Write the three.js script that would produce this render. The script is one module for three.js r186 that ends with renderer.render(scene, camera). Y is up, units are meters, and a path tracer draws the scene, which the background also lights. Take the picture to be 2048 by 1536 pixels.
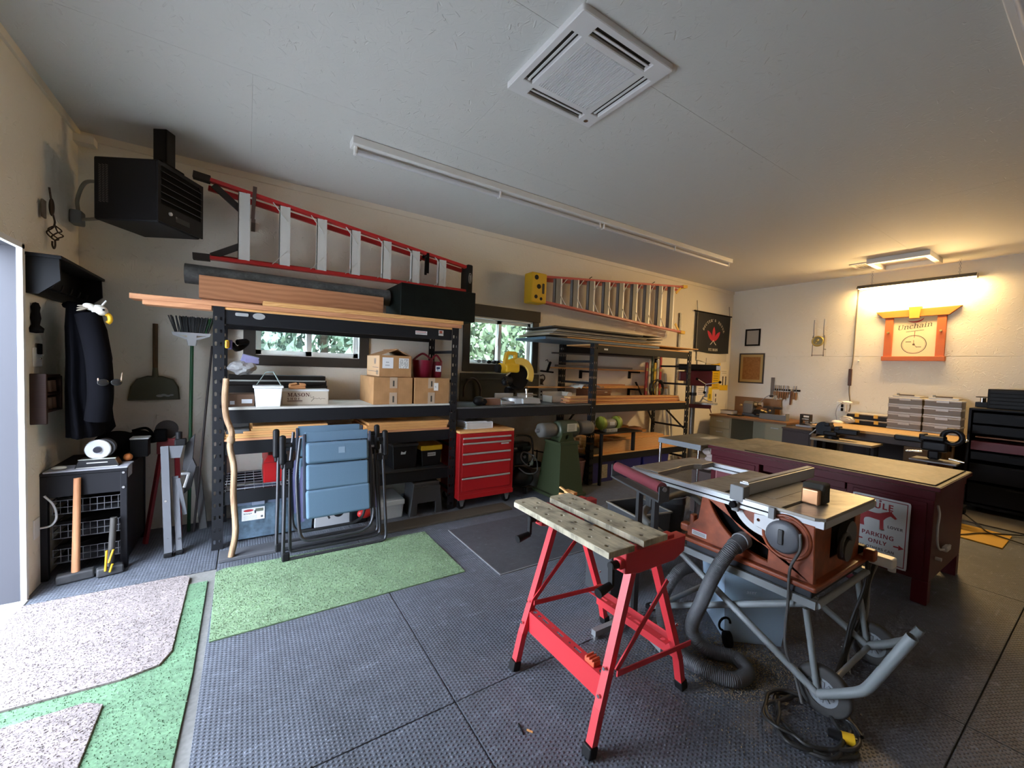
import * as THREE from 'three';
import { RoundedBoxGeometry } from 'three/addons/geometries/RoundedBoxGeometry.js';
import * as BGU from 'three/addons/utils/BufferGeometryUtils.js';
import { RectAreaLightUniformsLib } from 'three/addons/lights/RectAreaLightUniformsLib.js';

// ---------- camera, sky, exposure ----------
const scene = new THREE.Scene();
const renderer = new THREE.WebGLRenderer({ antialias: true });
renderer.toneMapping = THREE.LinearToneMapping;
renderer.toneMappingExposure = 1.75;
renderer.shadowMap.enabled = true;
RectAreaLightUniformsLib.init();
const camera = new THREE.PerspectiveCamera(86.85, 2048 / 1536, 0.05, 200);
camera.position.set(0, 1.463, 0);
camera.rotation.set(-0.0415, -0.5795, 0.0369, 'YXZ');
scene.add(camera);
scene.background = new THREE.Color().setRGB(0.80, 0.91, 1.08);   // overcast sky
scene.backgroundIntensity = 15;
const LED_COLOR = new THREE.Color().setRGB(1.0, 0.66, 0.28), LED_POWER = 125;

// ---------- helpers ----------
let seedN = 7;
const rnd = (a = 0, b = 1) => { seedN = (seedN * 1664525 + 1013904223) >>> 0; return a + (b - a) * (seedN / 4294967296); };
const reseed = (n) => { seedN = n >>> 0; };
const R = Math.PI / 180, V = (x, y, z) => new THREE.Vector3(x, y, z);
const hash = (x, y, s) => { let h = Math.imul(x, 374761393) ^ Math.imul(y, 668265263) ^ Math.imul(s, 974711); h = Math.imul(h ^ (h >>> 13), 1274126177); return ((h ^ (h >>> 16)) >>> 0) / 4294967296; };
function vnoise(x, y, p, s) {               // periodic value noise, period p
  const xi = Math.floor(x), yi = Math.floor(y), fx = x - xi, fy = y - yi;
  const u = fx * fx * (3 - 2 * fx), w = fy * fy * (3 - 2 * fy), m = (a) => ((a % p) + p) % p;
  const a = hash(m(xi), m(yi), s), b = hash(m(xi + 1), m(yi), s), c = hash(m(xi), m(yi + 1), s), d = hash(m(xi + 1), m(yi + 1), s);
  return a + (b - a) * u + (c - a) * w + (a - b - c + d) * u * w;
}
const fbm = (u, v, p, s, n = 4) => { let r = 0, a = 0.5; for (let i = 0; i < n; i++) { r += a * vnoise(u * p, v * p, p, s + i); p *= 2; a /= 2; } return r / (1 - Math.pow(0.5, n)); };
function tex(N, fn, srgb = true, H = N) {   // fn(u, v) -> [r, g, b] 0..1 or a number
  const d = new Uint8Array(N * H * 4);
  for (let j = 0; j < H; j++) for (let i = 0; i < N; i++) {
    const c = fn(i / N, j / H), k = (j * N + i) * 4;
    for (let q = 0; q < 3; q++) d[k + q] = 255 * Math.min(1, Math.max(0, typeof c === 'number' ? c : c[q]));
    d[k + 3] = 255;
  }
  const t = new THREE.DataTexture(d, N, H); t.wrapS = t.wrapT = THREE.RepeatWrapping; t.magFilter = THREE.LinearFilter; t.minFilter = THREE.LinearMipmapLinearFilter; t.generateMipmaps = true;
  if (srgb) t.colorSpace = THREE.SRGBColorSpace; t.needsUpdate = true; return t;
}
function canvasTex(w, h, draw, srgb = true, wrap = false) {
  const c = document.createElement('canvas'); c.width = w; c.height = h; draw(c.getContext('2d'), w, h);
  const t = new THREE.CanvasTexture(c); if (srgb) t.colorSpace = THREE.SRGBColorSpace; t.magFilter = THREE.LinearFilter;
  if (wrap) t.wrapS = t.wrapT = THREE.RepeatWrapping; return t;
}
const rep = (t, sx, sy = sx) => { const c = t.clone(); c.repeat.set(1 / sx, 1 / sy); c.needsUpdate = true; return c; };
const mat = (color, roughness = 0.6, o = {}) => new THREE.MeshPhysicalMaterial({ color, roughness, metalness: 0, ...o });

// geometry
const place = (g, x = 0, y = 0, z = 0, rx = 0, ry = 0, rz = 0) => { if (rx || ry || rz) g.applyMatrix4(new THREE.Matrix4().makeRotationFromEuler(new THREE.Euler(rx, ry, rz, 'YXZ'))); return g.translate(x, y, z); };
const box = (w, h, d, x, y, z, rx, ry, rz) => place(new THREE.BoxGeometry(w, h, d), x, y, z, rx, ry, rz);                    // centred
const slab = (x0, x1, y0, y1, z0, z1) => new THREE.BoxGeometry(x1 - x0, y1 - y0, z1 - z0).translate((x0 + x1) / 2, (y0 + y1) / 2, (z0 + z1) / 2);
const rb = (w, h, d, r, x, y, z, rx, ry, rz) => place(new RoundedBoxGeometry(w, h, d, 2, r), x, y, z, rx, ry, rz);
const rslab = (x0, x1, y0, y1, z0, z1, r = 0.004) => new RoundedBoxGeometry(x1 - x0, y1 - y0, z1 - z0, 1, Math.min(r, (x1 - x0) / 2.1, (y1 - y0) / 2.1, (z1 - z0) / 2.1)).translate((x0 + x1) / 2, (y0 + y1) / 2, (z0 + z1) / 2);
const cyl = (r0, r1, h, x, y, z, rx, ry, rz, n = 24, open = false) => place(new THREE.CylinderGeometry(r0, r1, h, n, 1, open), x, y, z, rx, ry, rz);   // r0 top
const ball = (r, x, y, z, sx = 1, sy = 1, sz = 1) => new THREE.SphereGeometry(r, 20, 14).scale(sx, sy, sz).translate(x, y, z);
const torus = (r, t, x, y, z, rx, ry, rz, arc = Math.PI * 2) => place(new THREE.TorusGeometry(r, t, 8, 32, arc), x, y, z, rx, ry, rz);
const lathe = (pts, x, y, z, rx, ry, rz, n = 28) => place(new THREE.LatheGeometry(pts.map((p) => new THREE.Vector2(p[0], p[1])), n), x, y, z, rx, ry, rz);
function tube(pts, r, n = 0, sides = 8, closed = false, tension = 0.5) {
  const c = new THREE.CatmullRomCurve3(pts.map((p) => V(...p)), closed, 'catmullrom', tension);
  return new THREE.TubeGeometry(c, n || pts.length * 6, r, sides, closed);
}
function bar(a, b, r, sides = 10, r2 = r) {   // round bar between two points
  const A = V(...a), B = V(...b), d = B.clone().sub(A), g = new THREE.CylinderGeometry(r2, r, d.length(), sides);
  g.applyQuaternion(new THREE.Quaternion().setFromUnitVectors(V(0, 1, 0), d.clone().normalize())); const m = A.add(B).multiplyScalar(0.5); return g.translate(m.x, m.y, m.z);
}
function beam(a, b, w, h, up = [0, 1, 0]) {   // square bar: w across, h along "up"
  const A = V(...a), B = V(...b), d = B.clone().sub(A), L = d.length(), z = d.normalize(), x = V(...up).cross(z).normalize(), y = z.clone().cross(x);
  const m = A.add(B).multiplyScalar(0.5), g = new THREE.BoxGeometry(w, h, L); return g.applyMatrix4(new THREE.Matrix4().makeBasis(x, y, z).setPosition(m));
}
function shape(pts, holes = []) {
  const s = new THREE.Shape(pts.map((p) => new THREE.Vector2(p[0], p[1])));
  for (const h of holes) s.holes.push(h.isPath || h.getPoints ? h : new THREE.Path(h.map((p) => new THREE.Vector2(p[0], p[1]))));
  return s;
}
const circ = (x, y, r) => { const p = new THREE.Path(); p.absellipse(x, y, r, r, 0, Math.PI * 2, true); return p; };
const slot = (x, y, w, h) => { const p = new THREE.Path(), r = Math.min(w, h) / 2; for (let k = 0; k < 16; k++) { const a = k / 16 * Math.PI * 2, px = x + Math.sign(Math.cos(a) || 1) * (w / 2 - r) + r * Math.cos(a), py = y + Math.sign(Math.sin(a) || 1) * (h / 2 - r) + r * Math.sin(a); k ? p.lineTo(px, py) : p.moveTo(px, py); } return p; };
const ext = (s, depth, bevel = 0, seg = 8) => new THREE.ExtrudeGeometry(s, { depth, bevelEnabled: bevel > 0, bevelThickness: bevel, bevelSize: bevel, bevelSegments: 1, curveSegments: seg });
const roundRect = (w, h, r) => { const s = new THREE.Shape(), x = -w / 2, y = -h / 2; s.moveTo(x + r, y); s.lineTo(x + w - r, y); s.quadraticCurveTo(x + w, y, x + w, y + r); s.lineTo(x + w, y + h - r); s.quadraticCurveTo(x + w, y + h, x + w - r, y + h); s.lineTo(x + r, y + h); s.quadraticCurveTo(x, y + h, x, y + h - r); s.lineTo(x, y + r); s.quadraticCurveTo(x, y, x + r, y); return s; };
function uvBox(g, s = 1) {                  // uv in metres from the dominant side
  const p = g.attributes.position, n = g.attributes.normal, uv = new Float32Array(p.count * 2);
  for (let i = 0; i < p.count; i++) {
    const ax = Math.abs(n.getX(i)), ay = Math.abs(n.getY(i)), az = Math.abs(n.getZ(i)), x = p.getX(i), y = p.getY(i), z = p.getZ(i);
    const [a, b] = ay >= ax && ay >= az ? [x, z] : ax >= az ? [z, y] : [x, y];
    uv[2 * i] = a * s; uv[2 * i + 1] = b * s;
  }
  g.setAttribute('uv', new THREE.BufferAttribute(uv, 2)); return g;
}
const taken = {};
const numbered = (n) => { const k = taken[n] = (taken[n] ?? -1) + 1; return k ? n + '_' + String(k).padStart(3, '0') : n; };
function obj(name, geos, material, parent, keepUV = false) {
  let list = (Array.isArray(geos) ? geos : [geos]).map((g) => (g.index ? g.toNonIndexed() : g));
  list.forEach((g) => { for (const k of Object.keys(g.attributes)) if (!['position', 'normal', 'uv'].includes(k)) g.deleteAttribute(k); if (!keepUV) uvBox(g); });
  const g = list.length > 1 ? BGU.mergeGeometries(list) : list[0];
  const m = new THREE.Mesh(g, material); m.castShadow = m.receiveShadow = true;
  m.name = parent ? name : numbered(name); (parent || scene).add(m); return m;
}
function shared(name, g, material, parent, x = 0, y = 0, z = 0, rx = 0, ry = 0, rz = 0) {   // a piece that shares its geometry
  const m = new THREE.Mesh(g, material); m.castShadow = m.receiveShadow = true; m.name = name; m.position.set(x, y, z); m.rotation.set(rx, ry, rz, 'YXZ'); (parent || scene).add(m); return m;
}
const tag = (o, label, category, group) => { o.userData.label = label; o.userData.category = category; if (group) o.userData.group = group; return o; };
function thing(name, label, category, [x, y, z] = [0, 0, 0], turn = 0, group) {
  const o = new THREE.Group(); o.name = numbered(name); scene.add(o); o.position.set(x, y, z); o.rotation.y = turn; return tag(o, label, category, group);
}
const one = (name, label, category, geos, material, group, keepUV) => tag(obj(name, geos, material, null, keepUV), label, category, group);
function dup(root, [x, y, z], turn, label) { const r = root.clone(); r.name = numbered(root.name); r.userData = { ...root.userData }; scene.add(r); r.position.set(x, y, z); if (turn !== undefined) r.rotation.y = turn; if (label) r.userData.label = label; return r; }
function group(name, kind) { const g = new THREE.Group(); g.name = numbered(name); if (kind) g.userData.kind = kind; scene.add(g); return g; }
const struct = (name, geos, material) => { const m = obj(name, geos, material); m.userData.kind = 'structure'; return m; };
const wallPrint = (w, h) => new THREE.PlaneGeometry(w, h);

// ---------- textures ----------
const strands = canvasTex(1024, 1024, (c, w, h) => {       // painted flake board, 2 m
  reseed(11); c.fillStyle = '#808080'; c.fillRect(0, 0, w, h);
  for (let i = 0; i < 5200; i++) {
    const x = rnd(0, w), y = rnd(0, h), L = rnd(8, 34), W = rnd(2, 6), a = rnd(0, Math.PI), v = Math.round(128 + rnd(-26, 26) * (rnd() < 0.12 ? 3 : 0.7));
    c.fillStyle = `rgba(${v},${v},${v},0.55)`;
    for (const dx of [-w, 0, w]) for (const dy of [-h, 0, h]) { if (x + dx < -40 || x + dx > w + 40 || y + dy < -40 || y + dy > h + 40) continue; c.save(); c.translate(x + dx, y + dy); c.rotate(a); c.beginPath(); c.ellipse(0, 0, L / 2, W / 2, 0, 0, 7); c.fill(); c.restore(); }
  }
}, false, true);
const woodG = (a, b, s, knots = 0.5) => tex(512, (u, v) => {
  const w = fbm(u, v, 4, s, 3), g = fbm(u * 1, v * 1, 8, s + 5, 2), ring = 0.5 + 0.5 * Math.sin((v * 26 + w * 5 * knots + g) * Math.PI * 2 * 0.5 + Math.sin(u * 6.283) * 1.2);
  const f = vnoise(u * 16, v * 256, 256, s + 9), t = 0.55 * ring + 0.3 * f + 0.15 * w; return a.map((q, i) => q + (b[i] - q) * t);
});
const TX = {
  pine: woodG([0.80, 0.56, 0.32], [0.93, 0.75, 0.50], 3), cedar: woodG([0.74, 0.50, 0.35], [0.85, 0.62, 0.45], 21), oldwood: woodG([0.36, 0.33, 0.27], [0.60, 0.56, 0.47], 31),
  grime: tex(512, (u, v) => { const n = fbm(u, v, 5, 77, 5), k = fbm(u, v, 24, 91, 3); return 0.70 + 0.42 * (n - 0.5) + 0.22 * (k - 0.5); }),
  fine: tex(256, (u, v) => 0.5 + 0.5 * (fbm(u, v, 32, 13, 3) - 0.5), false),
};
// ---------- room ----------
const XL = -1.075, XR = 8.06, ZB = -4.42, ZF = 2.6, CH = 3.107, WT = 0.15;
const M = {
  wall: mat(new THREE.Color().setRGB(0.81, 0.765, 0.665), 0.75, { bumpMap: rep(strands, 1.7), bumpScale: 0.016 }),
  ceil: mat(new THREE.Color().setRGB(0.66, 0.665, 0.65), 0.8, { bumpMap: rep(strands, 1.7), bumpScale: 0.011 }),
  trimPaint: mat(new THREE.Color().setRGB(0.80, 0.755, 0.655), 0.7),
  white: mat(new THREE.Color().setRGB(0.78, 0.78, 0.77), 0.45), vinyl: mat(new THREE.Color().setRGB(0.80, 0.80, 0.77), 0.4),
  casing: mat(new THREE.Color().setRGB(0.045, 0.038, 0.030), 0.65, { bumpMap: rep(TX.fine, 0.3), bumpScale: 0.0008 }),
  glass: mat(new THREE.Color().setRGB(0.86, 0.92, 0.91), 0.02, { transmission: 1, thickness: 0, ior: 1.5 }),
  concrete: mat(0xffffff, 0.9, { map: rep(tex(512, (u, v) => { const n = fbm(u, v, 6, 5, 5), k = vnoise(u * 256, v * 256, 256, 3); const q = 0.36 + 0.16 * n + 0.06 * k; return [q, q * 0.99, q * 0.96]; }), 2.2) }),
  outGround: mat(new THREE.Color().setRGB(0.44, 0.43, 0.41), 0.95),
  blackSteel: mat(new THREE.Color().setRGB(0.012, 0.0125, 0.015), 0.5, { specularIntensity: 0.45 }), blackPlastic: mat(new THREE.Color().setRGB(0.009, 0.009, 0.010), 0.5, { specularIntensity: 0.4 }), black: mat(new THREE.Color().setRGB(0.005, 0.005, 0.006), 0.85, { specularIntensity: 0.3 }),
  alu: mat(new THREE.Color().setRGB(0.80, 0.80, 0.77), 0.45, { metalness: 0.2, map: rep(TX.grime, 0.5) }), chrome: mat(new THREE.Color().setRGB(0.72, 0.72, 0.72), 0.16, { metalness: 1 }), steel: mat(new THREE.Color().setRGB(0.34, 0.34, 0.35), 0.4, { metalness: 0.8 }),
  red: mat(new THREE.Color().setRGB(0.52, 0.022, 0.022), 0.4), yellow: mat(new THREE.Color().setRGB(0.72, 0.42, 0.015), 0.45), cord: mat(new THREE.Color().setRGB(0.02, 0.02, 0.02), 0.5),
  pine: mat(0xffffff, 0.7, { map: rep(TX.pine, 0.5, 0.22) }), cedar: mat(0xffffff, 0.7, { map: rep(TX.cedar, 1.1, 0.5) }), grey: mat(new THREE.Color().setRGB(0.22, 0.23, 0.24), 0.55), whitePlastic: mat(new THREE.Color().setRGB(0.66, 0.68, 0.70), 0.45),
  cardboard: mat(0xffffff, 0.85, { map: rep(tex(256, (u, v) => { const n = fbm(u, v, 6, 51, 4), l = 0.02 * Math.sin(u * 6.283 * 40); return [0.60 + 0.10 * n + l, 0.44 + 0.08 * n + l, 0.28 + 0.06 * n + l]; }), 0.4) }),
};
// floor: slab, then the rubber mats laid on it
const matBump = tex(256, (u, v) => { const a = (u * 12) % 1 - 0.5, b = ((v * 12 + (Math.floor(u * 12) % 2) * 0.5) % 1) - 0.5; return Math.max(0, 1 - 4.2 * (a * a * 1.3 + b * b * 2.4)); }, false);
const matDust = tex(1024, (u, v) => {
  const n = fbm(u, v, 4, 61, 5), m = fbm(u, v, 40, 63, 3), sp = Math.pow(vnoise(u * 420, v * 420, 420, 65), 16), sc = Math.pow(vnoise(u * 34 + 3 * v, v * 150, 512, 68), 14);
  const q = 0.355 + 0.14 * (n - 0.4) + 0.06 * (m - 0.5) + 0.27 * sp + 0.12 * sc; return [q * 0.95, q, q * 1.10];
});
const rubber = mat(0xffffff, 0.55, { map: rep(matDust, 2.6), bumpMap: rep(matBump, 0.21), bumpScale: 0.0035 });
const floorG = group('floor', 'structure');
obj('slab', slab(XL - WT, XR + WT, -0.16, -0.014, ZB - WT, ZF + WT), M.concrete, floorG);
const colX = [-0.165, 0.772, 2.596, 4.42, 6.245, XR], rowZ = [ZB, -3.975, -2.755, -1.535, -0.312, 0.91, ZF];
for (let i = 0; i < colX.length - 1; i++) for (let j = 0; j < rowZ.length - 1; j++) {
  const g = 0.0022, m = obj('rubber_mat', rslab(colX[i] + g, colX[i + 1] - g, -0.014, -0.0005 * ((i + j) % 2), rowZ[j] + g, rowZ[j + 1] - g, 0.003), rubber, floorG);
  m.userData.kind = 'structure';
}
obj('corner_mat', rslab(XL, -0.17, -0.014, -0.002, ZB, -3.40, 0.003), rubber, floorG);
// walls, with their openings
const wl = [slab(XL - WT, XL, -0.05, CH, ZB - WT, -3.47), slab(XL - WT, XL, -0.05, CH, -1.60, ZF + WT), slab(XL - WT, XL, 2.05, CH, -3.47, -1.60), slab(XL - WT, XL, -0.16, -0.014, -3.47, -1.60)];
struct('wall_left', wl, M.wall);
const WIN = [[0.045, 0.995, 1.485, 2.07], [2.235, 3.205, 1.485, 2.07]];
struct('wall_back', [slab(XL - WT, XR + WT, -0.05, 1.485, ZB - WT, ZB), slab(XL - WT, XR + WT, 2.07, CH, ZB - WT, ZB), slab(XL - WT, 0.045, 1.485, 2.07, ZB - WT, ZB), slab(0.995, 2.235, 1.485, 2.07, ZB - WT, ZB), slab(3.205, XR + WT, 1.485, 2.07, ZB - WT, ZB)], M.wall);
struct('wall_front', [slab(XL - WT, XR + WT, -0.05, CH, ZF, ZF + WT)], M.wall);
const wr = group('wall_right', 'structure');
obj('wall_core', slab(XR + 0.012, XR + WT, -0.05, CH, ZB - WT, ZF + WT), M.wall, wr);
for (const [z0, z1] of [[ZB, ZF]]) for (const [y0, y1] of [[0, 1.828], [1.834, CH]]) obj('wall_panel', rslab(XR, XR + 0.012, y0, y1, z0 + 0.0015, z1 - 0.0015, 0.002), M.wall, wr);
const ceilG = group('ceiling', 'structure');
obj('ceiling_deck', slab(XL - WT, XR + WT, CH + 0.014, CH + 0.16, ZB - WT, ZF + WT), M.ceil, ceilG);
const cRows = [[ZB, -2.8903, [XL, 0.015, 2.46, 4.9, 7.34, XR]], [-2.8897, -1.6103, [XL, 1.29, 3.80, 6.28, XR]], [-1.6097, -0.3303, [XL, 0.06, 2.565, 5.11, 7.6, XR]], [-0.3297, 0.9527, [XL, 1.3, 3.8, 6.3, XR]], [0.9533, ZF, [XL, 0.06, 2.57, 5.1, 7.6, XR]]];
for (const [z0, z1, xs] of cRows) for (let i = 0; i < xs.length - 1; i++) obj('ceiling_panel', rslab(xs[i] + 0.0003, xs[i + 1] - 0.0003, CH, CH + 0.014, z0, z1, 0.0015), M.ceil, ceilG);
struct('trim_1', slab(XL, XR, CH - 0.055, CH, ZB, ZB + 0.018), M.trimPaint);
struct('trim_2', slab(XL, XL + 0.018, CH - 0.05, CH, ZB + 0.018, ZF), M.trimPaint);
struct('trim_3', slab(XL, XL + 0.11, CH - 0.11, CH - 0.055, ZB + 0.018, ZB + 0.11), M.trimPaint);
// windows: dark casing, white slider frame, two panes
WIN.forEach(([x0, x1, y0, y1], k) => {
  const w = group('window_' + (k + 1), 'structure'), zc = ZB - 0.11;
  for (const [a, b, c, d, n] of [[x0 - 0.075, x0 + 0.02, y0 - 0.09, y1, 'casing_side'], [x1 - 0.02, x1 + 0.075, y0 - 0.09, y1, 'casing_side'], [x0 - 0.09, x1 + 0.095, y1, y1 + 0.145, 'casing_head'], [x0 + 0.02, x1 - 0.02, y0 - 0.09, y0 + 0.005, 'casing_sill']]) obj(n, rslab(a, b, c, d, ZB, ZB + 0.022, 0.003), M.casing, w);
  obj('window_frame', [slab(x0, x0 + 0.02, y0, y1, ZB - WT, ZB), slab(x1 - 0.02, x1, y0, y1, ZB - WT, ZB), slab(x0, x1, y1 - 0.02, y1, ZB - WT, ZB), slab(x0, x1, y0, y0 + 0.012, ZB - WT, ZB)], M.vinyl, w);
  const xm = x0 + (x1 - x0) * 0.49;
  for (const [a, b, z] of [[x0 + 0.02, xm + 0.02, zc], [xm - 0.02, x1 - 0.02, zc + 0.03]]) {
    const s = obj('sash', [slab(a, a + 0.045, y0 + 0.012, y1 - 0.02, z, z + 0.028), slab(b - 0.045, b, y0 + 0.012, y1 - 0.02, z, z + 0.028), slab(a, b, y0 + 0.012, y0 + 0.055, z, z + 0.028), slab(a, b, y1 - 0.062, y1 - 0.02, z, z + 0.028)], M.vinyl, w);
    obj('pane', slab(a + 0.045, b - 0.045, y0 + 0.055, y1 - 0.062, z + 0.012, z + 0.016), M.glass, s);
  }
  obj('latch', rb(0.016, 0.10, 0.03, 0.006, xm - 0.02, (y0 + y1) / 2, zc + 0.045), M.vinyl, w);
});
// entrance door in the left wall, leaves swung outside; widened for more daylight
const dr = group('door_1', 'structure');
const jambM = mat(new THREE.Color().setRGB(0.050, 0.050, 0.062), 0.6);
obj('door_frame', [slab(XL - WT, XL, 0, 2.05, -3.47, -3.455), slab(XL - WT, XL, 0, 2.05, -1.615, -1.60), slab(XL - WT, XL, 2.035, 2.05, -3.47, -1.60)], jambM, dr);
obj('corner_strip', [slab(XL - 0.012, XL + 0.012, 0, 2.055, -3.482, -3.452), slab(XL - 0.012, XL + 0.012, 0, 2.055, -1.618, -1.588), slab(XL - 0.012, XL + 0.012, 2.03, 2.06, -3.482, -1.588)], M.white, dr);
obj('door_sill', rslab(XL - WT - 0.02, XL + 0.02, -0.014, 0.004, -3.455, -1.615), M.alu, dr);
const leaf = obj('door_leaf', rslab(-2.10, -1.235, 0.01, 2.03, -3.50, -3.455, 0.003), mat(new THREE.Color().setRGB(0.060, 0.060, 0.072), 0.5), dr);
obj('door_handle', [cyl(0.025, 0.025, 0.05, -2.03, 1.0, -3.43, R * 90), rb(0.12, 0.02, 0.02, 0.008, -1.98, 1.0, -3.40)], M.steel, leaf);
obj('door_leaf', rslab(-2.10, -1.235, 0.01, 2.03, -1.615, -1.57, 0.003), mat(new THREE.Color().setRGB(0.060, 0.060, 0.072), 0.5), dr);  // added second leaf, for the half of the doorway opened up for daylight
// outside: paved yard, hedge trees behind the back wall
struct('yard_ground', slab(-30, XL - WT, -0.4, -0.06, -30, 30), M.outGround);
struct('garden_ground', slab(XL - WT, 30, -0.4, -0.06, -30, ZB - WT), mat(new THREE.Color().setRGB(0.10, 0.10, 0.06), 0.95));
const leafGeo = new THREE.BufferGeometry();
leafGeo.setAttribute('position', new THREE.Float32BufferAttribute([0, 0, 0, 0.035, 0.05, 0.006, 0, 0.13, 0, 0, 0, 0, 0, 0.13, 0, -0.035, 0.05, 0.006], 3)); leafGeo.computeVertexNormals();
const leafMat = mat(0xffffff, 0.75, { side: THREE.DoubleSide }), bark = mat(new THREE.Color().setRGB(0.09, 0.065, 0.045), 0.95);
function tree(label, x, z, h, r, n, col, s) {
  reseed(s); const t = thing('hedge_tree', label, 'tree', [x, -0.06, z], 0, 'trees behind the shop');
  obj('trunk', bar([0, 0, 0], [0, h * 0.8, 0], 0.09, 8, 0.03), bark, t);
  const im = new THREE.InstancedMesh(leafGeo, leafMat, n), q = new THREE.Object3D(), c = new THREE.Color();
  for (let i = 0; i < n; i++) {
    const a = rnd(0, 6.283), yy = Math.pow(rnd(), 0.9), rr = r * Math.sqrt(rnd(0.15, 1)) * (0.55 + 0.6 * Math.sin(Math.PI * Math.min(1, 0.12 + yy * 0.85)));
    q.position.set(Math.cos(a) * rr, 0.3 + yy * h, Math.sin(a) * rr); q.rotation.set(rnd(-1.4, 1.4), rnd(0, 6.283), rnd(-1.2, 1.2)); q.scale.setScalar(rnd(0.7, 1.7)); q.updateMatrix(); im.setMatrixAt(i, q.matrix);
    const b = rnd(0.6, 1.5); im.setColorAt(i, c.setRGB(col[0] * b, col[1] * b, col[2] * b));
  }
  im.name = 'foliage'; im.userData.kind = 'stuff'; im.castShadow = im.receiveShadow = true; t.add(im);
}
tree('dense green hedge tree seen through the window behind the cardboard boxes', 1.1, -7.6, 4.6, 1.6, 13000, [0.22, 0.29, 0.22], 5);
tree('bluish green conifer leaning into the left pane behind the bucket shelf', -0.7, -7.9, 4.8, 1.4, 9000, [0.19, 0.26, 0.23], 15);
tree('yellow green hedge tree filling the window behind the mitre saw', 4.4, -7.4, 4.4, 1.6, 13000, [0.24, 0.30, 0.18], 25);
tree('darker bluish green tree beyond the right rack', 6.4, -7.9, 4.9, 1.5, 9000, [0.15, 0.21, 0.20], 35);
tree('tall green tree between the two windows', 2.8, -8.6, 5.6, 1.9, 8000, [0.10, 0.15, 0.09], 45);

// shop light hung on chains over the bench
{
  const t = thing('shop_light', 'lit hanging shop light with slim black reflector above the orange sign', 'light', [7.86, 2.868, -1.78]);
  obj('reflector', ext(shape([[-0.085, -0.022], [-0.04, 0.03], [0.04, 0.03], [0.085, -0.022], [0.078, -0.022], [0.036, 0.024], [-0.036, 0.024], [-0.078, -0.022]]), 1.22).translate(0, 0, -0.61), mat(new THREE.Color().setRGB(0.05, 0.05, 0.05), 0.5), t);
  for (const sx of [-0.035, 0.035]) obj('lamp_tube', cyl(0.013, 0.013, 1.19, sx, -0.012, 0, R * 90, 0, 0, 8), mat(0xffffff, 0.4, { emissive: LED_COLOR, emissiveIntensity: 6 }), t);
  for (const sz of [-0.45, 0.45]) { const ch = []; for (let k = 0; k < 8; k++) ch.push(torus(0.010, 0.0022, 0, 0.042 + k * 0.026, sz, 0, k % 2 ? R * 90 : 0)); obj('chain', ch, M.steel, t); }
  const mk = (w, h, x, y, tx, ty, p) => { const l = new THREE.RectAreaLight(LED_COLOR, p, w, h); l.position.set(x, y, 0); t.add(l); t.updateMatrixWorld(true); l.lookAt(7.86 + tx, 2.868 + ty, -1.78); l.castShadow = true; };
  mk(1.19, 0.09, 0.02, -0.035, 1, -1.2, LED_POWER * 0.5); mk(1.19, 0.07, -0.05, -0.035, -1, -0.55, LED_POWER * 1.6);
}
// ---------- ceiling fittings ----------
{
  const t = thing('ceiling_cassette', 'white square ceiling air conditioner cassette with slatted grille', 'air conditioner', [1.572, CH, -1.757]);
  const W = 0.64, h = 0.028, off = mat(new THREE.Color().setRGB(0.74, 0.74, 0.75), 0.4);
  const fr = roundRect(W, W, 0.012); fr.holes.push(shape([[-0.19, -0.19], [0.19, -0.19], [0.19, 0.19], [-0.19, 0.19]])); 
  for (const a of [0, 1, 2, 3]) { const c = Math.cos(a * Math.PI / 2), s = Math.sin(a * Math.PI / 2), q = [[-0.205, 0.226], [0.205, 0.226], [0.205, 0.290], [-0.205, 0.290]].map(([x, y]) => [x * c - y * s, x * s + y * c]); fr.holes.push(new THREE.Path(q.map((p) => new THREE.Vector2(...p)))); }
  obj('panel', ext(fr, h, 0.004).rotateX(Math.PI / 2), off, t);
  obj('housing', slab(-0.30, 0.30, -0.012, -0.002, -0.30, 0.30), mat(new THREE.Color().setRGB(0.03, 0.025, 0.02), 0.8), t);
  for (const a of [0, 1, 2, 3]) obj('louvre', place(slab(-0.2, 0.2, -0.024, -0.018, 0.250, 0.262), 0, 0, 0, 0, a * Math.PI / 2), off, t);
  const sg = slab(-0.0036, 0.0036, -0.034, -0.022, -0.19, 0.19);
  uvBox(sg); for (let k = 0; k < 26; k++) shared('slat', sg, off, t, -0.183 + k * 0.01464, 0, 0);
  obj('grille_bar', [slab(-0.19, 0.19, -0.028, -0.022, -0.06, -0.055), slab(-0.19, 0.19, -0.028, -0.022, 0.055, 0.06)], off, t);
  obj('sensor', cyl(0.012, 0.014, 0.006, 0.25, -0.034, -0.27), M.chrome, t);
}
function stripLight(label, z) {
  const t = thing('strip_light', label, 'light fixture', [0.63, CH - 0.002, z], 0, 'unlit strip lights on the ceiling');
  obj('channel', [rslab(0, 5.12, -0.055, 0, -0.055, 0.055, 0.006)], M.white, t);
  for (const x of [0.03, 1.28, 2.54, 2.60, 3.85, 5.08]) obj('lamp_holder', rb(0.02, 0.06, 0.05, 0.006, x, -0.08, 0), M.white, t);
  for (const [a, b] of [[0.04, 2.53], [2.61, 5.07]]) obj('tube', cyl(0.019, 0.019, b - a, (a + b) / 2, -0.09, 0, 0, 0, R * 90), mat(new THREE.Color().setRGB(0.62, 0.62, 0.66), 0.3), t);
}
stripLight('long unlit white strip light running above the hung ladders', -3.245);
stripLight('unlit white strip light on the ceiling past the cassette unit', -0.33);
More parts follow.
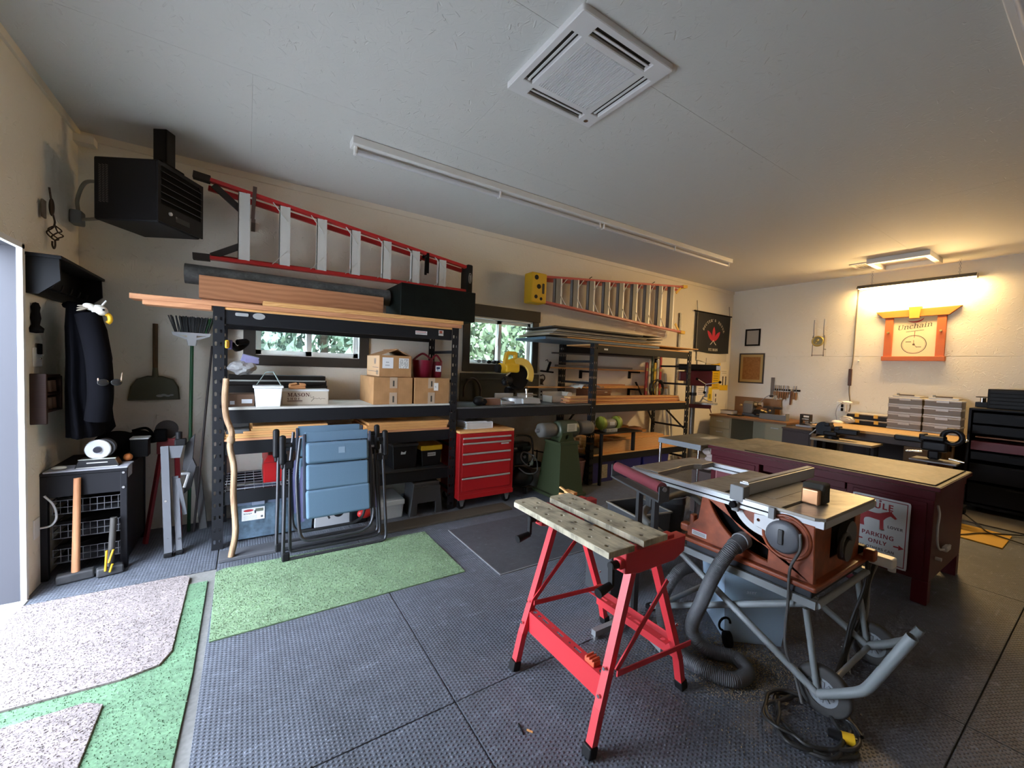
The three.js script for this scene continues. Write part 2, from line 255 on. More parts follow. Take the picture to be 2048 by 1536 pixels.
{
  const t = thing('ceiling_hatch', 'white framed recessed hatch in the ceiling by the shop light', 'hatch', [7.37, CH, -1.77]);
  for (const [a, b, c, d] of [[-0.31, -0.25, -0.31, 0.31], [0.25, 0.31, -0.31, 0.31], [-0.25, 0.25, -0.31, -0.25], [-0.25, 0.25, 0.25, 0.31]]) obj('frame_bar', rslab(a, b, -0.065, 0, c, d), M.white, t);
  obj('hatch_panel', slab(-0.25, 0.25, -0.006, -0.001, -0.25, 0.25), M.white, t);
  const v = thing('ceiling_vent', 'small white louvred vent beside the ceiling hatch', 'vent', [7.37, CH, -2.22]);
  obj('vent_frame', [slab(-0.15, 0.15, -0.012, 0, -0.10, -0.08), slab(-0.15, 0.15, -0.012, 0, 0.08, 0.10), slab(-0.15, -0.13, -0.012, 0, -0.08, 0.08), slab(0.13, 0.15, -0.012, 0, -0.08, 0.08)], M.white, v);
  for (let k = 0; k < 5; k++) obj('slat', box(0.26, 0.004, 0.03, 0, -0.008, -0.06 + k * 0.03, R * 35), M.white, v);
}
// ---------- unit heater in the corner ----------
{
  const t = thing('unit_heater', 'black box unit heater hung from the ceiling corner', 'heater', [-0.594, 2.36, -3.96], R * -31);
  const w = 0.42, d = 0.40, h = 0.42, hm = mat(new THREE.Color().setRGB(0.009, 0.0095, 0.012), 0.5, { specularIntensity: 0.4 });   // local +z: perforated side, +x: louvred front
  obj('case', rslab(-w / 2, w / 2, 0, h, -d / 2, d / 2, 0.012), hm, t);
  obj('front_opening', slab(w / 2, w / 2 + 0.003, 0.13, 0.385, -0.185, 0.185), M.black, t);
  obj('front_frame', ext(shape([[-0.21, 0.01], [0.21, 0.01], [0.21, 0.41], [-0.21, 0.41]], [[[-0.185, 0.13], [0.185, 0.13], [0.185, 0.36], [0.165, 0.385], [-0.185, 0.385]]]), 0.012).rotateY(Math.PI / 2).translate(w / 2, 0, 0), hm, t);
  for (let k = 0; k < 5; k++) obj('louvre', box(0.03, 0.004, 0.37, w / 2 + 0.008, 0.165 + k * 0.047, 0, 0, 0, R * -28), mat(new THREE.Color().setRGB(0.05, 0.05, 0.055), 0.45), t);
  const sl = []; for (let k = 0; k < 22; k++) for (let q = 0; q < 3; q++) sl.push(box(0.017, 0.004, 0.002, -w / 2 + 0.045 + q * 0.022, 0.12 + k * 0.0115, d / 2 + 0.001, 0, 0, R * -25));
  obj('vent_slots', sl, mat(new THREE.Color().setRGB(0.11, 0.10, 0.095), 0.6), t);
  obj('dial', cyl(0.012, 0.012, 0.012, w / 2 + 0.016, 0.085, 0.11, 0, 0, R * 90), M.whitePlastic, t);
  obj('rating_label', slab(w / 2 + 0.012, w / 2 + 0.014, 0.05, 0.085, -0.07, 0.06), mat(0xffffff, 0.6, { map: canvasTex(128, 40, (c) => { c.fillStyle = '#26262a'; c.fillRect(0, 0, 128, 40); c.fillStyle = '#8b8b88'; reseed(3); for (let y = 6; y < 36; y += 9) for (let x = 6; x < 116; x += 13) c.fillRect(x, y, rnd(4, 11), 4); }) }), t);
  const br = obj('hanger_bracket', [rslab(-0.02, 0.075, h, 0.747, -0.06, -0.045), rslab(0.06, 0.075, h, 0.747, -0.13, -0.045), rslab(-0.03, 0.10, h, h + 0.02, -0.14, -0.02)], M.blackSteel, t);
  obj('bolt', cyl(0.018, 0.018, 0.2, 0.10, h + 0.05, -0.06, R * 90), M.black, br);
  const c = thing('heater_conduit', 'grey flexible conduit looping from the heater to a box in the corner', 'conduit');
  obj('conduit', tube([[-0.86, 2.66, -4.05], [-0.97, 2.66, -4.14], [-1.03, 2.56, -4.22], [-1.035, 2.48, -4.25]], 0.012, 24), mat(new THREE.Color().setRGB(0.30, 0.27, 0.22), 0.6), c);
  obj('conduit', tube([[-0.84, 2.43, -4.08], [-0.95, 2.42, -4.18], [-1.03, 2.42, -4.25]], 0.012, 16), mat(new THREE.Color().setRGB(0.30, 0.27, 0.22), 0.6), c);
  obj('junction_box', rslab(-1.073, -1.01, 2.38, 2.48, -4.31, -4.21, 0.01), M.grey, c);
}
// ---------- left wall ----------
const iron = mat(new THREE.Color().setRGB(0.045, 0.033, 0.026), 0.6, { metalness: 0.4 });
{
  const t = thing('iron_hanger', 'rusty twisted iron basket hook hanging above the coat shelf', 'ornament', [-1.035, 2.11, -3.82]);
  obj('leaf_top', [ball(0.035, 0, 0.25, 0.05, 0.35, 1.6, 0.7), bar([0, 0.30, 0.06], [0, 0.36, 0.085], 0.005)], iron, t);
  obj('stem', tube([[0, 0.21, 0.03], [0.005, 0.17, 0.02], [0, 0.145, 0.01]], 0.005, 10), iron, t);
  for (let k = 0; k < 4; k++) { const a = k * Math.PI / 2; obj('basket_wire', tube([[0, 0.15, 0.0], [0.03 * Math.cos(a), 0.12, 0.045 * Math.sin(a)], [0.035 * Math.cos(a + 1), 0.095, 0.05 * Math.sin(a + 1)], [0.02 * Math.cos(a + 2), 0.07, 0.03 * Math.sin(a + 2)], [0, 0.055, 0]], 0.004, 20), iron, t); }
  obj('hook', tube([[0, 0.055, 0], [0, 0.02, 0.0], [0, 0.0, 0.02], [0, 0.015, 0.045], [0, 0.04, 0.045]], 0.005, 20), iron, t);
  obj('wall_plate', rb(0.012, 0.11, 0.05, 0.005, -0.02, 0.22, 0.1), mat(new THREE.Color().setRGB(0.12, 0.10, 0.08), 0.6), t);
}
{
  const wood = mat(new THREE.Color().setRGB(0.006, 0.0065, 0.008), 0.5, { specularIntensity: 0.4 });
  const t = thing('coat_shelf', 'black wooden coat shelf with sloped ends on the left wall', 'shelf', [XL, 1.79, -3.53]);
  obj('top_board', rslab(0, 0.15, 0.215, 0.235, -0.86, 0.015), wood, t);
  obj('back_board', rslab(0, 0.018, 0, 0.215, -0.84, -0.012), wood, t);
  for (const z of [-0.014, -0.85]) obj('end_panel', ext(shape([[0, 0], [0.05, 0.0], [0.14, 0.09], [0.135, 0.215], [0, 0.215]]), 0.018).translate(0, 0, z), wood, t);
  for (let k = 0; k < 5; k++) obj('hook', tube([[0.02, 0.06, -0.1 - k * 0.155], [0.07, 0.05, -0.1 - k * 0.155], [0.085, 0.09, -0.1 - k * 0.155]], 0.006, 10), M.blackSteel, t);
}
{
  // coat: rings of an uneven outline from shoulders to hem
  const rings = [[1.785, 0.03, 0.05, -3.84], [1.76, 0.07, 0.14, -3.85], [1.62, 0.085, 0.21, -3.88], [1.42, 0.095, 0.24, -3.90], [1.2, 0.09, 0.245, -3.90], [1.02, 0.095, 0.25, -3.91], [0.93, 0.10, 0.26, -3.92], [0.90, 0.09, 0.25, -3.92]], N = 40, pos = [], idx = [];
  rings.forEach(([y, rx, rz, zc], j) => { for (let i = 0; i < N; i++) { const a = i / N * 6.2832, f = 1 + (j > 1 ? 0.07 * Math.sin(a * 7 + j * 0.4) + 0.04 * Math.sin(a * 13 + j) : 0); pos.push(XL + 0.085 + rx + rx * f * Math.cos(a), y, zc + rz * f * Math.sin(a)); if (j) { const p = (j - 1) * N + i, q = (j - 1) * N + (i + 1) % N; idx.push(p, p + N, q, q, p + N, q + N); } } });
  const g = new THREE.BufferGeometry(); g.setAttribute('position', new THREE.Float32BufferAttribute(pos, 3)); g.setIndex(idx); g.computeVertexNormals();
  const cloth = mat(new THREE.Color().setRGB(0.0035, 0.0035, 0.005), 1.0, { specularIntensity: 0.15 });
  const t = thing('coat', 'long black coat hanging under the coat shelf', 'coat'); const sx = -0.01; obj('body', g, cloth, t);
  obj('sleeve', tube([[-0.84 + sx, 1.70, -3.66], [-0.79 + sx, 1.45, -3.63], [-0.78 + sx, 1.2, -3.64], [-0.80 + sx, 1.02, -3.66]], 0.062, 24, 14), cloth, t);
  obj('collar', torus(0.07, 0.022, -0.92, 1.76, -3.84, R * 90), cloth, t);
  const e = thing('eagle_head_ornament', 'white eagle head with yellow beak hung on the coat hooks', 'ornament', [-0.80, 1.715, -3.64], R * 20); e.scale.setScalar(0.8); e.rotation.z = -0.35;
  obj('head', [ball(0.046, 0, 0.02, 0, 1.15, 0.9, 0.8), ball(0.034, -0.05, 0.02, 0, 1.4, 0.8, 0.8)], mat(new THREE.Color().setRGB(0.72, 0.70, 0.62), 0.7), e);
  obj('beak', tube([[0.03, 0.01, 0.0], [0.065, 0.005, 0], [0.085, -0.03, 0], [0.078, -0.058, 0]], 0.017, 14, 10), M.yellow, e);
  obj('eye', [ball(0.008, 0.018, 0.03, 0.034), ball(0.008, 0.018, 0.03, -0.034)], M.black, e);
  obj('feather', [0, 1, 2].map((k) => place(ball(0.03, 0, 0, 0, 1.3, 0.28, 0.5), -0.085, 0.012 - k * 0.014, 0.01 * (k - 1), 0, 0, R * (20 + 12 * k))), mat(new THREE.Color().setRGB(0.30, 0.26, 0.20), 0.8), e);
  obj('hanging_loop', bar([0, 0.055, 0], [0.01, 0.11, 0], 0.006), M.whitePlastic, e);
  const s = thing('sunglasses', 'dark sunglasses tucked on the black coat', 'glasses', [-0.735, 1.27, -3.585], R * 30);
  obj('lens', [-1, 1].map((k) => ball(0.026, k * 0.032, 0, 0, 1.1, 0.85, 0.22)), mat(new THREE.Color().setRGB(0.02, 0.02, 0.02), 0.08), s);
  { const tm = mat(new THREE.Color().setRGB(0.45, 0.33, 0.24), 0.4); obj('temple', bar([-0.055, 0.01, 0], [-0.04, 0.055, -0.05], 0.004), tm, s); obj('temple', bar([0.055, 0.01, 0], [0.075, 0.06, -0.04], 0.004), tm, s); }
  const k = thing('wall_hook_figure', 'dark carved figure hook on the wall beside the door frame', 'hook', [XL + 0.02, 1.56, -3.59]);
  obj('body', lathe([[0, 0], [0.03, 0.005], [0.034, 0.03], [0.016, 0.05], [0.022, 0.09], [0.017, 0.13], [0.02, 0.155], [0.012, 0.18], [0, 0.185]]), M.black, k);
  const l = thing('light_switch', 'light switch plate with small black remote above it by the door', 'switch', [XL, 1.36, -3.66]);
  obj('plate', rslab(0, 0.007, 0, 0.115, -0.06, 0.06, 0.003), M.white, l);
  obj('toggle', rb(0.02, 0.012, 0.012, 0.004, 0.012, 0.05, 0.0), M.chrome, l);
  obj('remote', rslab(0.008, 0.02, 0.075, 0.14, -0.025, 0.02, 0.004), M.black, l);
  const b = thing('key_cabinet', 'dark brown wooden key box with small drawers on the wall', 'cabinet', [XL, 1.02, -3.56]), bw = mat(0xffffff, 0.6, { map: rep(woodG([0.13, 0.065, 0.04], [0.24, 0.12, 0.075], 41), 0.3, 0.12) });
  obj('side_panel', rslab(0, 0.07, -0.005, 0.30, -0.015, 0.005), bw, b); obj('side_panel', rslab(0, 0.07, 0.06, 0.28, -0.25, -0.23), bw, b);
  for (const y of [0.06, 0.165, 0.275]) obj('shelf', rslab(0, 0.065, y, y + 0.015, -0.24, 0), bw, b);
  obj('back_board', slab(0, 0.008, 0.06, 0.29, -0.24, 0), bw, b);
  for (const y of [0.078, 0.183]) for (const z of [-0.19, -0.12, -0.05]) obj('peg_roll', cyl(0.016, 0.02, 0.07, 0.04, y + 0.035, z, 0, 0, 0, 12), mat(new THREE.Color().setRGB(0.20, 0.11, 0.07), 0.6), b);
  const o = thing('wall_outlet', 'white wall outlet with a cream cord plugged in low by the door', 'outlet', [XL, 0.31, -3.62]);
  obj('plate', rslab(0, 0.007, 0, 0.12, -0.04, 0.04, 0.003), M.white, o); obj('cord', tube([[0.01, 0.05, -0.02], [0.05, 0.05, -0.05], [0.075, 0.1, -0.05], [0.06, 0.18, -0.055], [0.02, 0.24, -0.06]], 0.006, 24), M.whitePlastic, o);
}
// ---------- black cabinet with wire baskets, and what stands on and before it ----------
{
  const cb = mat(new THREE.Color().setRGB(0.010, 0.010, 0.013), 0.5, { specularIntensity: 0.45 }), t = thing('basket_cabinet', 'black metal cabinet with three wire baskets under the coat', 'cabinet', [-0.875, 0, -3.98]);
  const w = 0.185, d = 0.28, h = 0.69;
  for (const sx of [-1, 1]) for (const sz of [-1, 1]) obj('leg', rslab(sx * w - 0.018, sx * w + 0.018, 0, h - 0.02, sz * d - 0.018, sz * d + 0.018), cb, t);
  obj('top', rslab(-w - 0.02, w + 0.02, h - 0.02, h, -d - 0.02, d + 0.02), cb, t); obj('front_rail', rslab(-w, w, h - 0.16, h - 0.02, d, d + 0.012), cb, t);
  obj('side_panel', slab(w, w + 0.012, 0.05, h - 0.02, -d, d - 0.02), cb, t); obj('back_panel', slab(-w, w, 0.05, h - 0.02, -d, -d + 0.008), M.black, t);
  for (const y of [0.66, 0.56]) obj('bolt', cyl(0.008, 0.008, 0.01, w, y, d + 0.02, R * 90, 0, 0, 10), M.chrome, t);
  const wire = mat(new THREE.Color().setRGB(0.13, 0.13, 0.14), 0.5, { metalness: 0.6 });
  for (const y of [0.09, 0.25, 0.41]) {
    const g = []; for (let k = 0; k <= 9; k++) g.push(box(0.003, 0.09, 0.003, -0.155 + k * 0.034, y + 0.045, d - 0.02));
    for (const q of [0.002, 0.045, 0.09]) g.push(box(0.32, 0.0035, 0.0035, 0, y + q, d - 0.02), box(0.005, 0.005, 0.5, 0.158, y + q, 0), box(0.005, 0.005, 0.5, -0.158, y + q, 0));
    const b = obj('wire_basket', g, wire, t); reseed(100 * y | 0);
    obj('contents', [slab(-0.15, 0.15, y, y + 0.004, -0.25, d - 0.03), box(0.2, 0.04, 0.25, 0.02, y + 0.03, 0.04, 0.15, 0.3, 0.05), box(0.13, 0.03, 0.3, -0.06, y + 0.045, 0, -0.1, -0.4, 0.1)], mat(new THREE.Color().setRGB(0.025, 0.025, 0.03), 0.8), b);
  }
  const sh = one('folded_cloth', 'thin grey folded cloth draped on the black cabinet edge', 'cloth', [rslab(-1.06, -0.667, 0.6905, 0.70, -3.85, -3.67), rslab(-0.676, -0.667, 0.62, 0.70, -3.80, -3.70)], mat(new THREE.Color().setRGB(0.32, 0.32, 0.36), 0.8));
  const p = thing('desk_award', 'round silver disc award on black plinth on the cabinet', 'trophy', [-0.825, 0.70, -3.76]);
  obj('plinth', ext(shape([[-0.105, 0], [0.105, 0], [0.085, 0.05], [-0.085, 0.05]]), 0.08, 0.003).translate(0, 0, -0.04), mat(new THREE.Color().setRGB(0.02, 0.02, 0.022), 0.25), p);
  obj('plinth_edge', [slab(-0.09, 0.09, 0.052, 0.056, 0.03, 0.046), slab(-0.098, 0.098, 0.0, 0.004, 0.043, 0.047)], mat(new THREE.Color().setRGB(0.6, 0.62, 0.55), 0.4), p);
  obj('name_plate', slab(-0.05, 0.05, 0.028, 0.034, 0.0435, 0.0455), mat(new THREE.Color().setRGB(0.6, 0.6, 0.58), 0.4), p);
  obj('disc', [lathe([[0, 0], [0.02, 0], [0.05, 0.004], [0.064, 0], [0.066, 0.01], [0.06, 0.018], [0, 0.018]], 0, 0.115, 0.012, R * 90)], mat(new THREE.Color().setRGB(0.62, 0.63, 0.67), 0.3, { metalness: 0.25 }), p);
  obj('hub', cyl(0.02, 0.022, 0.02, 0, 0.115, 0.036, R * 90), mat(new THREE.Color().setRGB(0.02, 0.02, 0.03), 0.25), p);
  obj('rear_wheel', cyl(0.062, 0.062, 0.05, 0.018, 0.118, -0.02, R * 90), mat(new THREE.Color().setRGB(0.05, 0.05, 0.055), 0.4), p);
  const q = thing('black_helmet_bag', 'black crumpled bag heaped behind the award on the cabinet', 'bag', [-0.82, 0.70, -4.15]); reseed(9); q.scale.setScalar(0.82);
  obj('bag_body', [ball(0.13, 0, 0.10, -0.02, 1.2, 0.85, 1), ball(0.09, 0.15, 0.12, -0.08, 1.1, 0.9, 1), ball(0.05, 0.24, 0.11, -0.06, 1.3, 0.7, 1)], M.black, q); obj('strap', tube([[0.1, 0.2, -0.06], [0.2, 0.22, -0.06], [0.26, 0.15, -0.05]], 0.012, 16), M.black, q);
  const bx = thing('white_lidded_box', 'small black box with white lid on the cabinet', 'box', [-0.66, 0.70, -4.02]); obj('box_body', rslab(-0.05, 0.05, 0, 0.13, -0.05, 0.05), M.blackPlastic, bx); obj('lid', rslab(-0.053, 0.053, 0.13, 0.142, -0.053, 0.053), M.white, bx);
  one('orange_ball', 'small orange rubber ball beside the award', 'ball', ball(0.026, -0.70, 0.727, -3.86), mat(new THREE.Color().setRGB(0.55, 0.17, 0.04), 0.6));
  one('soap_cake', 'small pale oval block at the cabinet edge', 'block', ball(0.03, -1.0, 0.712, -3.72, 1.2, 0.4, 0.7), mat(new THREE.Color().setRGB(0.55, 0.54, 0.46), 0.6));
  const hs = mat(new THREE.Color().setRGB(0.20, 0.20, 0.21), 0.6, { metalness: 0.5, map: TX.grime });
  const a = thing('sledge_hammer', 'sledgehammer with light wooden handle standing on its head', 'hammer', [-0.905, 0, -3.62]);
  obj('handle', bar([0, 0.03, 0], [0.0, 0.65, -0.045], 0.020, 10, 0.017), mat(0xffffff, 0.6, { map: rep(TX.cedar, 0.25, 9) }), a); obj('head', [rb(0.17, 0.056, 0.058, 0.012, 0, 0.03, 0, 0, R * 12)], hs, a);
  const b = thing('club_hammer', 'hammer with dark handle and yellow clip next to the sledgehammer', 'hammer', [-0.745, 0, -3.62]);
  obj('handle', bar([0, 0.03, 0], [0.012, 0.37, -0.03], 0.017, 10), mat(new THREE.Color().setRGB(0.06, 0.055, 0.05), 0.6), b); obj('head', rb(0.13, 0.056, 0.056, 0.012, 0, 0.03, 0, 0, R * 14), hs, b);
  obj('yellow_clip', [bar([-0.016, 0.04, 0.034], [-0.012, 0.17, 0.02], 0.006), bar([0.018, 0.08, 0.034], [0.006, 0.03, 0.036], 0.006), bar([0.02, 0.17, 0.022], [0.0, 0.09, 0.03], 0.006)], M.yellow, b);
}
// ---------- folded stands in the corner ----------
{
  const dred = mat(new THREE.Color().setRGB(0.20, 0.012, 0.015), 0.5), t = thing('red_trestle', 'dark red folded trestle leaning in the corner', 'trestle', [-0.51, 0, -4.15]);
  obj('head_plate', rslab(-0.075, 0.055, 0.68, 0.80, -0.02, 0.02), dred, t); obj('leg', beam([-0.05, 0.7, 0], [-0.135, 0.0, 0.06], 0.035, 0.02), dred, t); obj('leg', beam([0.045, 0.7, 0], [0.07, 0.0, 0.05], 0.03, 0.02), dred, t); obj('knuckle', rb(0.08, 0.1, 0.05, 0.015, -0.05, 0.83, 0.02), M.black, t);
  obj('abrasive_disc', cyl(0.075, 0.075, 0.012, -0.02, 0.865, -0.03, R * 90, R * 25), mat(new THREE.Color().setRGB(0.05, 0.047, 0.045), 0.8), t);
  const gm = mat(new THREE.Color().setRGB(0.13, 0.135, 0.15), 0.5, { metalness: 0.2 }), s = thing('folded_work_stand', 'grey metal work stand folded flat beside the rack post', 'stand', [-0.44, 0, -3.80]);
  obj('post', beam([-0.025, 0.03, 0.05], [-0.06, 0.79, -0.05], 0.045, 0.03, [0, 0, 1]), gm, s); obj('post', beam([0.035, 0.03, 0.03], [0.0, 0.56, -0.06], 0.035, 0.03, [0, 0, 1]), gm, s);
  obj('top_plate', ext(shape([[-0.08, 0.70], [0.03, 0.70], [0.05, 0.79], [-0.08, 0.79]]), 0.02).translate(0, 0, -0.06), gm, s);
  obj('jaw_board', ext(shape([[0.04, 0.60], [0.09, 0.56], [0.11, 0.86], [0.06, 0.79]]), 0.03, 0.003).translate(0, 0, -0.12), mat(new THREE.Color().setRGB(0.045, 0.045, 0.05), 0.7), s);
  obj('jaw_board', ext(shape([[0.05, 0.42], [0.09, 0.46], [0.12, 0.62], [0.1, 0.68], [0.06, 0.56]]), 0.03, 0.003).translate(0, 0, -0.10), mat(new THREE.Color().setRGB(0.04, 0.04, 0.045), 0.7), s);
  obj('brace', beam([0.02, 0.55, -0.02], [0.06, 0.27, -0.03], 0.025, 0.01, [0, 0, 1]), gm, s); obj('lever', [rb(0.02, 0.12, 0.02, 0.006, 0.07, 0.53, -0.03, 0, 0, R * -15), rb(0.05, 0.02, 0.02, 0.006, 0.06, 0.58, -0.03)], M.steel, s);
  obj('foot', [rb(0.05, 0.03, 0.05, 0.006, -0.025, 0.015, 0.05), rb(0.045, 0.03, 0.045, 0.006, 0.035, 0.015, 0.03)], M.blackPlastic, s);
  obj('clamp_knob', [cyl(0.02, 0.02, 0.06, 0.02, 0.86, -0.06), rb(0.07, 0.05, 0.05, 0.01, 0.03, 0.815, -0.06)], M.blackPlastic, s); obj('rivet', [[-0.028, 0.13], [-0.028, 0.09], [0.035, 0.12], [-0.045, 0.4]].map(([x, y]) => cyl(0.008, 0.008, 0.01, x, y, 0.062 - y * 0.12, R * 90, 0, 0, 10)), M.chrome, s);
  one('dark_pole', 'thin dark metal pole leaning on the wall behind the rack', 'pole', bar([-0.36, 0.0, -4.20], [-0.255, 1.55, -4.40], 0.009), mat(new THREE.Color().setRGB(0.05, 0.04, 0.04), 0.5));
  one('angle_iron_offcut', 'short grey angle iron leaning behind the folded stand', 'angle iron', [beam([-0.30, 0, -4.24], [-0.36, 0.5, -4.40], 0.05, 0.004, [0, 0, 1]), beam([-0.275, 0, -4.26], [-0.335, 0.5, -4.405], 0.004, 0.04, [0, 0, 1])], mat(new THREE.Color().setRGB(0.18, 0.18, 0.18), 0.6));
}
// ---------- dustpan and broom ----------
{
  const ol = mat(new THREE.Color().setRGB(0.075, 0.078, 0.048), 0.55), t = thing('lobby_dustpan', 'olive metal dustpan with wooden handle hung on the wall', 'dustpan', [-0.63, 1.09, ZB]);
  obj('pan', ext(shape([[-0.16, 0], [0.15, 0.005], [0.142, 0.10], [0.11, 0.16], [0.04, 0.185], [-0.05, 0.185], [-0.11, 0.16], [-0.145, 0.10]]), 0.02, 0.008).translate(0, 0, 0.012), ol, t);
  obj('ferrule', bar([0, 0.18, 0.03], [0.0, 0.26, 0.03], 0.022, 12, 0.017), ol, t); obj('handle', bar([0, 0.24, 0.03], [0.0, 0.62, 0.03], 0.017, 12), mat(0xffffff, 0.7, { map: rep(woodG([0.26, 0.19, 0.11], [0.40, 0.30, 0.18], 17), 0.1, 8) }), t);
  obj('worn_scratches', [0, 1, 2, 3].map((k) => place(new THREE.CircleGeometry(0.016 - 0.002 * k, 9).scale(1.5, 0.7, 1), 0.03 + k * 0.025, 0.03 + 0.006 * (k % 2), 0.0415)), mat(new THREE.Color().setRGB(0.32, 0.33, 0.34), 0.5), t);
  const b = thing('push_broom', 'upside down broom with green handle and grey bristles', 'broom', [-0.38, 0, -4.25]); reseed(77);
  const bt = []; for (let k = 0; k < 150; k++) { const u = rnd(-1, 1), v = rnd(-1, 1); bt.push(bar([u * 0.105, 1.64, v * 0.014], [u * 0.142 + rnd(-0.008, 0.008), 1.775 + rnd(-0.008, 0.005), v * 0.03], 0.0035, 4)); }
  obj('bristles', bt.filter((_, k) => k % 5), mat(new THREE.Color().setRGB(0.055, 0.06, 0.065), 0.8), b).userData.kind = 'stuff'; 
  const gb = []; for (let k = 0; k < 26; k++) gb.push(bar([0.075 + rnd(0, 0.03), 1.64, rnd(-0.014, 0.014)], [0.105 + rnd(0, 0.04), 1.77, rnd(-0.03, 0.03)], 0.0038, 4)); obj('green_bristles', gb, mat(new THREE.Color().setRGB(0.02, 0.13, 0.035), 0.7), b).userData.kind = 'stuff';
  obj('broom_head', ext(shape([[-0.125, 1.645], [0.125, 1.645], [0.118, 1.625], [0.03, 1.592], [0.022, 1.545], [-0.022, 1.545], [-0.03, 1.592], [-0.118, 1.625]], [[[-0.095, 1.626], [-0.03, 1.626], [-0.03, 1.607]], [[0.095, 1.626], [0.03, 1.607], [0.03, 1.626]]]), 0.03, 0.004).translate(0, 0, -0.015), M.whitePlastic, b);
  obj('handle', bar([0, 1.56, 0], [-0.015, 0.0, 0.02], 0.0125, 12), mat(new THREE.Color().setRGB(0.01, 0.085, 0.03), 0.4), b);
}
// ---------- steel racks along the back wall ----------
const rackM = mat(new THREE.Color().setRGB(0.012, 0.0125, 0.015), 0.55, { specularIntensity: 0.4 }), deckM = mat(0xffffff, 0.8, { map: rep(tex(256, (u, v) => { const n = fbm(u, v, 20, 8, 3), k = fbm(u, v, 3, 9, 3), q = 0.76 + 0.08 * (n - 0.5) + 0.12 * (k - 0.5); return [q, q * 0.99, q * 0.95]; }), 0.8) });
const slots = (h, y0) => { const a = []; for (let y = y0; y < h - 0.05; y += 0.0935) a.push(slot(0.018, y, 0.015, 0.032), slot(0.05, y, 0.013, 0.028)); return a; };
const postFace = (h) => { const s = shape([[0, 0], [0.07, 0], [0.07, h], [0, h]]); s.holes.push(...slots(h, 0.06)); return ext(s, 0.003, 0, 3); };
function post(t, x, z, h, flip) { obj('upright', [postFace(h).translate(x, 0, z), place(postFace(h), x + (flip ? 0.07 : 0), 0, z, 0, R * 90)], rackM, t); }
function bay(t, x0, x1, zf, zb, h, decks) {
  for (const [x, f] of [[x0, false], [x1 - 0.07, true]]) { post(t, x, zf - 0.003, h, f); post(t, x, zb, h, f); for (const y of [0.16, 0.62, 1.28, h - 0.25]) obj('side_tie', slab(x + (f ? 0.062 : 0.004), x + (f ? 0.066 : 0.008), y, y + 0.03, zb, zf - 0.004), rackM, t); }
  for (const [y, bh, m] of decks) {
    for (const z of [zf - 0.02, zb]) obj('shelf_beam', rslab(x0 + 0.068, x1 - 0.068, y - bh - 0.018, y - 0.018, z - 0.03, z + 0.012, 0.003), rackM, t);
    if (m) obj('deck_board', rslab(x0 + 0.07, x1 - 0.07, y - 0.018, y, zb, zf - 0.004, 0.002), m, t);
  }
}
const ZR = -3.715, ZRB = -4.33;
const rack1 = thing('storage_rack', 'black steel storage rack with slotted posts under the long red ladder', 'rack');
bay(rack1, -0.212, 1.772, ZR, ZRB, 1.83, [[1.83, 0.105, M.pine], [1.078, 0.105, deckM], [0.838, 0.105, M.cedar]]);
for (const z of [ZR - 0.02, ZRB]) obj('shelf_beam', rslab(-0.144, 1.704, 0.33, 0.432, z - 0.03, z + 0.012, 0.003), rackM, rack1);
obj('deck_board', rslab(0.62, 1.70, 0.434, 0.448, ZRB, ZR - 0.004), mat(new THREE.Color().setRGB(0.02, 0.02, 0.022), 0.7), rack1);
{ const g = []; for (let k = 0; k < 13; k++) g.push(bar([-0.13 + k * 0.062, 0.438, ZRB], [-0.13 + k * 0.062, 0.438, ZR - 0.01], 0.0022, 6)); for (let k = 0; k < 7; k++) g.push(bar([-0.14, 0.441, ZR - 0.03 - k * 0.09], [0.62, 0.441, ZR - 0.03 - k * 0.09], 0.003, 6)); obj('wire_deck', g, mat(new THREE.Color().setRGB(0.45, 0.46, 0.5), 0.4, { metalness: 0.5 }), rack1); }
const stick = (w, h, draw) => mat(0xffffff, 0.5, { map: canvasTex(w, h, draw) });
const plane = (name, w, h, x, y, z, material, parent, ry = 0, rx = 0) => obj(name, place(new THREE.PlaneGeometry(w, h), x, y, z, rx, ry), material, parent, true);
obj('brand_plate', place(ext(roundRect(0.085, 0.024, 0.01), 0.003), -0.035, 1.785, ZR - 0.007), mat(new THREE.Color().setRGB(0.36, 0.37, 0.37), 0.4), rack1);
obj('oval_badge', cyl(0.041, 0.041, 0.003, 0.075, 1.782, ZR - 0.006, R * 90).scale(1, 0.6, 1).translate(0, 1.782 * 0.4, 0), stick(128, 128, (c) => { c.fillStyle = '#9b9d9c'; c.fillRect(0, 0, 128, 128); c.strokeStyle = '#3a3c3e'; c.lineWidth = 7; c.strokeText && 0; c.font = 'bold 34px sans-serif'; c.fillStyle = '#33363a'; c.fillText('RACK', 16, 76); }), rack1);
plane('warning_sticker', 0.115, 0.034, 1.385, 1.757, ZR - 0.006, stick(160, 48, (c) => { c.fillStyle = '#e6e4e2'; c.fillRect(0, 0, 160, 48); c.fillStyle = '#9c2b2b'; for (let x = 8; x < 150; x += 13) c.fillRect(x, 8, 9, 12); c.fillStyle = '#55575a'; for (let x = 8; x < 150; x += 10) c.fillRect(x, 28, 7, 11); }), rack1);
plane('square_sticker', 0.05, 0.052, 1.585, 1.77, ZR - 0.006, stick(64, 64, (c) => { c.fillStyle = '#d8d4cf'; c.fillRect(0, 0, 64, 64); c.fillStyle = '#a2503c'; c.fillRect(10, 6, 40, 30); c.fillStyle = '#1c1c1e'; c.fillRect(0, 38, 64, 5); }), rack1);

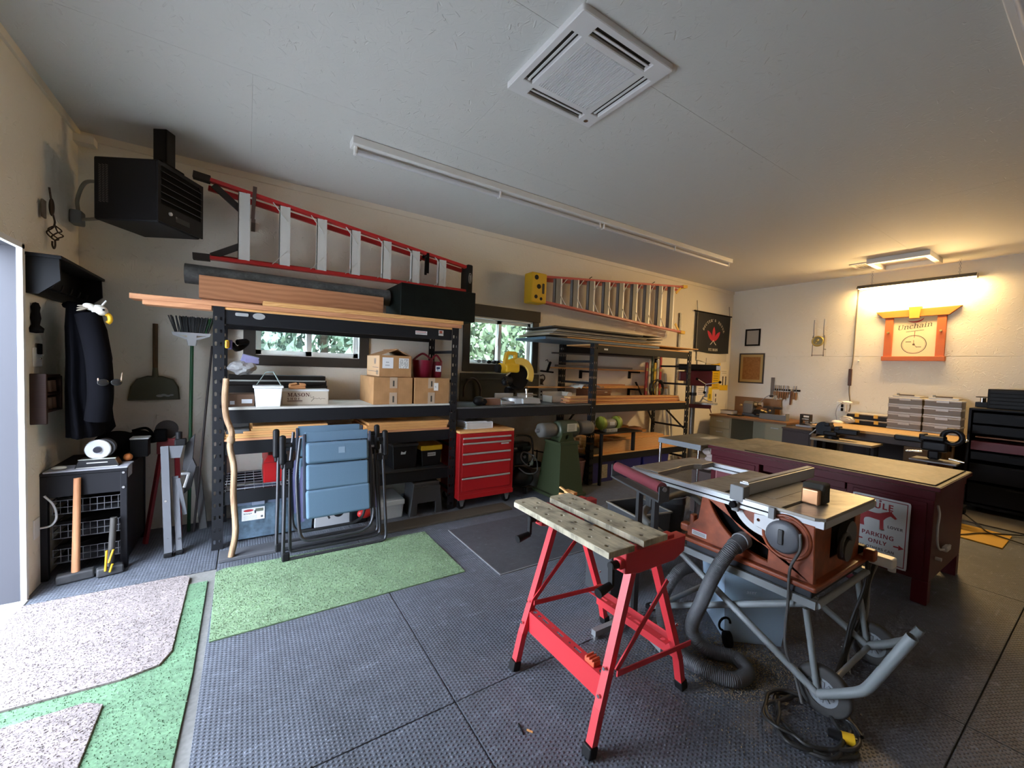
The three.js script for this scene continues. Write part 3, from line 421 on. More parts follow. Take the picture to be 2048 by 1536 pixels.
const rack2 = thing('workbench_rack', 'black steel rack bench holding the mitre saw and lumber', 'rack');
bay(rack2, 3.645, 5.70, ZR, ZRB, 1.805, [[1.80, 0.095, M.pine], [1.038, 0.10, M.pine], [0.375, 0.09, M.pine]]);
const benchTop = mat(0xffffff, 0.55, { map: rep(tex(256, (u, v) => { const n = fbm(u, v, 5, 18, 4), q = 0.30 + 0.14 * (n - 0.5); return [q * 0.98, q, q * 1.03]; }), 0.9) });
obj('bench_top', rslab(1.775, 3.64, 1.018, 1.038, ZRB, ZR - 0.002), benchTop, rack2);
obj('bench_beam', rslab(1.775, 3.64, 0.915, 1.018, ZR - 0.05, ZR - 0.008), rackM, rack2); obj('bench_beam', rslab(1.775, 3.64, 0.915, 1.018, ZRB, ZRB + 0.04), rackM, rack2);
for (const [a, b] of [[[5.66, 0.62, ZR - 0.05], [5.20, 0.93, ZR - 0.05]], [[5.66, 0.60, ZRB + 0.03], [5.15, 1.30, ZRB + 0.03]], [[3.68, 0.62, ZRB + 0.02], [4.0, 0.95, ZRB + 0.02]]]) obj('brace', beam(a, b, 0.03, 0.012), rackM, rack2);
plane('small_sticker', 0.07, 0.022, 3.86, 1.735, ZR - 0.006, M.whitePlastic, rack2);

// ---------- ladders ----------
function ladder(t, xc, xf, yc, yf, z, railM, capM, footM, nSteps, first, capW) {   // xc cap end, xf foot end; yc / yf: [upper, lower] rail heights there
  const s = Math.sign(xf - xc), at = (x, k) => yc[k] + (yf[k] - yc[k]) * (x - xc) / (xf - xc);
  for (const k of [0, 1]) {
    obj('rail', beam([xc, yc[k], z], [xf, yf[k], z], 0.055, 0.028), railM, t); obj('rear_rail', beam([xc, yc[k] + (k ? 0.02 : -0.02), z - 0.11], [xf, yf[k] + (k ? 0.03 : -0.03), z - 0.11], 0.03, 0.04), railM, t);
    obj('foot', [beam([xf - s * 0.02, yf[k], z], [xf + s * 0.09, yf[k] + (k ? -0.005 : 0.012), z], 0.065, 0.05)], footM, t);
  }
  for (let i = 0; i < nSteps; i++) {
    const x = first + (xf - s * 0.27 - first) * i / (nSteps - 1), a = at(x, 0) - 0.012, b = at(x, 1) + 0.012;
    const w = nSteps > 8 ? 0.085 : 0.062, st = obj('step', [slab(x - w, x, b, a, z + 0.020, z + 0.027), slab(x - w, x - w + 0.006, b, a, z - 0.03, z + 0.027)], nSteps > 8 ? stepGrey : stepAlu, t);
    obj('step_edge', slab(x, x + 0.022, b, a, z - 0.03, z + 0.029), stepAlu, st);
    if (i < nSteps - 1) { const e = Math.min(0.13, (a - b) * 0.3), xr = x + s * 0.11; for (const [y0, y1] of [[a - e, at(xr, 0) - 0.012], [b + e, at(xr, 1) + 0.012]]) obj('brace', beam([x, y0, z + 0.03], [xr, y1, z + 0.02], 0.005, 0.016, [0, 0, 1]), stepAlu, st); }
    if (i % 2 === 0) obj('rear_bar', beam([x + 0.07, at(x, 0) - 0.03, z - 0.11], [x + 0.07, at(x, 1) + 0.03, z - 0.11], 0.02, 0.025), M.alu, t);
  }
  obj('top_cap', [rslab(Math.min(xc, xc - s * capW), Math.max(xc, xc - s * capW), yc[1] - 0.03, yc[0] + 0.03, z - 0.13, z + 0.045, 0.02)], capM, t);
}
const stepAlu = mat(new THREE.Color().setRGB(0.72, 0.72, 0.70), 0.45, { metalness: 0.15 }), stepGrey = mat(new THREE.Color().setRGB(0.20, 0.20, 0.20), 0.5), fiber = mat(new THREE.Color().setRGB(0.50, 0.016, 0.016), 0.4), fiber2 = mat(new THREE.Color().setRGB(0.50, 0.075, 0.070), 0.45), darkFoot = mat(new THREE.Color().setRGB(0.022, 0.016, 0.014), 0.7);
{
  const t = thing('red_step_ladder', 'red fibreglass step ladder with black cap hung above the storage rack', 'ladder');
  ladder(t, 2.05, -0.28, [2.565, 2.30], [2.885, 2.262], -4.17, fiber, M.blackPlastic, darkFoot, 7, 1.78, 0.075);
  plane('cap_badge', 0.045, 0.12, 2.085, 2.44, -4.122, stick(48, 128, (c) => { c.fillStyle = '#0d0d0d'; c.fillRect(0, 0, 48, 128); c.strokeStyle = '#dedede'; c.lineWidth = 4; c.beginPath(); c.ellipse(24, 64, 18, 58, 0, 0, 7); c.stroke(); c.save(); c.translate(32, 104); c.rotate(-Math.PI / 2); c.font = 'bold 20px sans-serif'; c.fillStyle = '#dedede'; c.fillText('LADDER', 0, 0); c.restore(); }), t);
  for (const [a, b] of [[[-0.24, 2.855, -4.18], [-0.05, 2.70, -4.2]], [[-0.25, 2.28, -4.18], [-0.06, 2.40, -4.2]]]) obj('foot_brace', beam(a, b, 0.02, 0.05), darkFoot, t);
  const h = thing('ladder_hook', 'flat rusty steel hook strap holding the red ladder near its feet', 'hook'); obj('strap', [beam([0.045, 2.90, -4.13], [0.03, 2.63, -4.13], 0.028, 0.006, [0, 0, 1]), slab(0.02, 0.05, 2.60, 2.63, ZB, -4.127)], mat(new THREE.Color().setRGB(0.07, 0.035, 0.025), 0.6), h);
  const h2 = thing('ladder_hook', 'black spring clamp hook holding the red ladder near its cap', 'hook'); obj('strap', [slab(1.575, 1.60, 2.42, 2.62, -4.135, -4.125), slab(1.555, 1.575, 2.40, 2.58, -4.14, -4.12), slab(1.575, 1.60, 2.60, 2.63, ZB, -4.127)], M.black, h2);
  const y = thing('yellow_cap_ladder', 'red step ladder with yellow cap hung by the banner', 'ladder');
  ladder(y, 3.20, 6.08, [2.635, 2.315], [2.905, 2.155], -4.2, fiber2, M.yellow, M.yellow, 9, 3.44, 0.24);
  obj('cap_badge', ext(roundRect(0.035, 0.13, 0.015), 0.003).translate(3.14, 2.47, -4.155), stick(32, 96, (c) => { c.fillStyle = '#1a1710'; c.fillRect(0, 0, 32, 96); }), y);
  obj('cap_hole_shade', [[3.03, 2.60, 0.03], [3.07, 2.49, 0.03], [3.03, 2.36, 0.024], [3.11, 2.34, 0.02]].map(([x, yy, r]) => cyl(r, r, 0.006, x, yy, -4.154, R * 90)), M.blackPlastic, y);  // raised black discs stand in for the shade inside the cap holes
  for (const [a, b] of [[[6.02, 2.88, -4.19], [5.90, 2.78, -4.19]], [[6.02, 2.18, -4.19], [5.92, 2.28, -4.19]]]) obj('foot_brace', beam(a, b, 0.01, 0.04), M.yellow, y);
  for (const x of [4.0, 5.35]) { const k = thing('ladder_hook', x < 5 ? 'small black wire hook over the yellow capped ladder near its cap' : 'small black wire hook over the yellow capped ladder near its feet', 'hook'); const yy = 2.635 + 0.27 * (x - 3.2) / 2.88; obj('wire', tube([[x, yy - 0.01, ZB], [x, yy - 0.005, -4.28], [x, yy + 0.03, -4.23], [x + 0.015, yy + 0.05, -4.2]], 0.005, 14), M.black, k); }
}
// ---------- stock on the rack tops ----------
{
  one('cedar_board', 'long orange cedar board overhanging the left rack post', 'board', rslab(-0.665, 1.80, 1.832, 1.867, -3.86, -3.705, 0.002), M.cedar, 'boards on the tall rack');
  one('cedar_board', 'shorter cedar board below the long one at the overhanging end', 'board', rslab(-0.60, -0.22, 1.80, 1.8315, -3.84, -3.71, 0.002), M.cedar, 'boards on the tall rack');
  one('pine_board', 'pale pine board lying on the cedar board under the black crate', 'board', rslab(0.10, 1.815, 1.868, 1.903, -3.88, -3.70, 0.002), M.pine, 'boards on the tall rack');
  one('wide_timber', 'wide reddish timber plank on edge in front of the grey tube', 'timber', rslab(-0.31, 1.075, 1.904, 2.075, -3.95, -3.905, 0.003), M.cedar);
  one('rear_timber', 'timber block under the grey tube behind the wide plank', 'timber', rslab(-0.30, 1.05, 1.868, 2.015, -4.10, -3.97, 0.003), M.cedar);
  one('grey_tube', 'long grey metal duct tube lying behind the wide timber', 'tube', [lathe([[0.072, -0.78], [0.076, -0.78], [0.076, 0.78], [0.072, 0.78], [0.072, -0.78]], 0.375, 2.092, -4.03, 0, 0, R * 90), cyl(0.0725, 0.0725, 0.01, -0.3, 2.092, -4.03, 0, 0, R * 90)], mat(new THREE.Color().setRGB(0.22, 0.23, 0.23), 0.5, { metalness: 0.3, map: rep(TX.grime, 0.3) }));
  const cr = mat(new THREE.Color().setRGB(0.008, 0.014, 0.012), 0.6, { map: rep(TX.grime, 0.7), specularIntensity: 0.3 }), t = thing('black_crate', 'large black green open wooden crate at the end of the rack top', 'crate', [1.565, 1.904, -3.96]);
  obj('front_panel', rslab(-0.385, 0.385, 0, 0.30, 0.225, 0.243), cr, t); obj('back_panel', rslab(-0.385, 0.385, 0, 0.30, -0.243, -0.225), cr, t); for (const s of [-1, 1]) obj('side_panel', rslab(s * 0.376 - 0.009, s * 0.376 + 0.009, 0, 0.30, -0.225, 0.225), cr, t); obj('floor_panel', slab(-0.37, 0.37, 0, 0.015, -0.225, 0.225), cr, t);
  // sheet goods on the right rack
  reseed(31); const sheetM = [mat(new THREE.Color().setRGB(0.035, 0.032, 0.03), 0.6), M.pine, mat(new THREE.Color().setRGB(0.30, 0.25, 0.17), 0.8), mat(new THREE.Color().setRGB(0.33, 0.30, 0.25), 0.8), mat(new THREE.Color().setRGB(0.05, 0.10, 0.16), 0.5)];
  const sheets = [['blue edged sheet at the bottom of the stack on the right rack', 2.86, 4.9, 0.030, 4, 0.02], ['long plywood sheet sticking out past the right rack end', 3.2, 5.87, 0.014, 1, 0], ['tan fibreboard sheet in the middle of the stack on the right rack', 2.92, 4.75, 0.018, 2, 0.01], ['greyish fibreboard sheet above the tan one', 2.98, 4.95, 0.016, 3, 0.0], ['tan fibreboard offcut under the black sheets', 3.0, 4.6, 0.016, 2, 0.03], ['pale plywood sheet under the black sheets', 3.05, 5.0, 0.012, 3, -0.01], ['thick black sheet near the top of the stack', 2.92, 4.5, 0.014, 0, 0.05], ['thin black sheet on top of the stack with a drooping end', 3.0, 4.95, 0.006, 0, 0.0]];
  let y = 1.801; for (const [label, x0, x1, th, m, dz] of sheets) { one('sheet_stock', label, 'sheet', rslab(x0, x1, y, y + th, -4.34 + dz, -3.72 + dz, 0.002), sheetM[m], 'sheets on the right rack'); y += th + 0.006; }
}
// ---------- on the rack bench ----------
const YB = 1.078;
function cardBox(label, x0, x1, h, z0, z1, y, material = M.cardboard) {
  const t = thing('cardboard_box', label, 'box', [(x0 + x1) / 2, y, (z0 + z1) / 2]), w = (x1 - x0) / 2, d = (z1 - z0) / 2;
  obj('carton', rslab(-w, w, 0, h, -d, d, 0.004), material, t); return t;
}
{
  const tape = mat(new THREE.Color().setRGB(0.45, 0.33, 0.23), 0.45), dk = mat(new THREE.Color().setRGB(0.06, 0.05, 0.04), 0.7);
  for (const [label, x0, x1, fx] of [['large taped cardboard box below the open carton', 0.955, 1.318, 0.0], ['taped cardboard box with white tag beside the post', 1.337, 1.70, -0.01]]) {
    const t = cardBox(label, x0, x1, 0.25, -4.25, -3.735, YB), d = 0.2575 + 0.002;
    for (const [y, h] of [[0.20, 0.10], [0.055, 0.11]]) { const k = obj('tape_strip', rslab(fx - 0.035, fx + 0.035, y - h / 2, y + h / 2, d - 0.001, d + 0.0006, 0.0005), tape, t); obj('printed_mark', rslab(fx - 0.008, fx + 0.008, y - h * 0.33, y + h * 0.2, d + 0.0006, d + 0.0012, 0.0002), dk, k); }
    obj('lid_seam', slab(-0.18, 0.18, 0.25, 0.2508, -0.002, 0.002), dk, t);
    if (x0 > 1.2) plane('white_tag', 0.045, 0.075, 0.035, 0.165, d + 0.003, stick(48, 80, (c) => { c.fillStyle = '#e4e2dc'; c.fillRect(0, 0, 48, 80); c.fillStyle = '#777'; c.font = '28px sans-serif'; c.fillText('4.', 10, 50); }), t);
  }
  const t = thing('open_carton', 'open printed cardboard carton with lifted flaps on top of the boxes', 'box', [1.16, YB + 0.252, -3.99]), w = 0.148, d = 0.235, h = 0.20;
  obj('front_panel', rslab(-w, w, 0, h, d - 0.004, d), M.cardboard, t); obj('back_panel', rslab(-w, w, 0, h, -d, -d + 0.004), M.cardboard, t); for (const s of [-1, 1]) obj('side_panel', rslab(s * (w - 0.002) - 0.002, s * (w - 0.002) + 0.002, 0, h, -d, d), M.cardboard, t); obj('bottom_panel', slab(-w, w, 0, 0.004, -d, d), M.cardboard, t);
  obj('flap', box(0.19, 0.004, 0.45, -w + 0.085, h + 0.028, 0, 0, 0, R * 20), M.cardboard, t); obj('flap', box(0.16, 0.004, 0.45, w - 0.07, h + 0.03, 0, 0, 0, R * -24), M.cardboard, t);
  plane('address_label', 0.10, 0.10, -0.075, 0.13, d + 0.001, stick(96, 96, (c) => { c.fillStyle = '#dcdcdd'; c.fillRect(0, 0, 96, 96); c.fillStyle = '#66686c'; c.font = 'bold 15px sans-serif'; c.fillText('XXX', 30, 48); c.fillText('XXXX', 26, 74); }), t);
  plane('shipping_label', 0.095, 0.095, 0.075, 0.13, d + 0.001, stick(96, 96, (c) => { reseed(5); c.fillStyle = '#d2d2d0'; c.fillRect(0, 0, 96, 96); c.fillStyle = '#5d5f63'; for (let y = 8; y < 90; y += 9) for (let x = 6; x < 84; x += 9) if (rnd() < 0.55) c.fillRect(x, y, 6, 5); }), t);
  plane('side_print', 0.44, 0.19, -w - 0.001, 0.10, 0, stick(256, 110, (c) => { c.fillStyle = '#c9a27a'; c.fillRect(0, 0, 256, 110); c.fillStyle = '#2d3550'; c.font = 'bold 44px sans-serif'; c.fillText('W', 150, 46); c.fillRect(120, 62, 120, 2); c.fillRect(20, 84, 220, 2); c.fillStyle = '#55504c'; for (let i = 0; i < 14; i++) c.fillRect(196 + i * 3, 78, 2, 24); }), t, R * -90);
  const rm = mat(new THREE.Color().setRGB(0.20, 0.006, 0.025), 0.4);
  for (const [label, x, z, r, hh] of [['dark red plastic caddy bucket beside the open carton', 1.475, -3.90, 0.10, 0.17], ['smaller dark red bucket with white label by the rack post', 1.62, -3.91, 0.062, 0.16]]) {
    const b = thing('red_bucket', label, 'bucket', [x, YB + 0.252, z], 0, 'red buckets'); obj('pail', lathe([[0, 0], [r * 0.86, 0], [r, hh], [r + 0.004, hh], [r * 0.88, 0.006], [0, 0.006]]), rm, b);
    obj('handle', [tube([[-r, hh - 0.005, 0], [-r * 0.5, hh + 0.04, 0], [0, hh + 0.065, 0], [r * 0.5, hh + 0.04, 0], [r, hh - 0.005, 0]], 0.010, 20)], rm, b);
    if (r < 0.08) plane('label', 0.06, 0.06, 0.0, 0.09, r + 0.002, stick(64, 64, (c) => { c.fillStyle = '#d9dbe0'; c.fillRect(0, 0, 64, 64); c.fillStyle = '#23305e'; c.fillRect(12, 16, 38, 20); c.fillRect(20, 40, 12, 10); }), b);
  }
  const bk = thing('white_bucket', 'small white square bucket with wire bail on the rack bench', 'bucket', [0.145, YB, -3.80]), bw = stick(128, 128, (c) => { reseed(8); c.fillStyle = '#dfe2e8'; c.fillRect(0, 0, 128, 128); c.fillStyle = 'rgba(90,100,120,.25)'; for (let i = 0; i < 40; i++) c.fillRect(rnd(0, 128), rnd(0, 128), rnd(2, 14), 1.5); });
  obj('pail', [ext(shape([[-0.078, 0], [0.078, 0], [0.092, 0.155], [-0.092, 0.155]]), 0.15, 0.006).translate(0, 0.004, -0.075)], bw, bk); obj('rim', [rslab(-0.105, 0.105, 0.148, 0.166, -0.088, 0.09, 0.006)], M.whitePlastic, bk);
  obj('bail', [bar([-0.09, 0.155, 0.02], [-0.02, 0.27, 0.0], 0.003, 6), bar([0.095, 0.155, 0.02], [0.035, 0.275, 0.0], 0.005, 6), bar([-0.02, 0.27, 0], [0.035, 0.275, 0], 0.004, 6)], mat(new THREE.Color().setRGB(0.25, 0.32, 0.30), 0.4), bk);
  const sb = cardBox('beige shoe box printed MASON SHOE on the rack bench', 0.245, 0.60, 0.125, -3.98, -3.83, YB, mat(new THREE.Color().setRGB(0.52, 0.46, 0.38), 0.8)); sb.name = numbered('shoe_box');
  obj('lid', rslab(-0.18, 0.18, 0.115, 0.132, -0.077, 0.078), M.whitePlastic, sb);
  plane('front_print', 0.34, 0.11, 0, 0.06, 0.0765, stick(512, 166, (c) => { c.fillStyle = '#c4b8a6'; c.fillRect(0, 0, 512, 166); c.fillStyle = '#4a1d18'; c.font = 'bold 66px serif'; c.fillText('MASON', 44, 66); c.font = 'bold 40px serif'; c.fillText('S H O E', 44, 108); c.fillRect(44, 116, 170, 9); c.fillStyle = '#6d2a22'; c.fillRect(44, 132, 170, 3); c.strokeStyle = '#5f564c'; c.lineWidth = 4; c.beginPath(); c.moveTo(308, 40); c.bezierCurveTo(300, 110, 340, 60, 345, 70); c.bezierCurveTo(350, 100, 300, 150, 322, 120); c.bezierCurveTo(380, 60, 360, 110, 400, 92); c.bezierCurveTo(420, 70, 410, 120, 440, 92); c.lineTo(480, 98); c.stroke(); }), sb);
  const rg = thing('orange_rag', 'folded orange rag on the shoe box', 'rag', [0.36, YB + 0.133, -3.90]); obj('cloth', [rb(0.125, 0.018, 0.09, 0.008, 0, 0.009, 0), rb(0.12, 0.016, 0.085, 0.007, 0.0, 0.026, 0, 0.05, 0.1, 0.05), rb(0.06, 0.014, 0.08, 0.006, -0.03, 0.041, 0, 0, 0, 0.16), rb(0.05, 0.014, 0.08, 0.006, 0.038, 0.040, 0, 0, 0, -0.12)], mat(new THREE.Color().setRGB(0.62, 0.30, 0.12), 0.9), rg);
  const tb = cardBox('low brown cardboard tray at the left rack post', -0.118, 0.052, 0.095, -3.98, -3.80, YB, mat(new THREE.Color().setRGB(0.15, 0.085, 0.05), 0.85)); plane('paper_label', 0.07, 0.032, 0.035, 0.04, 0.0915, M.whitePlastic, tb); plane('paper_label', 0.03, 0.028, -0.06, 0.03, 0.0915, M.whitePlastic, tb);
  const dkb = mat(new THREE.Color().setRGB(0.013, 0.011, 0.010), 0.5, { specularIntensity: 0.5 }); let y = YB;
  for (const [label, x1, hh, z] of [['black moulding strip at the bottom of the stack by the window', 0.63, 0.075, -4.12], ['dark brown moulding strip in the middle of the stack', 0.625, 0.075, -4.13], ['black moulding strip with grey edge in the stack', 0.62, 0.045, -4.14], ['black moulding strip on top of the stack under the window', 0.615, 0.04, -4.17]]) { const t2 = thing('moulding_strip', label, 'moulding', [0, 0, 0], 0, 'dark mouldings under the window'); obj('strip', rslab(-0.13, x1, y + 0.001, y + hh, z - 0.12, z + 0.05, 0.004), dkb, t2); if (hh === 0.045) obj('edge_strip', rslab(-0.13, x1 - 0.01, y + hh - 0.012, y + hh + 0.001, z + 0.049, z + 0.053, 0.001), mat(new THREE.Color().setRGB(0.36, 0.38, 0.36), 0.4), t2); y += hh; }
  const zb = thing('zip_bag', 'clear zip bag of hardware with lilac top on the dark strips', 'bag', [-0.03, YB + 0.236, -4.12]); reseed(19); const g = new THREE.IcosahedronGeometry(0.075, 3); { const p = g.attributes.position; for (let i = 0; i < p.count; i++) { const f = 0.8 + 0.45 * vnoise(p.getX(i) * 40 + 20, p.getY(i) * 40 + p.getZ(i) * 30 + 20, 64, 4); p.setXYZ(i, p.getX(i) * f * 1.25, p.getY(i) * f * 0.8, p.getZ(i) * f); } g.computeVertexNormals(); g.translate(0, 0.06, 0); }
  obj('bag_body', g, mat(new THREE.Color().setRGB(0.38, 0.38, 0.38), 0.3), zb); obj('zip_top', [box(0.12, 0.06, 0.02, 0.05, 0.135, 0.01, 0.3, 0.1, -0.25), box(0.1, 0.03, 0.015, 0.065, 0.115, 0.025, -0.3, 0.2, -0.1)], mat(new THREE.Color().setRGB(0.36, 0.36, 0.62), 0.4), zb);
  const hl = thing('head_lamp', 'yellow and purple head lamp strapped to the left rack post', 'head lamp', [-0.125, 1.555, ZR + 0.012]); obj('lamp', rb(0.026, 0.062, 0.022, 0.01, 0, 0, 0.004), M.yellow, hl); obj('lens', rb(0.012, 0.046, 0.006, 0.003, 0, 0, 0.015), mat(new THREE.Color().setRGB(0.3, 0.14, 0.01), 0.3), hl); obj('lamp_back', rb(0.03, 0.07, 0.025, 0.008, 0.018, -0.002, -0.012), mat(new THREE.Color().setRGB(0.06, 0.045, 0.12), 0.6), hl); obj('strap', tube([[0.03, 0, -0.02], [0.06, -0.03, -0.09], [0.1, 0.0, -0.14], [0.12, 0.03, -0.1], [0.06, 0.02, -0.06]], 0.022, 20, 6), M.black, hl);
}
// ---------- lower shelves ----------
{
  reseed(41); let y = 0.839;
  for (const [label, x0, x1, h] of [['light laminate plank at the bottom left of the stack', -0.14, 0.60, 0.018], ['light laminate plank second in the left stack', -0.13, 0.62, 0.016], ['light laminate plank third in the left stack', -0.02, 0.6, 0.016], ['light laminate plank fourth in the left stack', 0.03, 0.60, 0.016], ['light laminate plank on top of the left stack', 0.04, 0.58, 0.016]]) { one('laminate_plank', label, 'plank', rslab(x0, x1, y, y + h, -4.25, -3.725, 0.002), mat(new THREE.Color().setRGB(0.9 + rnd(-0.1, 0.05), 0.88, 0.9), 0.6, { map: rep(TX.pine, 0.7, 0.1) }), 'laminate planks under the rack bench'); y += h + 0.001; }
  y = 0.839; for (const [label, x0, x1, h] of [['light laminate plank at the bottom right of the stack', 0.88, 1.68, 0.026], ['light laminate plank in the middle of the right stack', 0.90, 1.69, 0.022], ['light laminate plank on top of the right stack', 0.92, 1.70, 0.022]]) { one('laminate_plank', label, 'plank', rslab(x0, x1, y, y + h, -4.25, -3.725, 0.002), mat(new THREE.Color().setRGB(0.95, 0.9, 0.85), 0.6, { map: rep(TX.pine, 0.7, 0.1) }), 'laminate planks under the rack bench'); y += h + 0.001; }
  one('grey_slate_offcut', 'grey slate offcut on the left laminate planks', 'offcut', rslab(-0.13, 0.02, 0.875, 0.905, -4.1, -3.73), mat(new THREE.Color().setRGB(0.09, 0.095, 0.10), 0.7));
  const t = thing('red_toolbox', 'red metal toolbox turned end on behind the folding chair', 'toolbox', [0.20, 0.444, -4.05]); obj('case', ext(shape([[-0.075, 0], [0.075, 0], [0.075, 0.17], [0.045, 0.22], [-0.045, 0.22], [-0.075, 0.17]]), 0.40, 0.004).translate(0, 0, -0.2), mat(new THREE.Color().setRGB(0.42, 0.012, 0.015), 0.35), t); obj('lid_rib', slab(-0.08, 0.08, 0.158, 0.166, -0.2, 0.206), mat(new THREE.Color().setRGB(0.25, 0.01, 0.012), 0.4), t); obj('latch', rb(0.006, 0.04, 0.03, 0.002, -0.083, 0.15, 0.06), M.chrome, t); obj('handle', tube([[0, 0.222, -0.08], [0, 0.25, -0.06], [0, 0.25, 0.06], [0, 0.222, 0.08]], 0.008, 16), M.black, t);
  function tote(label, x0, x1, z0, z1, y0, h, bodyM, lidM, lidH = 0.035) { const o = thing('storage_tote', label, 'tote', [(x0 + x1) / 2, y0, (z0 + z1) / 2]), w = (x1 - x0) / 2, d = (z1 - z0) / 2; obj('bin', ext(shape([[-w * 0.9, 0], [w * 0.9, 0], [w, h - lidH], [-w, h - lidH]]), d * 2 - 0.012, 0.006).translate(0, 0.006, -d + 0.006), bodyM, o); obj('lid', [rslab(-w - 0.012, w + 0.012, h - lidH, h, -d - 0.012, d + 0.012, 0.008)], lidM, o); return o; }
  const clearBlue = mat(new THREE.Color().setRGB(0.20, 0.30, 0.40), 0.35, { map: rep(TX.grime, 0.5) });
  const b = tote('large blue grey clear tote with white label behind the walking stick', -0.085, 0.50, -4.25, -3.80, 0.013, 0.31, clearBlue, mat(new THREE.Color().setRGB(0.16, 0.20, 0.30), 0.4));
  plane('tote_label', 0.155, 0.10, -0.155, 0.20, 0.2295, stick(256, 160, (c) => { c.fillStyle = '#e3e5e6'; c.fillRect(0, 0, 256, 160); c.fillStyle = '#b3343c'; c.beginPath(); c.ellipse(74, 32, 56, 16, 0, 0, 7); c.fill(); c.fillStyle = '#2b3038'; c.font = 'bold 26px sans-serif'; c.fillText('ROUGH', 20, 82); c.fillStyle = '#6b6e60'; c.fillRect(150, 16, 92, 40); c.fillStyle = '#3b3f44'; c.fillRect(140, 36, 20, 40); c.fillStyle = '#9b9da2'; for (let y = 100; y < 150; y += 12) c.fillRect(20, y, 150, 3); c.fillStyle = '#555'; c.fillRect(212, 112, 26, 26); }), b);
  obj('lid_clip', rb(0.09, 0.03, 0.02, 0.006, -0.12, 0.29, 0.245), mat(new THREE.Color().setRGB(0.30, 0.34, 0.46), 0.4), b);
  const k1 = tote('black plastic tote on the lower rack shelf', 1.165, 1.40, -4.2, -3.79, 0.449, 0.245, M.blackPlastic, mat(new THREE.Color().setRGB(0.035, 0.035, 0.036), 0.5), 0.03); obj('white_sticker', ext(shape([[-0.025, 0], [0.02, 0.0], [0.028, 0.03], [0.005, 0.018], [-0.02, 0.028]]), 0.002).translate(-0.02, 0.14, 0.2065), M.whitePlastic, k1);
  const k2 = tote('black tote with yellow lid on the lower rack shelf', 1.455, 1.655, -4.2, -3.80, 0.449, 0.205, M.blackPlastic, M.yellow, 0.05); plane('white_label', 0.085, 0.036, 0.0, 0.115, 0.2025, stick(96, 40, (c) => { c.fillStyle = '#c9c9c6'; c.fillRect(0, 0, 96, 40); c.fillStyle = '#444'; c.font = 'bold 20px sans-serif'; c.fillText('BUNGEE', 6, 27); }), k2);
  tote('milky white tote on the floor beside the step stool', 1.02, 1.255, -4.1, -3.73, 0, 0.175, mat(new THREE.Color().setRGB(0.34, 0.35, 0.34), 0.4), mat(new THREE.Color().setRGB(0.42, 0.43, 0.41), 0.4), 0.05);
  const st = thing('step_stool', 'dark grey plastic step stool under the rack', 'stool', [1.475, 0, -3.80]), sm = mat(new THREE.Color().setRGB(0.040, 0.041, 0.043), 0.55);
  obj('top', rslab(-0.135, 0.135, 0.27, 0.315, -0.12, 0.10, 0.015), sm, st); for (const z of [0.085, -0.13]) obj('side_panel', ext(shape([[-0.165, 0], [-0.10, 0], [-0.095, 0.12], [0.095, 0.12], [0.10, 0], [0.165, 0], [0.132, 0.275], [-0.132, 0.275]]), 0.018, 0.003).translate(0, 0, z), sm, st); for (const s of [-1, 1]) obj('end_panel', beam([s * 0.158, 0, -0.02], [s * 0.128, 0.28, -0.02], 0.012, 0.20, [0, 0, 1]), sm, st);
  const wc = thing('white_carton', 'white carton printed with a black pan behind the chair', 'box', [0.645, 0, -3.95]); obj('carton', rslab(-0.145, 0.145, 0, 0.30, -0.15, 0.15), M.whitePlastic, wc); plane('pan_print', 0.28, 0.28, 0, 0.15, 0.152, stick(160, 160, (c) => { c.fillStyle = '#a9abad'; c.fillRect(0, 0, 160, 160); c.fillStyle = '#131314'; c.beginPath(); c.arc(108, 96, 26, 0, 7); c.fill(); c.fillRect(103, 40, 9, 44); c.strokeStyle = '#18181a'; c.lineWidth = 9; c.beginPath(); c.moveTo(36, 60); c.lineTo(66, 124); c.stroke(); }), wc);
  const rp = thing('red_hand_tool', 'black and red power tool on the floor behind the chair', 'tool', [0.88, 0, -3.80]); obj('tool_body', [rb(0.15, 0.12, 0.2, 0.02, -0.02, 0.06, -0.05)], M.black, rp); obj('red_cap', ball(0.05, 0.02, 0.10, 0.08, 1.3, 0.9, 0.8), M.red, rp);
  one('deck_plank', 'grey composite deck plank on the floor under the walking stick', 'plank', rslab(-0.16, 0.95, 0.001, 0.026, -3.62, -3.455, 0.004), mat(new THREE.Color().setRGB(0.085, 0.088, 0.098), 0.65), 'planks along the rack feet'); 
  one('deck_plank', 'brown weathered deck plank on the floor before the red tool chest', 'plank', rslab(0.96, 2.29, 0.001, 0.022, -3.60, -3.41, 0.004), mat(0xffffff, 0.8, { map: rep(woodG([0.20, 0.18, 0.15], [0.33, 0.30, 0.25], 71), 0.6, 0.2) }), 'planks along the rack feet');
  const ws = thing('walking_stick', 'crooked driftwood walking stick leaning on the rack post', 'stick'); obj('shaft', tube([[-0.085, 0.026, -3.475], [-0.06, 0.2, -3.50], [-0.075, 0.45, -3.55], [-0.075, 0.65, -3.585], [-0.10, 0.80, -3.61], [-0.09, 0.90, -3.625], [-0.125, 1.02, -3.64], [-0.135, 1.16, -3.66], [-0.128, 1.30, -3.675]], 0.021, 60, 10), mat(0xffffff, 0.8, { map: rep(woodG([0.52, 0.40, 0.29], [0.80, 0.68, 0.55], 81), 0.12, 7), bumpMap: rep(TX.fine, 0.1), bumpScale: 0.003 }), ws); obj('knot', ball(0.027, -0.095, 0.85, -3.613, 1, 1.3, 0.9), mat(new THREE.Color().setRGB(0.30, 0.20, 0.12), 0.85), ws);
}
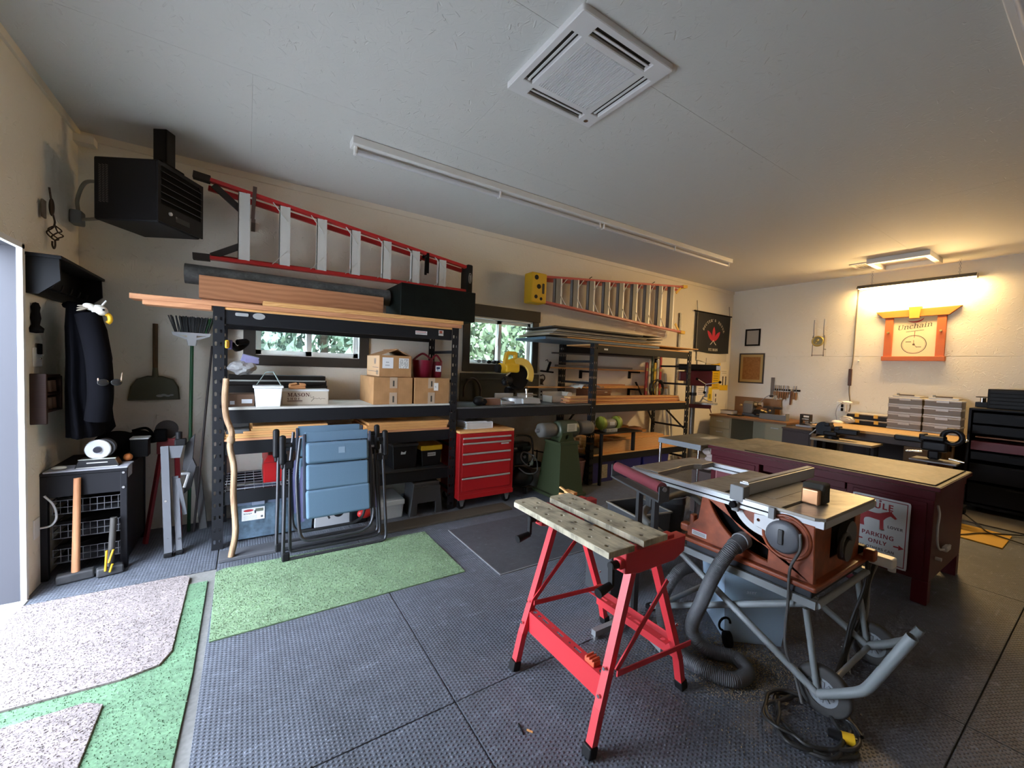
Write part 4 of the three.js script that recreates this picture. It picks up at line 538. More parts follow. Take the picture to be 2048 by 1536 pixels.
// ---------- folded camp chairs ----------
{
  const fr = mat(new THREE.Color().setRGB(0.055, 0.057, 0.064), 0.35, { metalness: 0.5 }), fab = mat(0xffffff, 0.85, { map: rep(tex(128, (u, v) => { const n = 0.05 * vnoise(u * 64, v * 64, 64, 3); return [0.32 + n, 0.42 + n, 0.50 + n]; }), 0.05), sheen: 0.2 }), lilac = mat(new THREE.Color().setRGB(0.15, 0.15, 0.30), 0.8), edge = mat(new THREE.Color().setRGB(0.03, 0.035, 0.055), 0.8);
  const t = thing('camp_chair', 'blue padded camp chair folded flat in front of the rack', 'chair', [0.60, 0.0, -3.265], 0, 'folded camp chairs');
  const k = new THREE.Matrix4().makeRotationX(-0.161), put = (n, g, m, p = t) => obj(n, (Array.isArray(g) ? g : [g]).map((q) => { q = q.index ? q.toNonIndexed() : q; return q.applyMatrix4(k); }), m, p);
  put('leg_frame', tube([[-0.36, 0.70, 0], [-0.365, 0.35, 0], [-0.372, 0.05, 0], [-0.35, 0.016, 0], [-0.2, 0.014, 0], [0.2, 0.014, 0], [0.345, 0.018, 0], [0.365, 0.06, 0], [0.36, 0.35, 0], [0.352, 0.70, 0]], 0.0125, 80, 8, false, 0.2), fr);
  put('leg_frame', tube([[-0.325, 0.70, -0.03], [-0.325, 0.35, -0.03], [-0.325, 0.10, -0.03], [-0.30, 0.06, -0.03], [0.28, 0.06, -0.03], [0.325, 0.10, -0.03], [0.322, 0.35, -0.03], [0.315, 0.70, -0.03]], 0.0115, 80, 8, false, 0.2), fr);
  put('back_frame', tube([[-0.26, 0.88, 0.01], [-0.285, 0.6, 0.015], [-0.275, 0.3, 0.015], [-0.26, 0.17, 0.015], [-0.20, 0.125, 0.015], [0.15, 0.125, 0.015], [0.235, 0.16, 0.015], [0.265, 0.26, 0.015], [0.265, 0.6, 0.015], [0.235, 0.88, 0.01]], 0.0115, 80, 8, false, 0.3), fr);
  put('top_sling', [rb(0.46, 0.075, 0.012, 0.005, 0, 0.885, 0.015)], fab);
  put('head_pillow', rb(0.452, 0.155, 0.05, 0.022, 0, 0.765, 0.045), fab);
  put('back_pad', rb(0.452, 0.19, 0.045, 0.02, 0.002, 0.585, 0.035), fab); put('back_pad', rb(0.462, 0.21, 0.045, 0.02, 0.005, 0.39, 0.035, 0, 0, R * 1.2), fab);
  put('sling_edge', [rb(0.02, 0.62, 0.014, 0.005, -0.235, 0.6, 0.02), rb(0.02, 0.62, 0.014, 0.005, 0.245, 0.6, 0.02)], edge);
  put('side_mesh', [ext(shape([[-0.275, 0.26], [-0.235, 0.27], [-0.235, 0.68], [-0.255, 0.66], [-0.275, 0.5]]), 0.006).translate(0, 0, 0.01), ext(shape([[0.25, 0.29], [0.295, 0.29], [0.275, 0.5], [0.25, 0.68]]), 0.006).translate(0, 0, 0.01)], lilac);
  for (const s of [-1, 1]) { put('armrest', [rb(0.045, 0.22, 0.05, 0.02, s * 0.375, 0.80, -0.005), rb(0.07, 0.035, 0.045, 0.012, s * 0.345, 0.835, -0.01), rb(0.085, 0.06, 0.04, 0.012, s * 0.345, 0.69, -0.01)], M.blackPlastic); }
  put('corner_cap', [rb(0.05, 0.06, 0.035, 0.01, -0.355, 0.035, 0)], M.blackPlastic);
  put('logo_patch', place(new THREE.CircleGeometry(0.033, 4), 0.02, 0.775, 0.0712, 0, 0, R * 45), mat(new THREE.Color().setRGB(0.20, 0.28, 0.36), 0.8));
  dup(t, [0.565, 0.03, -3.39], 0, 'second blue camp chair folded behind the first one against the rack');
}
// ---------- bench: mitre saw and neighbours ----------
{
  const t = thing('mitre_saw', 'yellow mitre saw with grey base on the bench under the window', 'saw', [2.66, 1.038, -3.96]);
  const ag = mat(new THREE.Color().setRGB(0.42, 0.43, 0.43), 0.4, { metalness: 0.4 });
  obj('base', [rslab(-0.30, 0.22, 0.0, 0.04, -0.16, 0.16, 0.01), cyl(0.17, 0.18, 0.055, -0.02, 0.045, 0.02)], ag, t); obj('turntable_arm', ext(shape([[-0.05, 0.02], [0.19, 0.02], [0.17, 0.075], [-0.05, 0.07]]), 0.12, 0.004).translate(-0.0, 0, 0.10), ag, t);
  obj('fence', [rslab(-0.28, -0.03, 0.06, 0.12, -0.04, -0.02), rslab(0.03, 0.26, 0.06, 0.12, -0.04, -0.02)], ag, t); obj('clamp', [bar([0.0, 0.115, 0.03], [0.26, 0.10, 0.05], 0.008), bar([0.12, 0.06, 0.04], [0.12, 0.16, 0.03], 0.012), cyl(0.022, 0.022, 0.02, 0.12, 0.165, 0.03)], M.chrome, t);
  obj('pivot_arm', [beam([-0.02, 0.05, -0.12], [0.02, 0.30, -0.08], 0.06, 0.06), cyl(0.05, 0.05, 0.1, -0.03, 0.14, -0.10, 0, 0, R * 90)], M.blackPlastic, t);
  obj('motor_housing', [rb(0.20, 0.105, 0.13, 0.03, -0.10, 0.415, 0.0), cyl(0.055, 0.06, 0.10, -0.20, 0.41, 0, 0, 0, R * 90)], M.yellow, t); obj('motor_cap', cyl(0.048, 0.052, 0.05, -0.265, 0.405, 0, 0, 0, R * 90), M.blackPlastic, t);
  obj('handle', ext(shape([[-0.20, 0.455], [-0.04, 0.455], [-0.035, 0.50], [-0.035, 0.585], [-0.055, 0.60], [-0.16, 0.60], [-0.18, 0.585], [-0.20, 0.50]], [[[-0.165, 0.505], [-0.155, 0.57], [-0.065, 0.57], [-0.06, 0.53], [-0.10, 0.515], [-0.12, 0.505]]]), 0.035, 0.006).translate(0, 0, 0.0), M.yellow, t);
  { const a0 = R * -25, a1 = R * 118, p = [], N = 18; for (let k = 0; k <= N; k++) { const a = a0 + (a1 - a0) * k / N; p.push([0.02 + 0.185 * Math.cos(a), 0.345 + 0.185 * Math.sin(a)]); } for (let k = N; k >= 0; k--) { const a = a0 + (a1 - a0) * k / N; p.push([0.02 + 0.115 * Math.cos(a), 0.345 + 0.115 * Math.sin(a)]); } obj('blade_guard', ext(shape(p), 0.05, 0.008).translate(0, 0, -0.01), mat(new THREE.Color().setRGB(0.75, 0.50, 0.10), 0.4), t); }
  obj('blade', [cyl(0.125, 0.125, 0.012, 0.02, 0.31, 0.02, R * 90), cyl(0.14, 0.14, 0.03, 0.01, 0.30, 0.0, R * 90)], M.black, t); obj('lower_knob', [cyl(0.045, 0.045, 0.09, -0.16, 0.27, 0.04, 0, 0, R * 90), ball(0.04, -0.20, 0.25, 0.05)], M.blackPlastic, t); obj('chrome_lever', bar([-0.20, 0.32, 0.07], [-0.14, 0.36, 0.06], 0.012), M.chrome, t);
  one('timber_stop_block', 'brown wooden block beside the mitre saw base', 'block', rslab(2.17, 2.36, 1.0385, 1.11, -3.95, -3.82), mat(new THREE.Color().setRGB(0.20, 0.10, 0.065), 0.7));
  const b = thing('black_respirator', 'black rounded dust mask left of the mitre saw', 'mask', [2.09, 1.0385, -3.84]); obj('mask_shell', [ball(0.062, 0, 0.05, 0, 1.05, 0.8, 0.8)], M.blackPlastic, b); obj('filter', cyl(0.032, 0.032, 0.03, 0.05, 0.04, 0.03, R * 60), M.black, b);
  const p = thing('dark_backsplash', 'dark olive brown panel with grooved edge below the small window', 'panel', [2.71, 1.039, ZB + 0.045]); obj('board', rslab(-0.585, 0.585, 0, 0.335, -0.02, 0.0), mat(new THREE.Color().setRGB(0.032, 0.030, 0.022), 0.6), p); obj('top_strip', [rslab(-0.51, -0.02, 0.26, 0.272, 0, 0.006), rslab(0.30, 0.56, 0.26, 0.272, 0, 0.006)], mat(new THREE.Color().setRGB(0.06, 0.055, 0.045), 0.6), p);
  const hc = thing('horse_hame', 'dark arched leather harness piece hung on the backsplash', 'harness', [2.27, 1.09, ZB + 0.06]); obj('arch', tube([[-0.11, 0, 0.02], [-0.105, 0.12, 0.02], [-0.05, 0.20, 0.02], [0.02, 0.215, 0.02], [0.08, 0.17, 0.02], [0.115, 0.09, 0.02], [0.115, 0, 0.02]], 0.014, 40, 8), mat(new THREE.Color().setRGB(0.03, 0.016, 0.012), 0.6), hc);
  const gl = thing('safety_glasses', 'clear safety glasses lying on the small window sill', 'glasses', [2.44, 1.4975, -4.46]); obj('lens', [-1, 1].map((k) => ball(0.028, k * 0.035, 0.026, 0.02, 1.15, 0.8, 0.2)), mat(new THREE.Color().setRGB(0.35, 0.38, 0.40), 0.1), gl); obj('temple', tube([[-0.07, 0.03, 0.02], [-0.10, 0.04, 0.0], [-0.05, 0.065, -0.03], [0.06, 0.06, -0.03], [0.09, 0.03, 0.02]], 0.004, 24), M.grey, gl);
  const g2 = thing('dark_goggles', 'dark goggles on the small window sill', 'goggles', [2.60, 1.4975, -4.46]); obj('eye_cup', [-1, 1].map((k) => ball(0.03, k * 0.04, 0.022, 0, 1, 0.8, 0.8)), M.blackPlastic, g2); obj('strap', torus(0.05, 0.006, 0, 0.012, -0.01, R * 85), M.black, g2);
  const o = thing('bench_outlet', 'beige outlet plate on the wall right of the mitre saw', 'outlet', [3.37, 1.06, ZB]); obj('plate', rslab(-0.04, 0.04, 0, 0.12, 0, 0.008), M.white, o); obj('socket', [slab(-0.012, 0.012, 0.03, 0.05, 0.008, 0.01), slab(-0.012, 0.012, 0.075, 0.095, 0.008, 0.01)], M.black, o);
  const ct = thing('open_white_tray', 'open white cardboard tray on the bench by the post', 'tray', [3.33, 1.0385, -4.02]); const wm = mat(new THREE.Color().setRGB(0.48, 0.42, 0.34), 0.8); obj('tray_bottom', slab(-0.16, 0.16, 0, 0.005, -0.1, 0.1), wm, ct); obj('front_wall', ext(shape([[-0.16, 0], [0.16, 0], [0.16, 0.13], [0.10, 0.13], [0.06, 0.08], [-0.16, 0.085]]), 0.005).translate(0, 0, 0.095), wm, ct); obj('side_wall', slab(-0.16, -0.155, 0, 0.085, -0.1, 0.1), wm, ct); obj('side_wall', slab(0.155, 0.16, 0, 0.13, -0.1, 0.1), wm, ct); obj('back_wall', slab(-0.16, 0.16, 0, 0.13, -0.1, -0.095), wm, ct);
  const dw = thing('drawer_box', 'small brown wooden box with two drawers behind the rack post', 'drawers', [4.02, 1.0385, -4.07]); obj('carcass', rslab(-0.22, 0.22, 0, 0.165, -0.12, 0.11), mat(0xffffff, 0.5, { map: rep(woodG([0.30, 0.15, 0.075], [0.45, 0.25, 0.13], 61), 0.4, 0.15) }), dw); for (const y of [0.015, 0.09]) { const d = obj('drawer', rslab(-0.20, 0.20, y, y + 0.066, 0.11, 0.122), mat(new THREE.Color().setRGB(0.16, 0.06, 0.025), 0.45), dw); obj('knob', rb(0.05, 0.012, 0.014, 0.004, 0.1, y + 0.035, 0.128), M.chrome, d); }
  const cl = thing('crumpled_plastic', 'crumpled white plastic sheet on the drawer box', 'plastic sheet', [3.86, 1.2045, -4.05]); { const g = new THREE.PlaneGeometry(0.42, 0.26, 18, 12).rotateX(-Math.PI / 2), p2 = g.attributes.position; for (let i = 0; i < p2.count; i++) { const x = p2.getX(i), z = p2.getZ(i), e = 1 - Math.pow(Math.abs(x) / 0.21, 2); p2.setY(i, 0.01 + 0.11 * Math.max(0, e) * vnoise(x * 22 + 9, z * 24 + 9, 64, 6) + 0.02 * vnoise(x * 60 + 20, z * 60 + 20, 128, 7)); } g.computeVertexNormals(); obj('sheet', g, mat(new THREE.Color().setRGB(0.60, 0.58, 0.52), 0.45, { side: THREE.DoubleSide }), cl); }
  reseed(55); [['copper toned wood strip at the bottom of the bench stack', 3.30, 5.60], ['reddish wood strip second in the bench stack', 3.34, 5.57], ['pale wood strip third in the bench stack', 3.31, 5.58], ['cedar strip on top of the bench stack', 3.36, 5.55]].forEach(([l, a, b2], k) => one('wood_strip', l, 'strip', rslab(a, b2, 1.0386 + k * 0.021, 1.0386 + k * 0.021 + 0.019, -3.98 + 0.012 * (k % 2), -3.81 + 0.012 * (k % 2)), k % 2 ? M.pine : M.cedar, 'wood strips on the rack bench'));
  // strips resting on wall arms behind the right rack
  const arms = thing('lumber_bracket', 'black bracket arms on the wall carrying thin wood strips', 'bracket'); for (const [x, y] of [[4.05, 1.455], [5.1, 1.47], [5.1, 1.20], [4.05, 1.20]]) obj('arm', [rslab(x, x + 0.05, y - 0.12, y, ZB, ZB + 0.02), rslab(x, x + 0.05, y - 0.03, y - 0.004, ZB, ZB + 0.20)], M.black, arms);
  [['long thin wood strip on the wall arms behind the right rack', 3.43, 5.70, 1.4665, 0.022, M.pine], ['grey moulding on the upper wall arms', 3.55, 5.05, 1.492, 0.03, mat(new THREE.Color().setRGB(0.22, 0.20, 0.17), 0.7)], ['long pale strip sticking out right on the lower arms', 3.05, 5.95, 1.2, 0.02, M.pine], ['pine strip second on the lower arms', 4.1, 5.62, 1.222, 0.018, M.pine], ['short pine strip on top of the lower arms', 3.9, 4.9, 1.242, 0.018, M.cedar]].forEach(([l, a, b3, y, h, m]) => one('wood_strip', l, 'strip', rslab(a, b3, y, y + h, ZB + 0.05, ZB + 0.13), m, 'strips on the wall arms'));
  one('metal_rod', 'thin dark rod across the top of the right rack', 'rod', bar([3.42, 1.675, -4.28], [5.72, 1.70, -4.28], 0.012), mat(new THREE.Color().setRGB(0.10, 0.09, 0.08), 0.5));
  const cp = thing('bar_clamp', 'black clamp hung left of the right rack', 'clamp', [3.42, 1.43, -4.33]); obj('jaw', [rb(0.03, 0.14, 0.03, 0.008, 0, 0.06, 0, 0, 0, R * -20), rb(0.22, 0.022, 0.03, 0.008, -0.03, -0.01, 0, 0, 0, R * -4)], M.black, cp); obj('hook', tube([[0.0, 0.12, -0.02], [0.01, 0.15, -0.05], [0.01, 0.14, -0.09]], 0.005, 8), M.black, cp);
  const w2 = thing('hook_tool', 'dark metal hook tool on the wall by the outlet', 'hook', [3.36, 1.26, ZB]); obj('hook', tube([[-0.03, 0.1, 0.02], [0.03, 0.11, 0.02], [0.05, 0.06, 0.02], [0.0, 0.0, 0.02], [0.03, -0.02, 0.02]], 0.008, 20), iron, w2); obj('back_plate', slab(-0.01, 0.03, -0.02, 0.06, 0, 0.015), iron, w2);
  const lv = [[5.72, 0.045, [0.30, 0.02, 0.025], 'red'], [5.79, 0.05, [0.55, 0.53, 0.46], 'white'], [5.86, 0.035, [0.02, 0.05, 0.03], 'dark green'], [5.925, 0.05, [0.62, 0.40, 0.02], 'yellow'], [6.0, 0.05, [0.50, 0.50, 0.46], 'grey'], [6.065, 0.045, [0.42, 0.02, 0.03], 'bright red']];
  lv.forEach(([x, w, c, n], k) => { const l = thing('spirit_level', `tall ${n} spirit level standing at the end of the right rack`, 'level', [x - 0.36, 1.0395, -4.27], 0, 'spirit levels'); obj('rail', rslab(-w / 2, w / 2, 0, 0.58 + 0.05 * (k % 3), -0.012, 0.012), mat(new THREE.Color().setRGB(...c), 0.45), l); for (const y of [0.12, 0.44]) obj('vial', rslab(-w / 4, w / 4, y, y + 0.05, 0.012, 0.014), mat(new THREE.Color().setRGB(0.35, 0.45, 0.12), 0.3), l); });
  const co = thing('cable_coil', 'coiled black cable leaning on the spirit levels', 'cable', [5.48, 1.0395, -4.17]); obj('coil', [0, 1, 2, 3, 4].map((k) => torus(0.14 + 0.008 * (k % 3), 0.007, 0.004 * k, 0.158, 0.012 * k, R * (-6 + 2 * k), R * (4 * k - 8))), M.cord, co);
}
// ---------- under the bench ----------
{
  const rc = mat(new THREE.Color().setRGB(0.36, 0.010, 0.012), 0.32), t = thing('tool_chest', 'red rolling tool chest with five drawers and wooden top', 'tool chest', [2.108, 0, -3.86]);
  const w = 0.325, d = 0.225;
  obj('body', rslab(-w, w, 0.105, 0.775, -d, d, 0.006), rc, t); obj('wooden_top', rslab(-w, w, 0.776, 0.802, -d, d, 0.005), M.pine, t);
  let y = 0.735; for (const h of [0.055, 0.105, 0.10, 0.15, 0.14]) { const k = obj('drawer', rslab(-w + 0.03, w - 0.05, y - h + 0.008, y, d, d + 0.012, 0.003), rc, t); obj('pull', rslab(-w + 0.03, w - 0.05, y - 0.014, y + 0.004, d + 0.011, d + 0.022, 0.004), mat(new THREE.Color().setRGB(0.46, 0.44, 0.42), 0.35, { metalness: 0.4 }), k); y -= h; }
  obj('base_rail', [rslab(-w, w, 0.105, 0.155, d, d + 0.01)], rc, t); obj('name_plate', rslab(w - 0.17, w - 0.075, 0.645, 0.66, d + 0.012, d + 0.015), mat(new THREE.Color().setRGB(0.45, 0.40, 0.38), 0.4), t);
  for (const sx of [-1, 1]) for (const sz of [-1, 1]) { const c = obj('caster', [ext(shape([[-0.035, 0.105], [0.035, 0.105], [0.012, 0.03], [-0.012, 0.03]]), 0.004).translate(sx * 0.27, 0, sz * 0.18 + 0.018), ext(shape([[-0.035, 0.105], [0.035, 0.105], [0.012, 0.03], [-0.012, 0.03]]), 0.004).translate(sx * 0.27, 0, sz * 0.18 - 0.022)], M.steel, t); obj('wheel', cyl(0.045, 0.045, 0.026, sx * 0.27, 0.045, sz * 0.18, R * 90, 0, 0, 20), M.black, c); }
  const bi = thing('ring_binder', 'white ring binder on the tool chest top', 'binder', [2.06, 0.8025, -3.86]); obj('cover', [rslab(-0.17, 0.15, 0, 0.008, -0.13, 0.13), rslab(-0.17, 0.15, 0.062, 0.07, -0.13, 0.13), rslab(0.15, 0.156, 0, 0.07, -0.13, 0.13)], M.whitePlastic, bi); obj('pages', slab(-0.15, 0.148, 0.009, 0.061, -0.12, 0.124), mat(new THREE.Color().setRGB(0.5, 0.5, 0.48), 0.8), bi);
  one('thin_manual', 'thin white manual on the ring binder', 'book', rslab(1.90, 2.15, 0.873, 0.882, -3.95, -3.74), M.whitePlastic);
  // compressor
  const c = thing('air_compressor', 'black pancake air compressor with tangled hoses beside the tool chest', 'compressor', [2.72, 0, -3.92]); const bk = mat(new THREE.Color().setRGB(0.010, 0.010, 0.010), 0.3);
  obj('tank', ball(0.16, 0, 0.17, 0, 1.05, 0.75, 1.05), bk, c); obj('foot', [[-0.1, -0.08], [0.1, -0.08], [0, 0.12]].map(([x, z]) => cyl(0.018, 0.022, 0.07, x, 0.035, z)), M.blackPlastic, c); obj('motor', [rb(0.22, 0.17, 0.18, 0.04, -0.02, 0.40, -0.02), cyl(0.06, 0.06, 0.12, 0.05, 0.52, 0, 0, 0, R * 90), rb(0.2, 0.06, 0.12, 0.02, -0.03, 0.56, 0)], bk, c); obj('handle', tube([[-0.14, 0.28, 0.08], [-0.14, 0.6, 0.05], [-0.08, 0.66, 0.0], [0.1, 0.65, 0.0], [0.14, 0.58, 0.04], [0.13, 0.3, 0.08]], 0.012, 40), bk, c);
  obj('hose', tube([[-0.12, 0.32, 0.15], [-0.05, 0.26, 0.2], [0.1, 0.25, 0.18], [0.17, 0.3, 0.12], [0.1, 0.42, 0.16], [-0.06, 0.5, 0.15], [-0.1, 0.42, 0.17], [0.0, 0.34, 0.19], [0.08, 0.45, 0.16]], 0.008, 90), mat(new THREE.Color().setRGB(0.16, 0.16, 0.15), 0.4), c); obj('gauge', [cyl(0.025, 0.025, 0.02, 0.05, 0.36, 0.15, R * 90), cyl(0.02, 0.02, 0.02, -0.04, 0.44, 0.14, R * 90)], M.chrome, c);
  const wb = thing('lidded_bucket', 'white plastic bucket half hidden behind the green pedestal', 'bucket', [3.07, 0, -4.06]); obj('pail', lathe([[0, 0], [0.095, 0], [0.115, 0.19], [0, 0.19]]), mat(new THREE.Color().setRGB(0.30, 0.31, 0.31), 0.5), wb); obj('lid', [cyl(0.122, 0.122, 0.035, 0, 0.205, 0)], mat(new THREE.Color().setRGB(0.34, 0.35, 0.35), 0.5), wb);
  const dd = thing('black_drill_case', 'black tool sitting on the white bucket lid', 'tool', [3.05, 0.2235, -4.06]); obj('tool_body', [rb(0.16, 0.06, 0.12, 0.02, 0, 0.03, 0), bar([0.02, 0.05, 0], [0.02, 0.21, 0], 0.008), bar([-0.05, 0.21, 0], [0.12, 0.17, 0], 0.008)], M.black, dd);
  // pedestal buffer
  const gm = mat(new THREE.Color().setRGB(0.032, 0.043, 0.019), 0.5, { specularIntensity: 0.6 }), g = thing('pedestal_buffer', 'green pedestal buffing motor with grey drums at both ends', 'machine', [3.10, 0, -3.63]);
  obj('base_plate', rslab(-0.22, 0.22, 0, 0.035, -0.24, 0.22), gm, g); { const s = new THREE.CylinderGeometry(0.18, 0.262, 0.57, 4, 1).rotateY(Math.PI / 4).scale(0.98, 1, 1.1).toNonIndexed(); s.computeVertexNormals(); obj('pedestal', s.translate(0.0, 0.32, 0), gm, g); }
  obj('pedestal_cap', rslab(-0.14, 0.14, 0.60, 0.63, -0.15, 0.15), gm, g); obj('saddle', ext(shape([[-0.11, 0.63], [0.11, 0.63], [0.08, 0.70], [0.08, 0.76], [-0.08, 0.76], [-0.08, 0.70]], [circ(0.0, 0.68, 0.03)]), 0.03).translate(0, 0, 0.07), gm, g); obj('saddle_block', rslab(-0.08, 0.08, 0.63, 0.74, -0.1, 0.07), gm, g);
  obj('motor', [lathe([[0, -0.155], [0.085, -0.155], [0.105, -0.12], [0.105, 0.12], [0.085, 0.155], [0, 0.155]], 0.05, 0.76, 0, 0, 0, R * 90)], mat(new THREE.Color().setRGB(0.045, 0.058, 0.034), 0.4), g); plane('rating_plate', 0.15, 0.09, 0.06, 0.79, 0.108, stick(64, 40, (c2) => { c2.fillStyle = '#b9b29a'; c2.fillRect(0, 0, 64, 40); c2.fillStyle = '#4d5148'; for (let y2 = 6; y2 < 36; y2 += 7) c2.fillRect(6, y2, 44, 2); }), g);
  for (const [x0, x1] of [[-0.34, -0.11], [0.21, 0.46]]) obj('drum', [lathe([[0, x0], [0.05, x0], [0.08, x0 + 0.015], [0.084, x0 + 0.05], [0.084, x1 - 0.05], [0.07, x1], [0, x1]], 0, 0.76, 0, 0, 0, R * -90)], mat(new THREE.Color().setRGB(0.10, 0.095, 0.085), 0.65), g); obj('spindle_nut', cyl(0.022, 0.022, 0.04, -0.36, 0.76, 0, 0, 0, R * 90, 6), M.steel, g);
  // bins under the right rack
  const pb = thing('pink_bin', 'tall pale pink plastic bin behind the green pedestal', 'bin', [3.56, 0, -3.86]); obj('pail', lathe([[0, 0], [0.085, 0], [0.112, 0.29], [0.12, 0.29], [0.12, 0.31], [0.108, 0.31], [0.082, 0.01], [0, 0.01]]), mat(new THREE.Color().setRGB(0.56, 0.28, 0.24), 0.5), pb);
  const bl = mat(new THREE.Color().setRGB(0.018, 0.018, 0.13), 0.35);
  [['dark blue open tote with a paper label under the right rack', 3.72, 4.14], ['dark blue tote in the middle under the right rack', 4.17, 4.68], ['dark blue tote at the far end under the right rack', 4.72, 5.3]].forEach(([l, a, b], k) => { const o = thing('blue_tote', l, 'tote', [(a + b) / 2, 0, -3.93], 0, 'blue totes under the right rack'), w2 = (b - a) / 2; for (const z of [0.18, -0.2]) obj('wall', ext(shape([[-w2 * 0.86, 0], [w2 * 0.86, 0], [w2, 0.27], [-w2, 0.27]]), 0.008).translate(0, 0, z), bl, o); for (const s of [-1, 1]) obj('wall', beam([s * w2 * 0.86, 0, -0.01], [s * w2, 0.27, -0.01], 0.008, 0.37, [0, 0, 1]), bl, o); obj('floor_panel', slab(-w2 * 0.86, w2 * 0.86, 0, 0.008, -0.2, 0.18), bl, o); obj('rim', [rslab(-w2 - 0.012, w2 + 0.012, 0.262, 0.285, 0.18, 0.20), rslab(-w2 - 0.012, -w2 + 0.005, 0.262, 0.285, -0.21, 0.19), rslab(w2 - 0.005, w2 + 0.012, 0.262, 0.285, -0.21, 0.19)], mat(new THREE.Color().setRGB(0.06, 0.06, 0.24), 0.3), o); if (!k) plane('paper_label', 0.11, 0.18, 0.02, 0.14, 0.191, stick(64, 104, (c2) => { reseed(4); c2.fillStyle = '#a9a391'; c2.fillRect(0, 0, 64, 104); c2.fillStyle = '#6d685c'; for (let i = 0; i < 60; i++) c2.fillRect(rnd(4, 58), rnd(4, 98), 5, 3); }), o); });
  // lumber on the low shelf
  reseed(61); const L = [[3.86, 5.32, 0.376, 0.15, -3.80, -3.76, 0], [3.74, 3.90, 0.376, 0.075, -3.90, -3.74, 2], [3.75, 5.1, 0.376, 0.11, -3.95, -3.90, 0], [3.8, 5.25, 0.376, 0.04, -4.2, -3.97, 1], [3.74, 4.8, 0.417, 0.035, -4.2, -4.0, 0], [3.78, 5.0, 0.454, 0.12, -4.06, -4.02, 0], [3.9, 5.3, 0.454, 0.04, -4.3, -4.08, 1], [3.75, 4.9, 0.496, 0.04, -4.28, -4.1, 0], [3.8, 5.2, 0.538, 0.04, -4.26, -4.09, 0], [4.0, 5.1, 0.58, 0.035, -4.24, -4.1, 1], [3.76, 4.8, 0.617, 0.038, -4.26, -4.1, 0]];
  const ln = ['thick pine plank on edge at the front of the low shelf', 'dark end grain offcut beside the pine plank', 'pine plank on edge behind the front one', 'flat board at the bottom of the lumber pile', 'second flat board in the lumber pile', 'pine plank on edge in the middle of the lumber pile', 'darker flat board near the wall in the lumber pile', 'pine board fourth from the top of the lumber pile', 'pine board third from the top of the lumber pile', 'darker board second from the top of the lumber pile', 'short pine board on top of the lumber pile'];
  const pineB = mat(new THREE.Color().setRGB(0.72, 0.66, 0.58), 0.7, { map: rep(TX.pine, 0.9, 0.4) }), pineC = mat(new THREE.Color().setRGB(0.95, 0.86, 0.70), 0.7, { map: rep(TX.pine, 1.3, 0.6) });
  L.forEach(([a, b, y2, h, z0, z1, m], k) => one('lumber_board', ln[k], 'lumber', rslab(a, b, y2, y2 + h, z0, z1, 0.003), [[M.pine, pineB, pineC][k % 3], M.cedar, mat(new THREE.Color().setRGB(0.06, 0.045, 0.03), 0.8)][m], 'lumber on the low shelf'));
  one('lumber_board', 'loose pine batten lying across the front of the lumber', 'lumber', rslab(4.15, 5.22, 0.527, 0.552, -3.97, -3.79, 0.003), M.pine, 'lumber on the low shelf');
  const sd = thing('grinder_shelf', 'black steel shelf arm carrying the small bench grinder', 'shelf', [0, 0, 0]); obj('plate', rslab(3.73, 4.5, 0.655, 0.668, -3.90, -3.60), rackM, sd); obj('leg', rslab(3.75, 3.78, 0, 0.655, -3.66, -3.62), rackM, sd); obj('leg', rslab(4.44, 4.48, 0.38, 0.655, -3.74, -3.70), rackM, sd);
  const yg = mat(new THREE.Color().setRGB(0.26, 0.27, 0.03), 0.45), s = thing('bench_grinder', 'small yellow green bench grinder on the black shelf arm', 'grinder', [3.955, 0.6685, -3.72]); obj('motor', lathe([[0, -0.1], [0.05, -0.1], [0.062, -0.07], [0.062, 0.07], [0.05, 0.1], [0, 0.1]], 0.02, 0.105, 0, 0, 0, R * 90), mat(new THREE.Color().setRGB(0.26, 0.25, 0.22), 0.45), s); for (const x of [-0.12, 0.16]) obj('wheel_guard', [cyl(0.085, 0.085, 0.05, x, 0.115, 0, 0, 0, R * 90), torus(0.075, 0.014, x, 0.115, 0, 0, R * 90)], yg, s); obj('foot', rslab(-0.08, 0.12, 0, 0.045, -0.06, 0.06), M.alu, s); obj('plate', slab(-0.03, 0.06, 0.09, 0.135, 0.061, 0.064), M.whitePlastic, s);
}
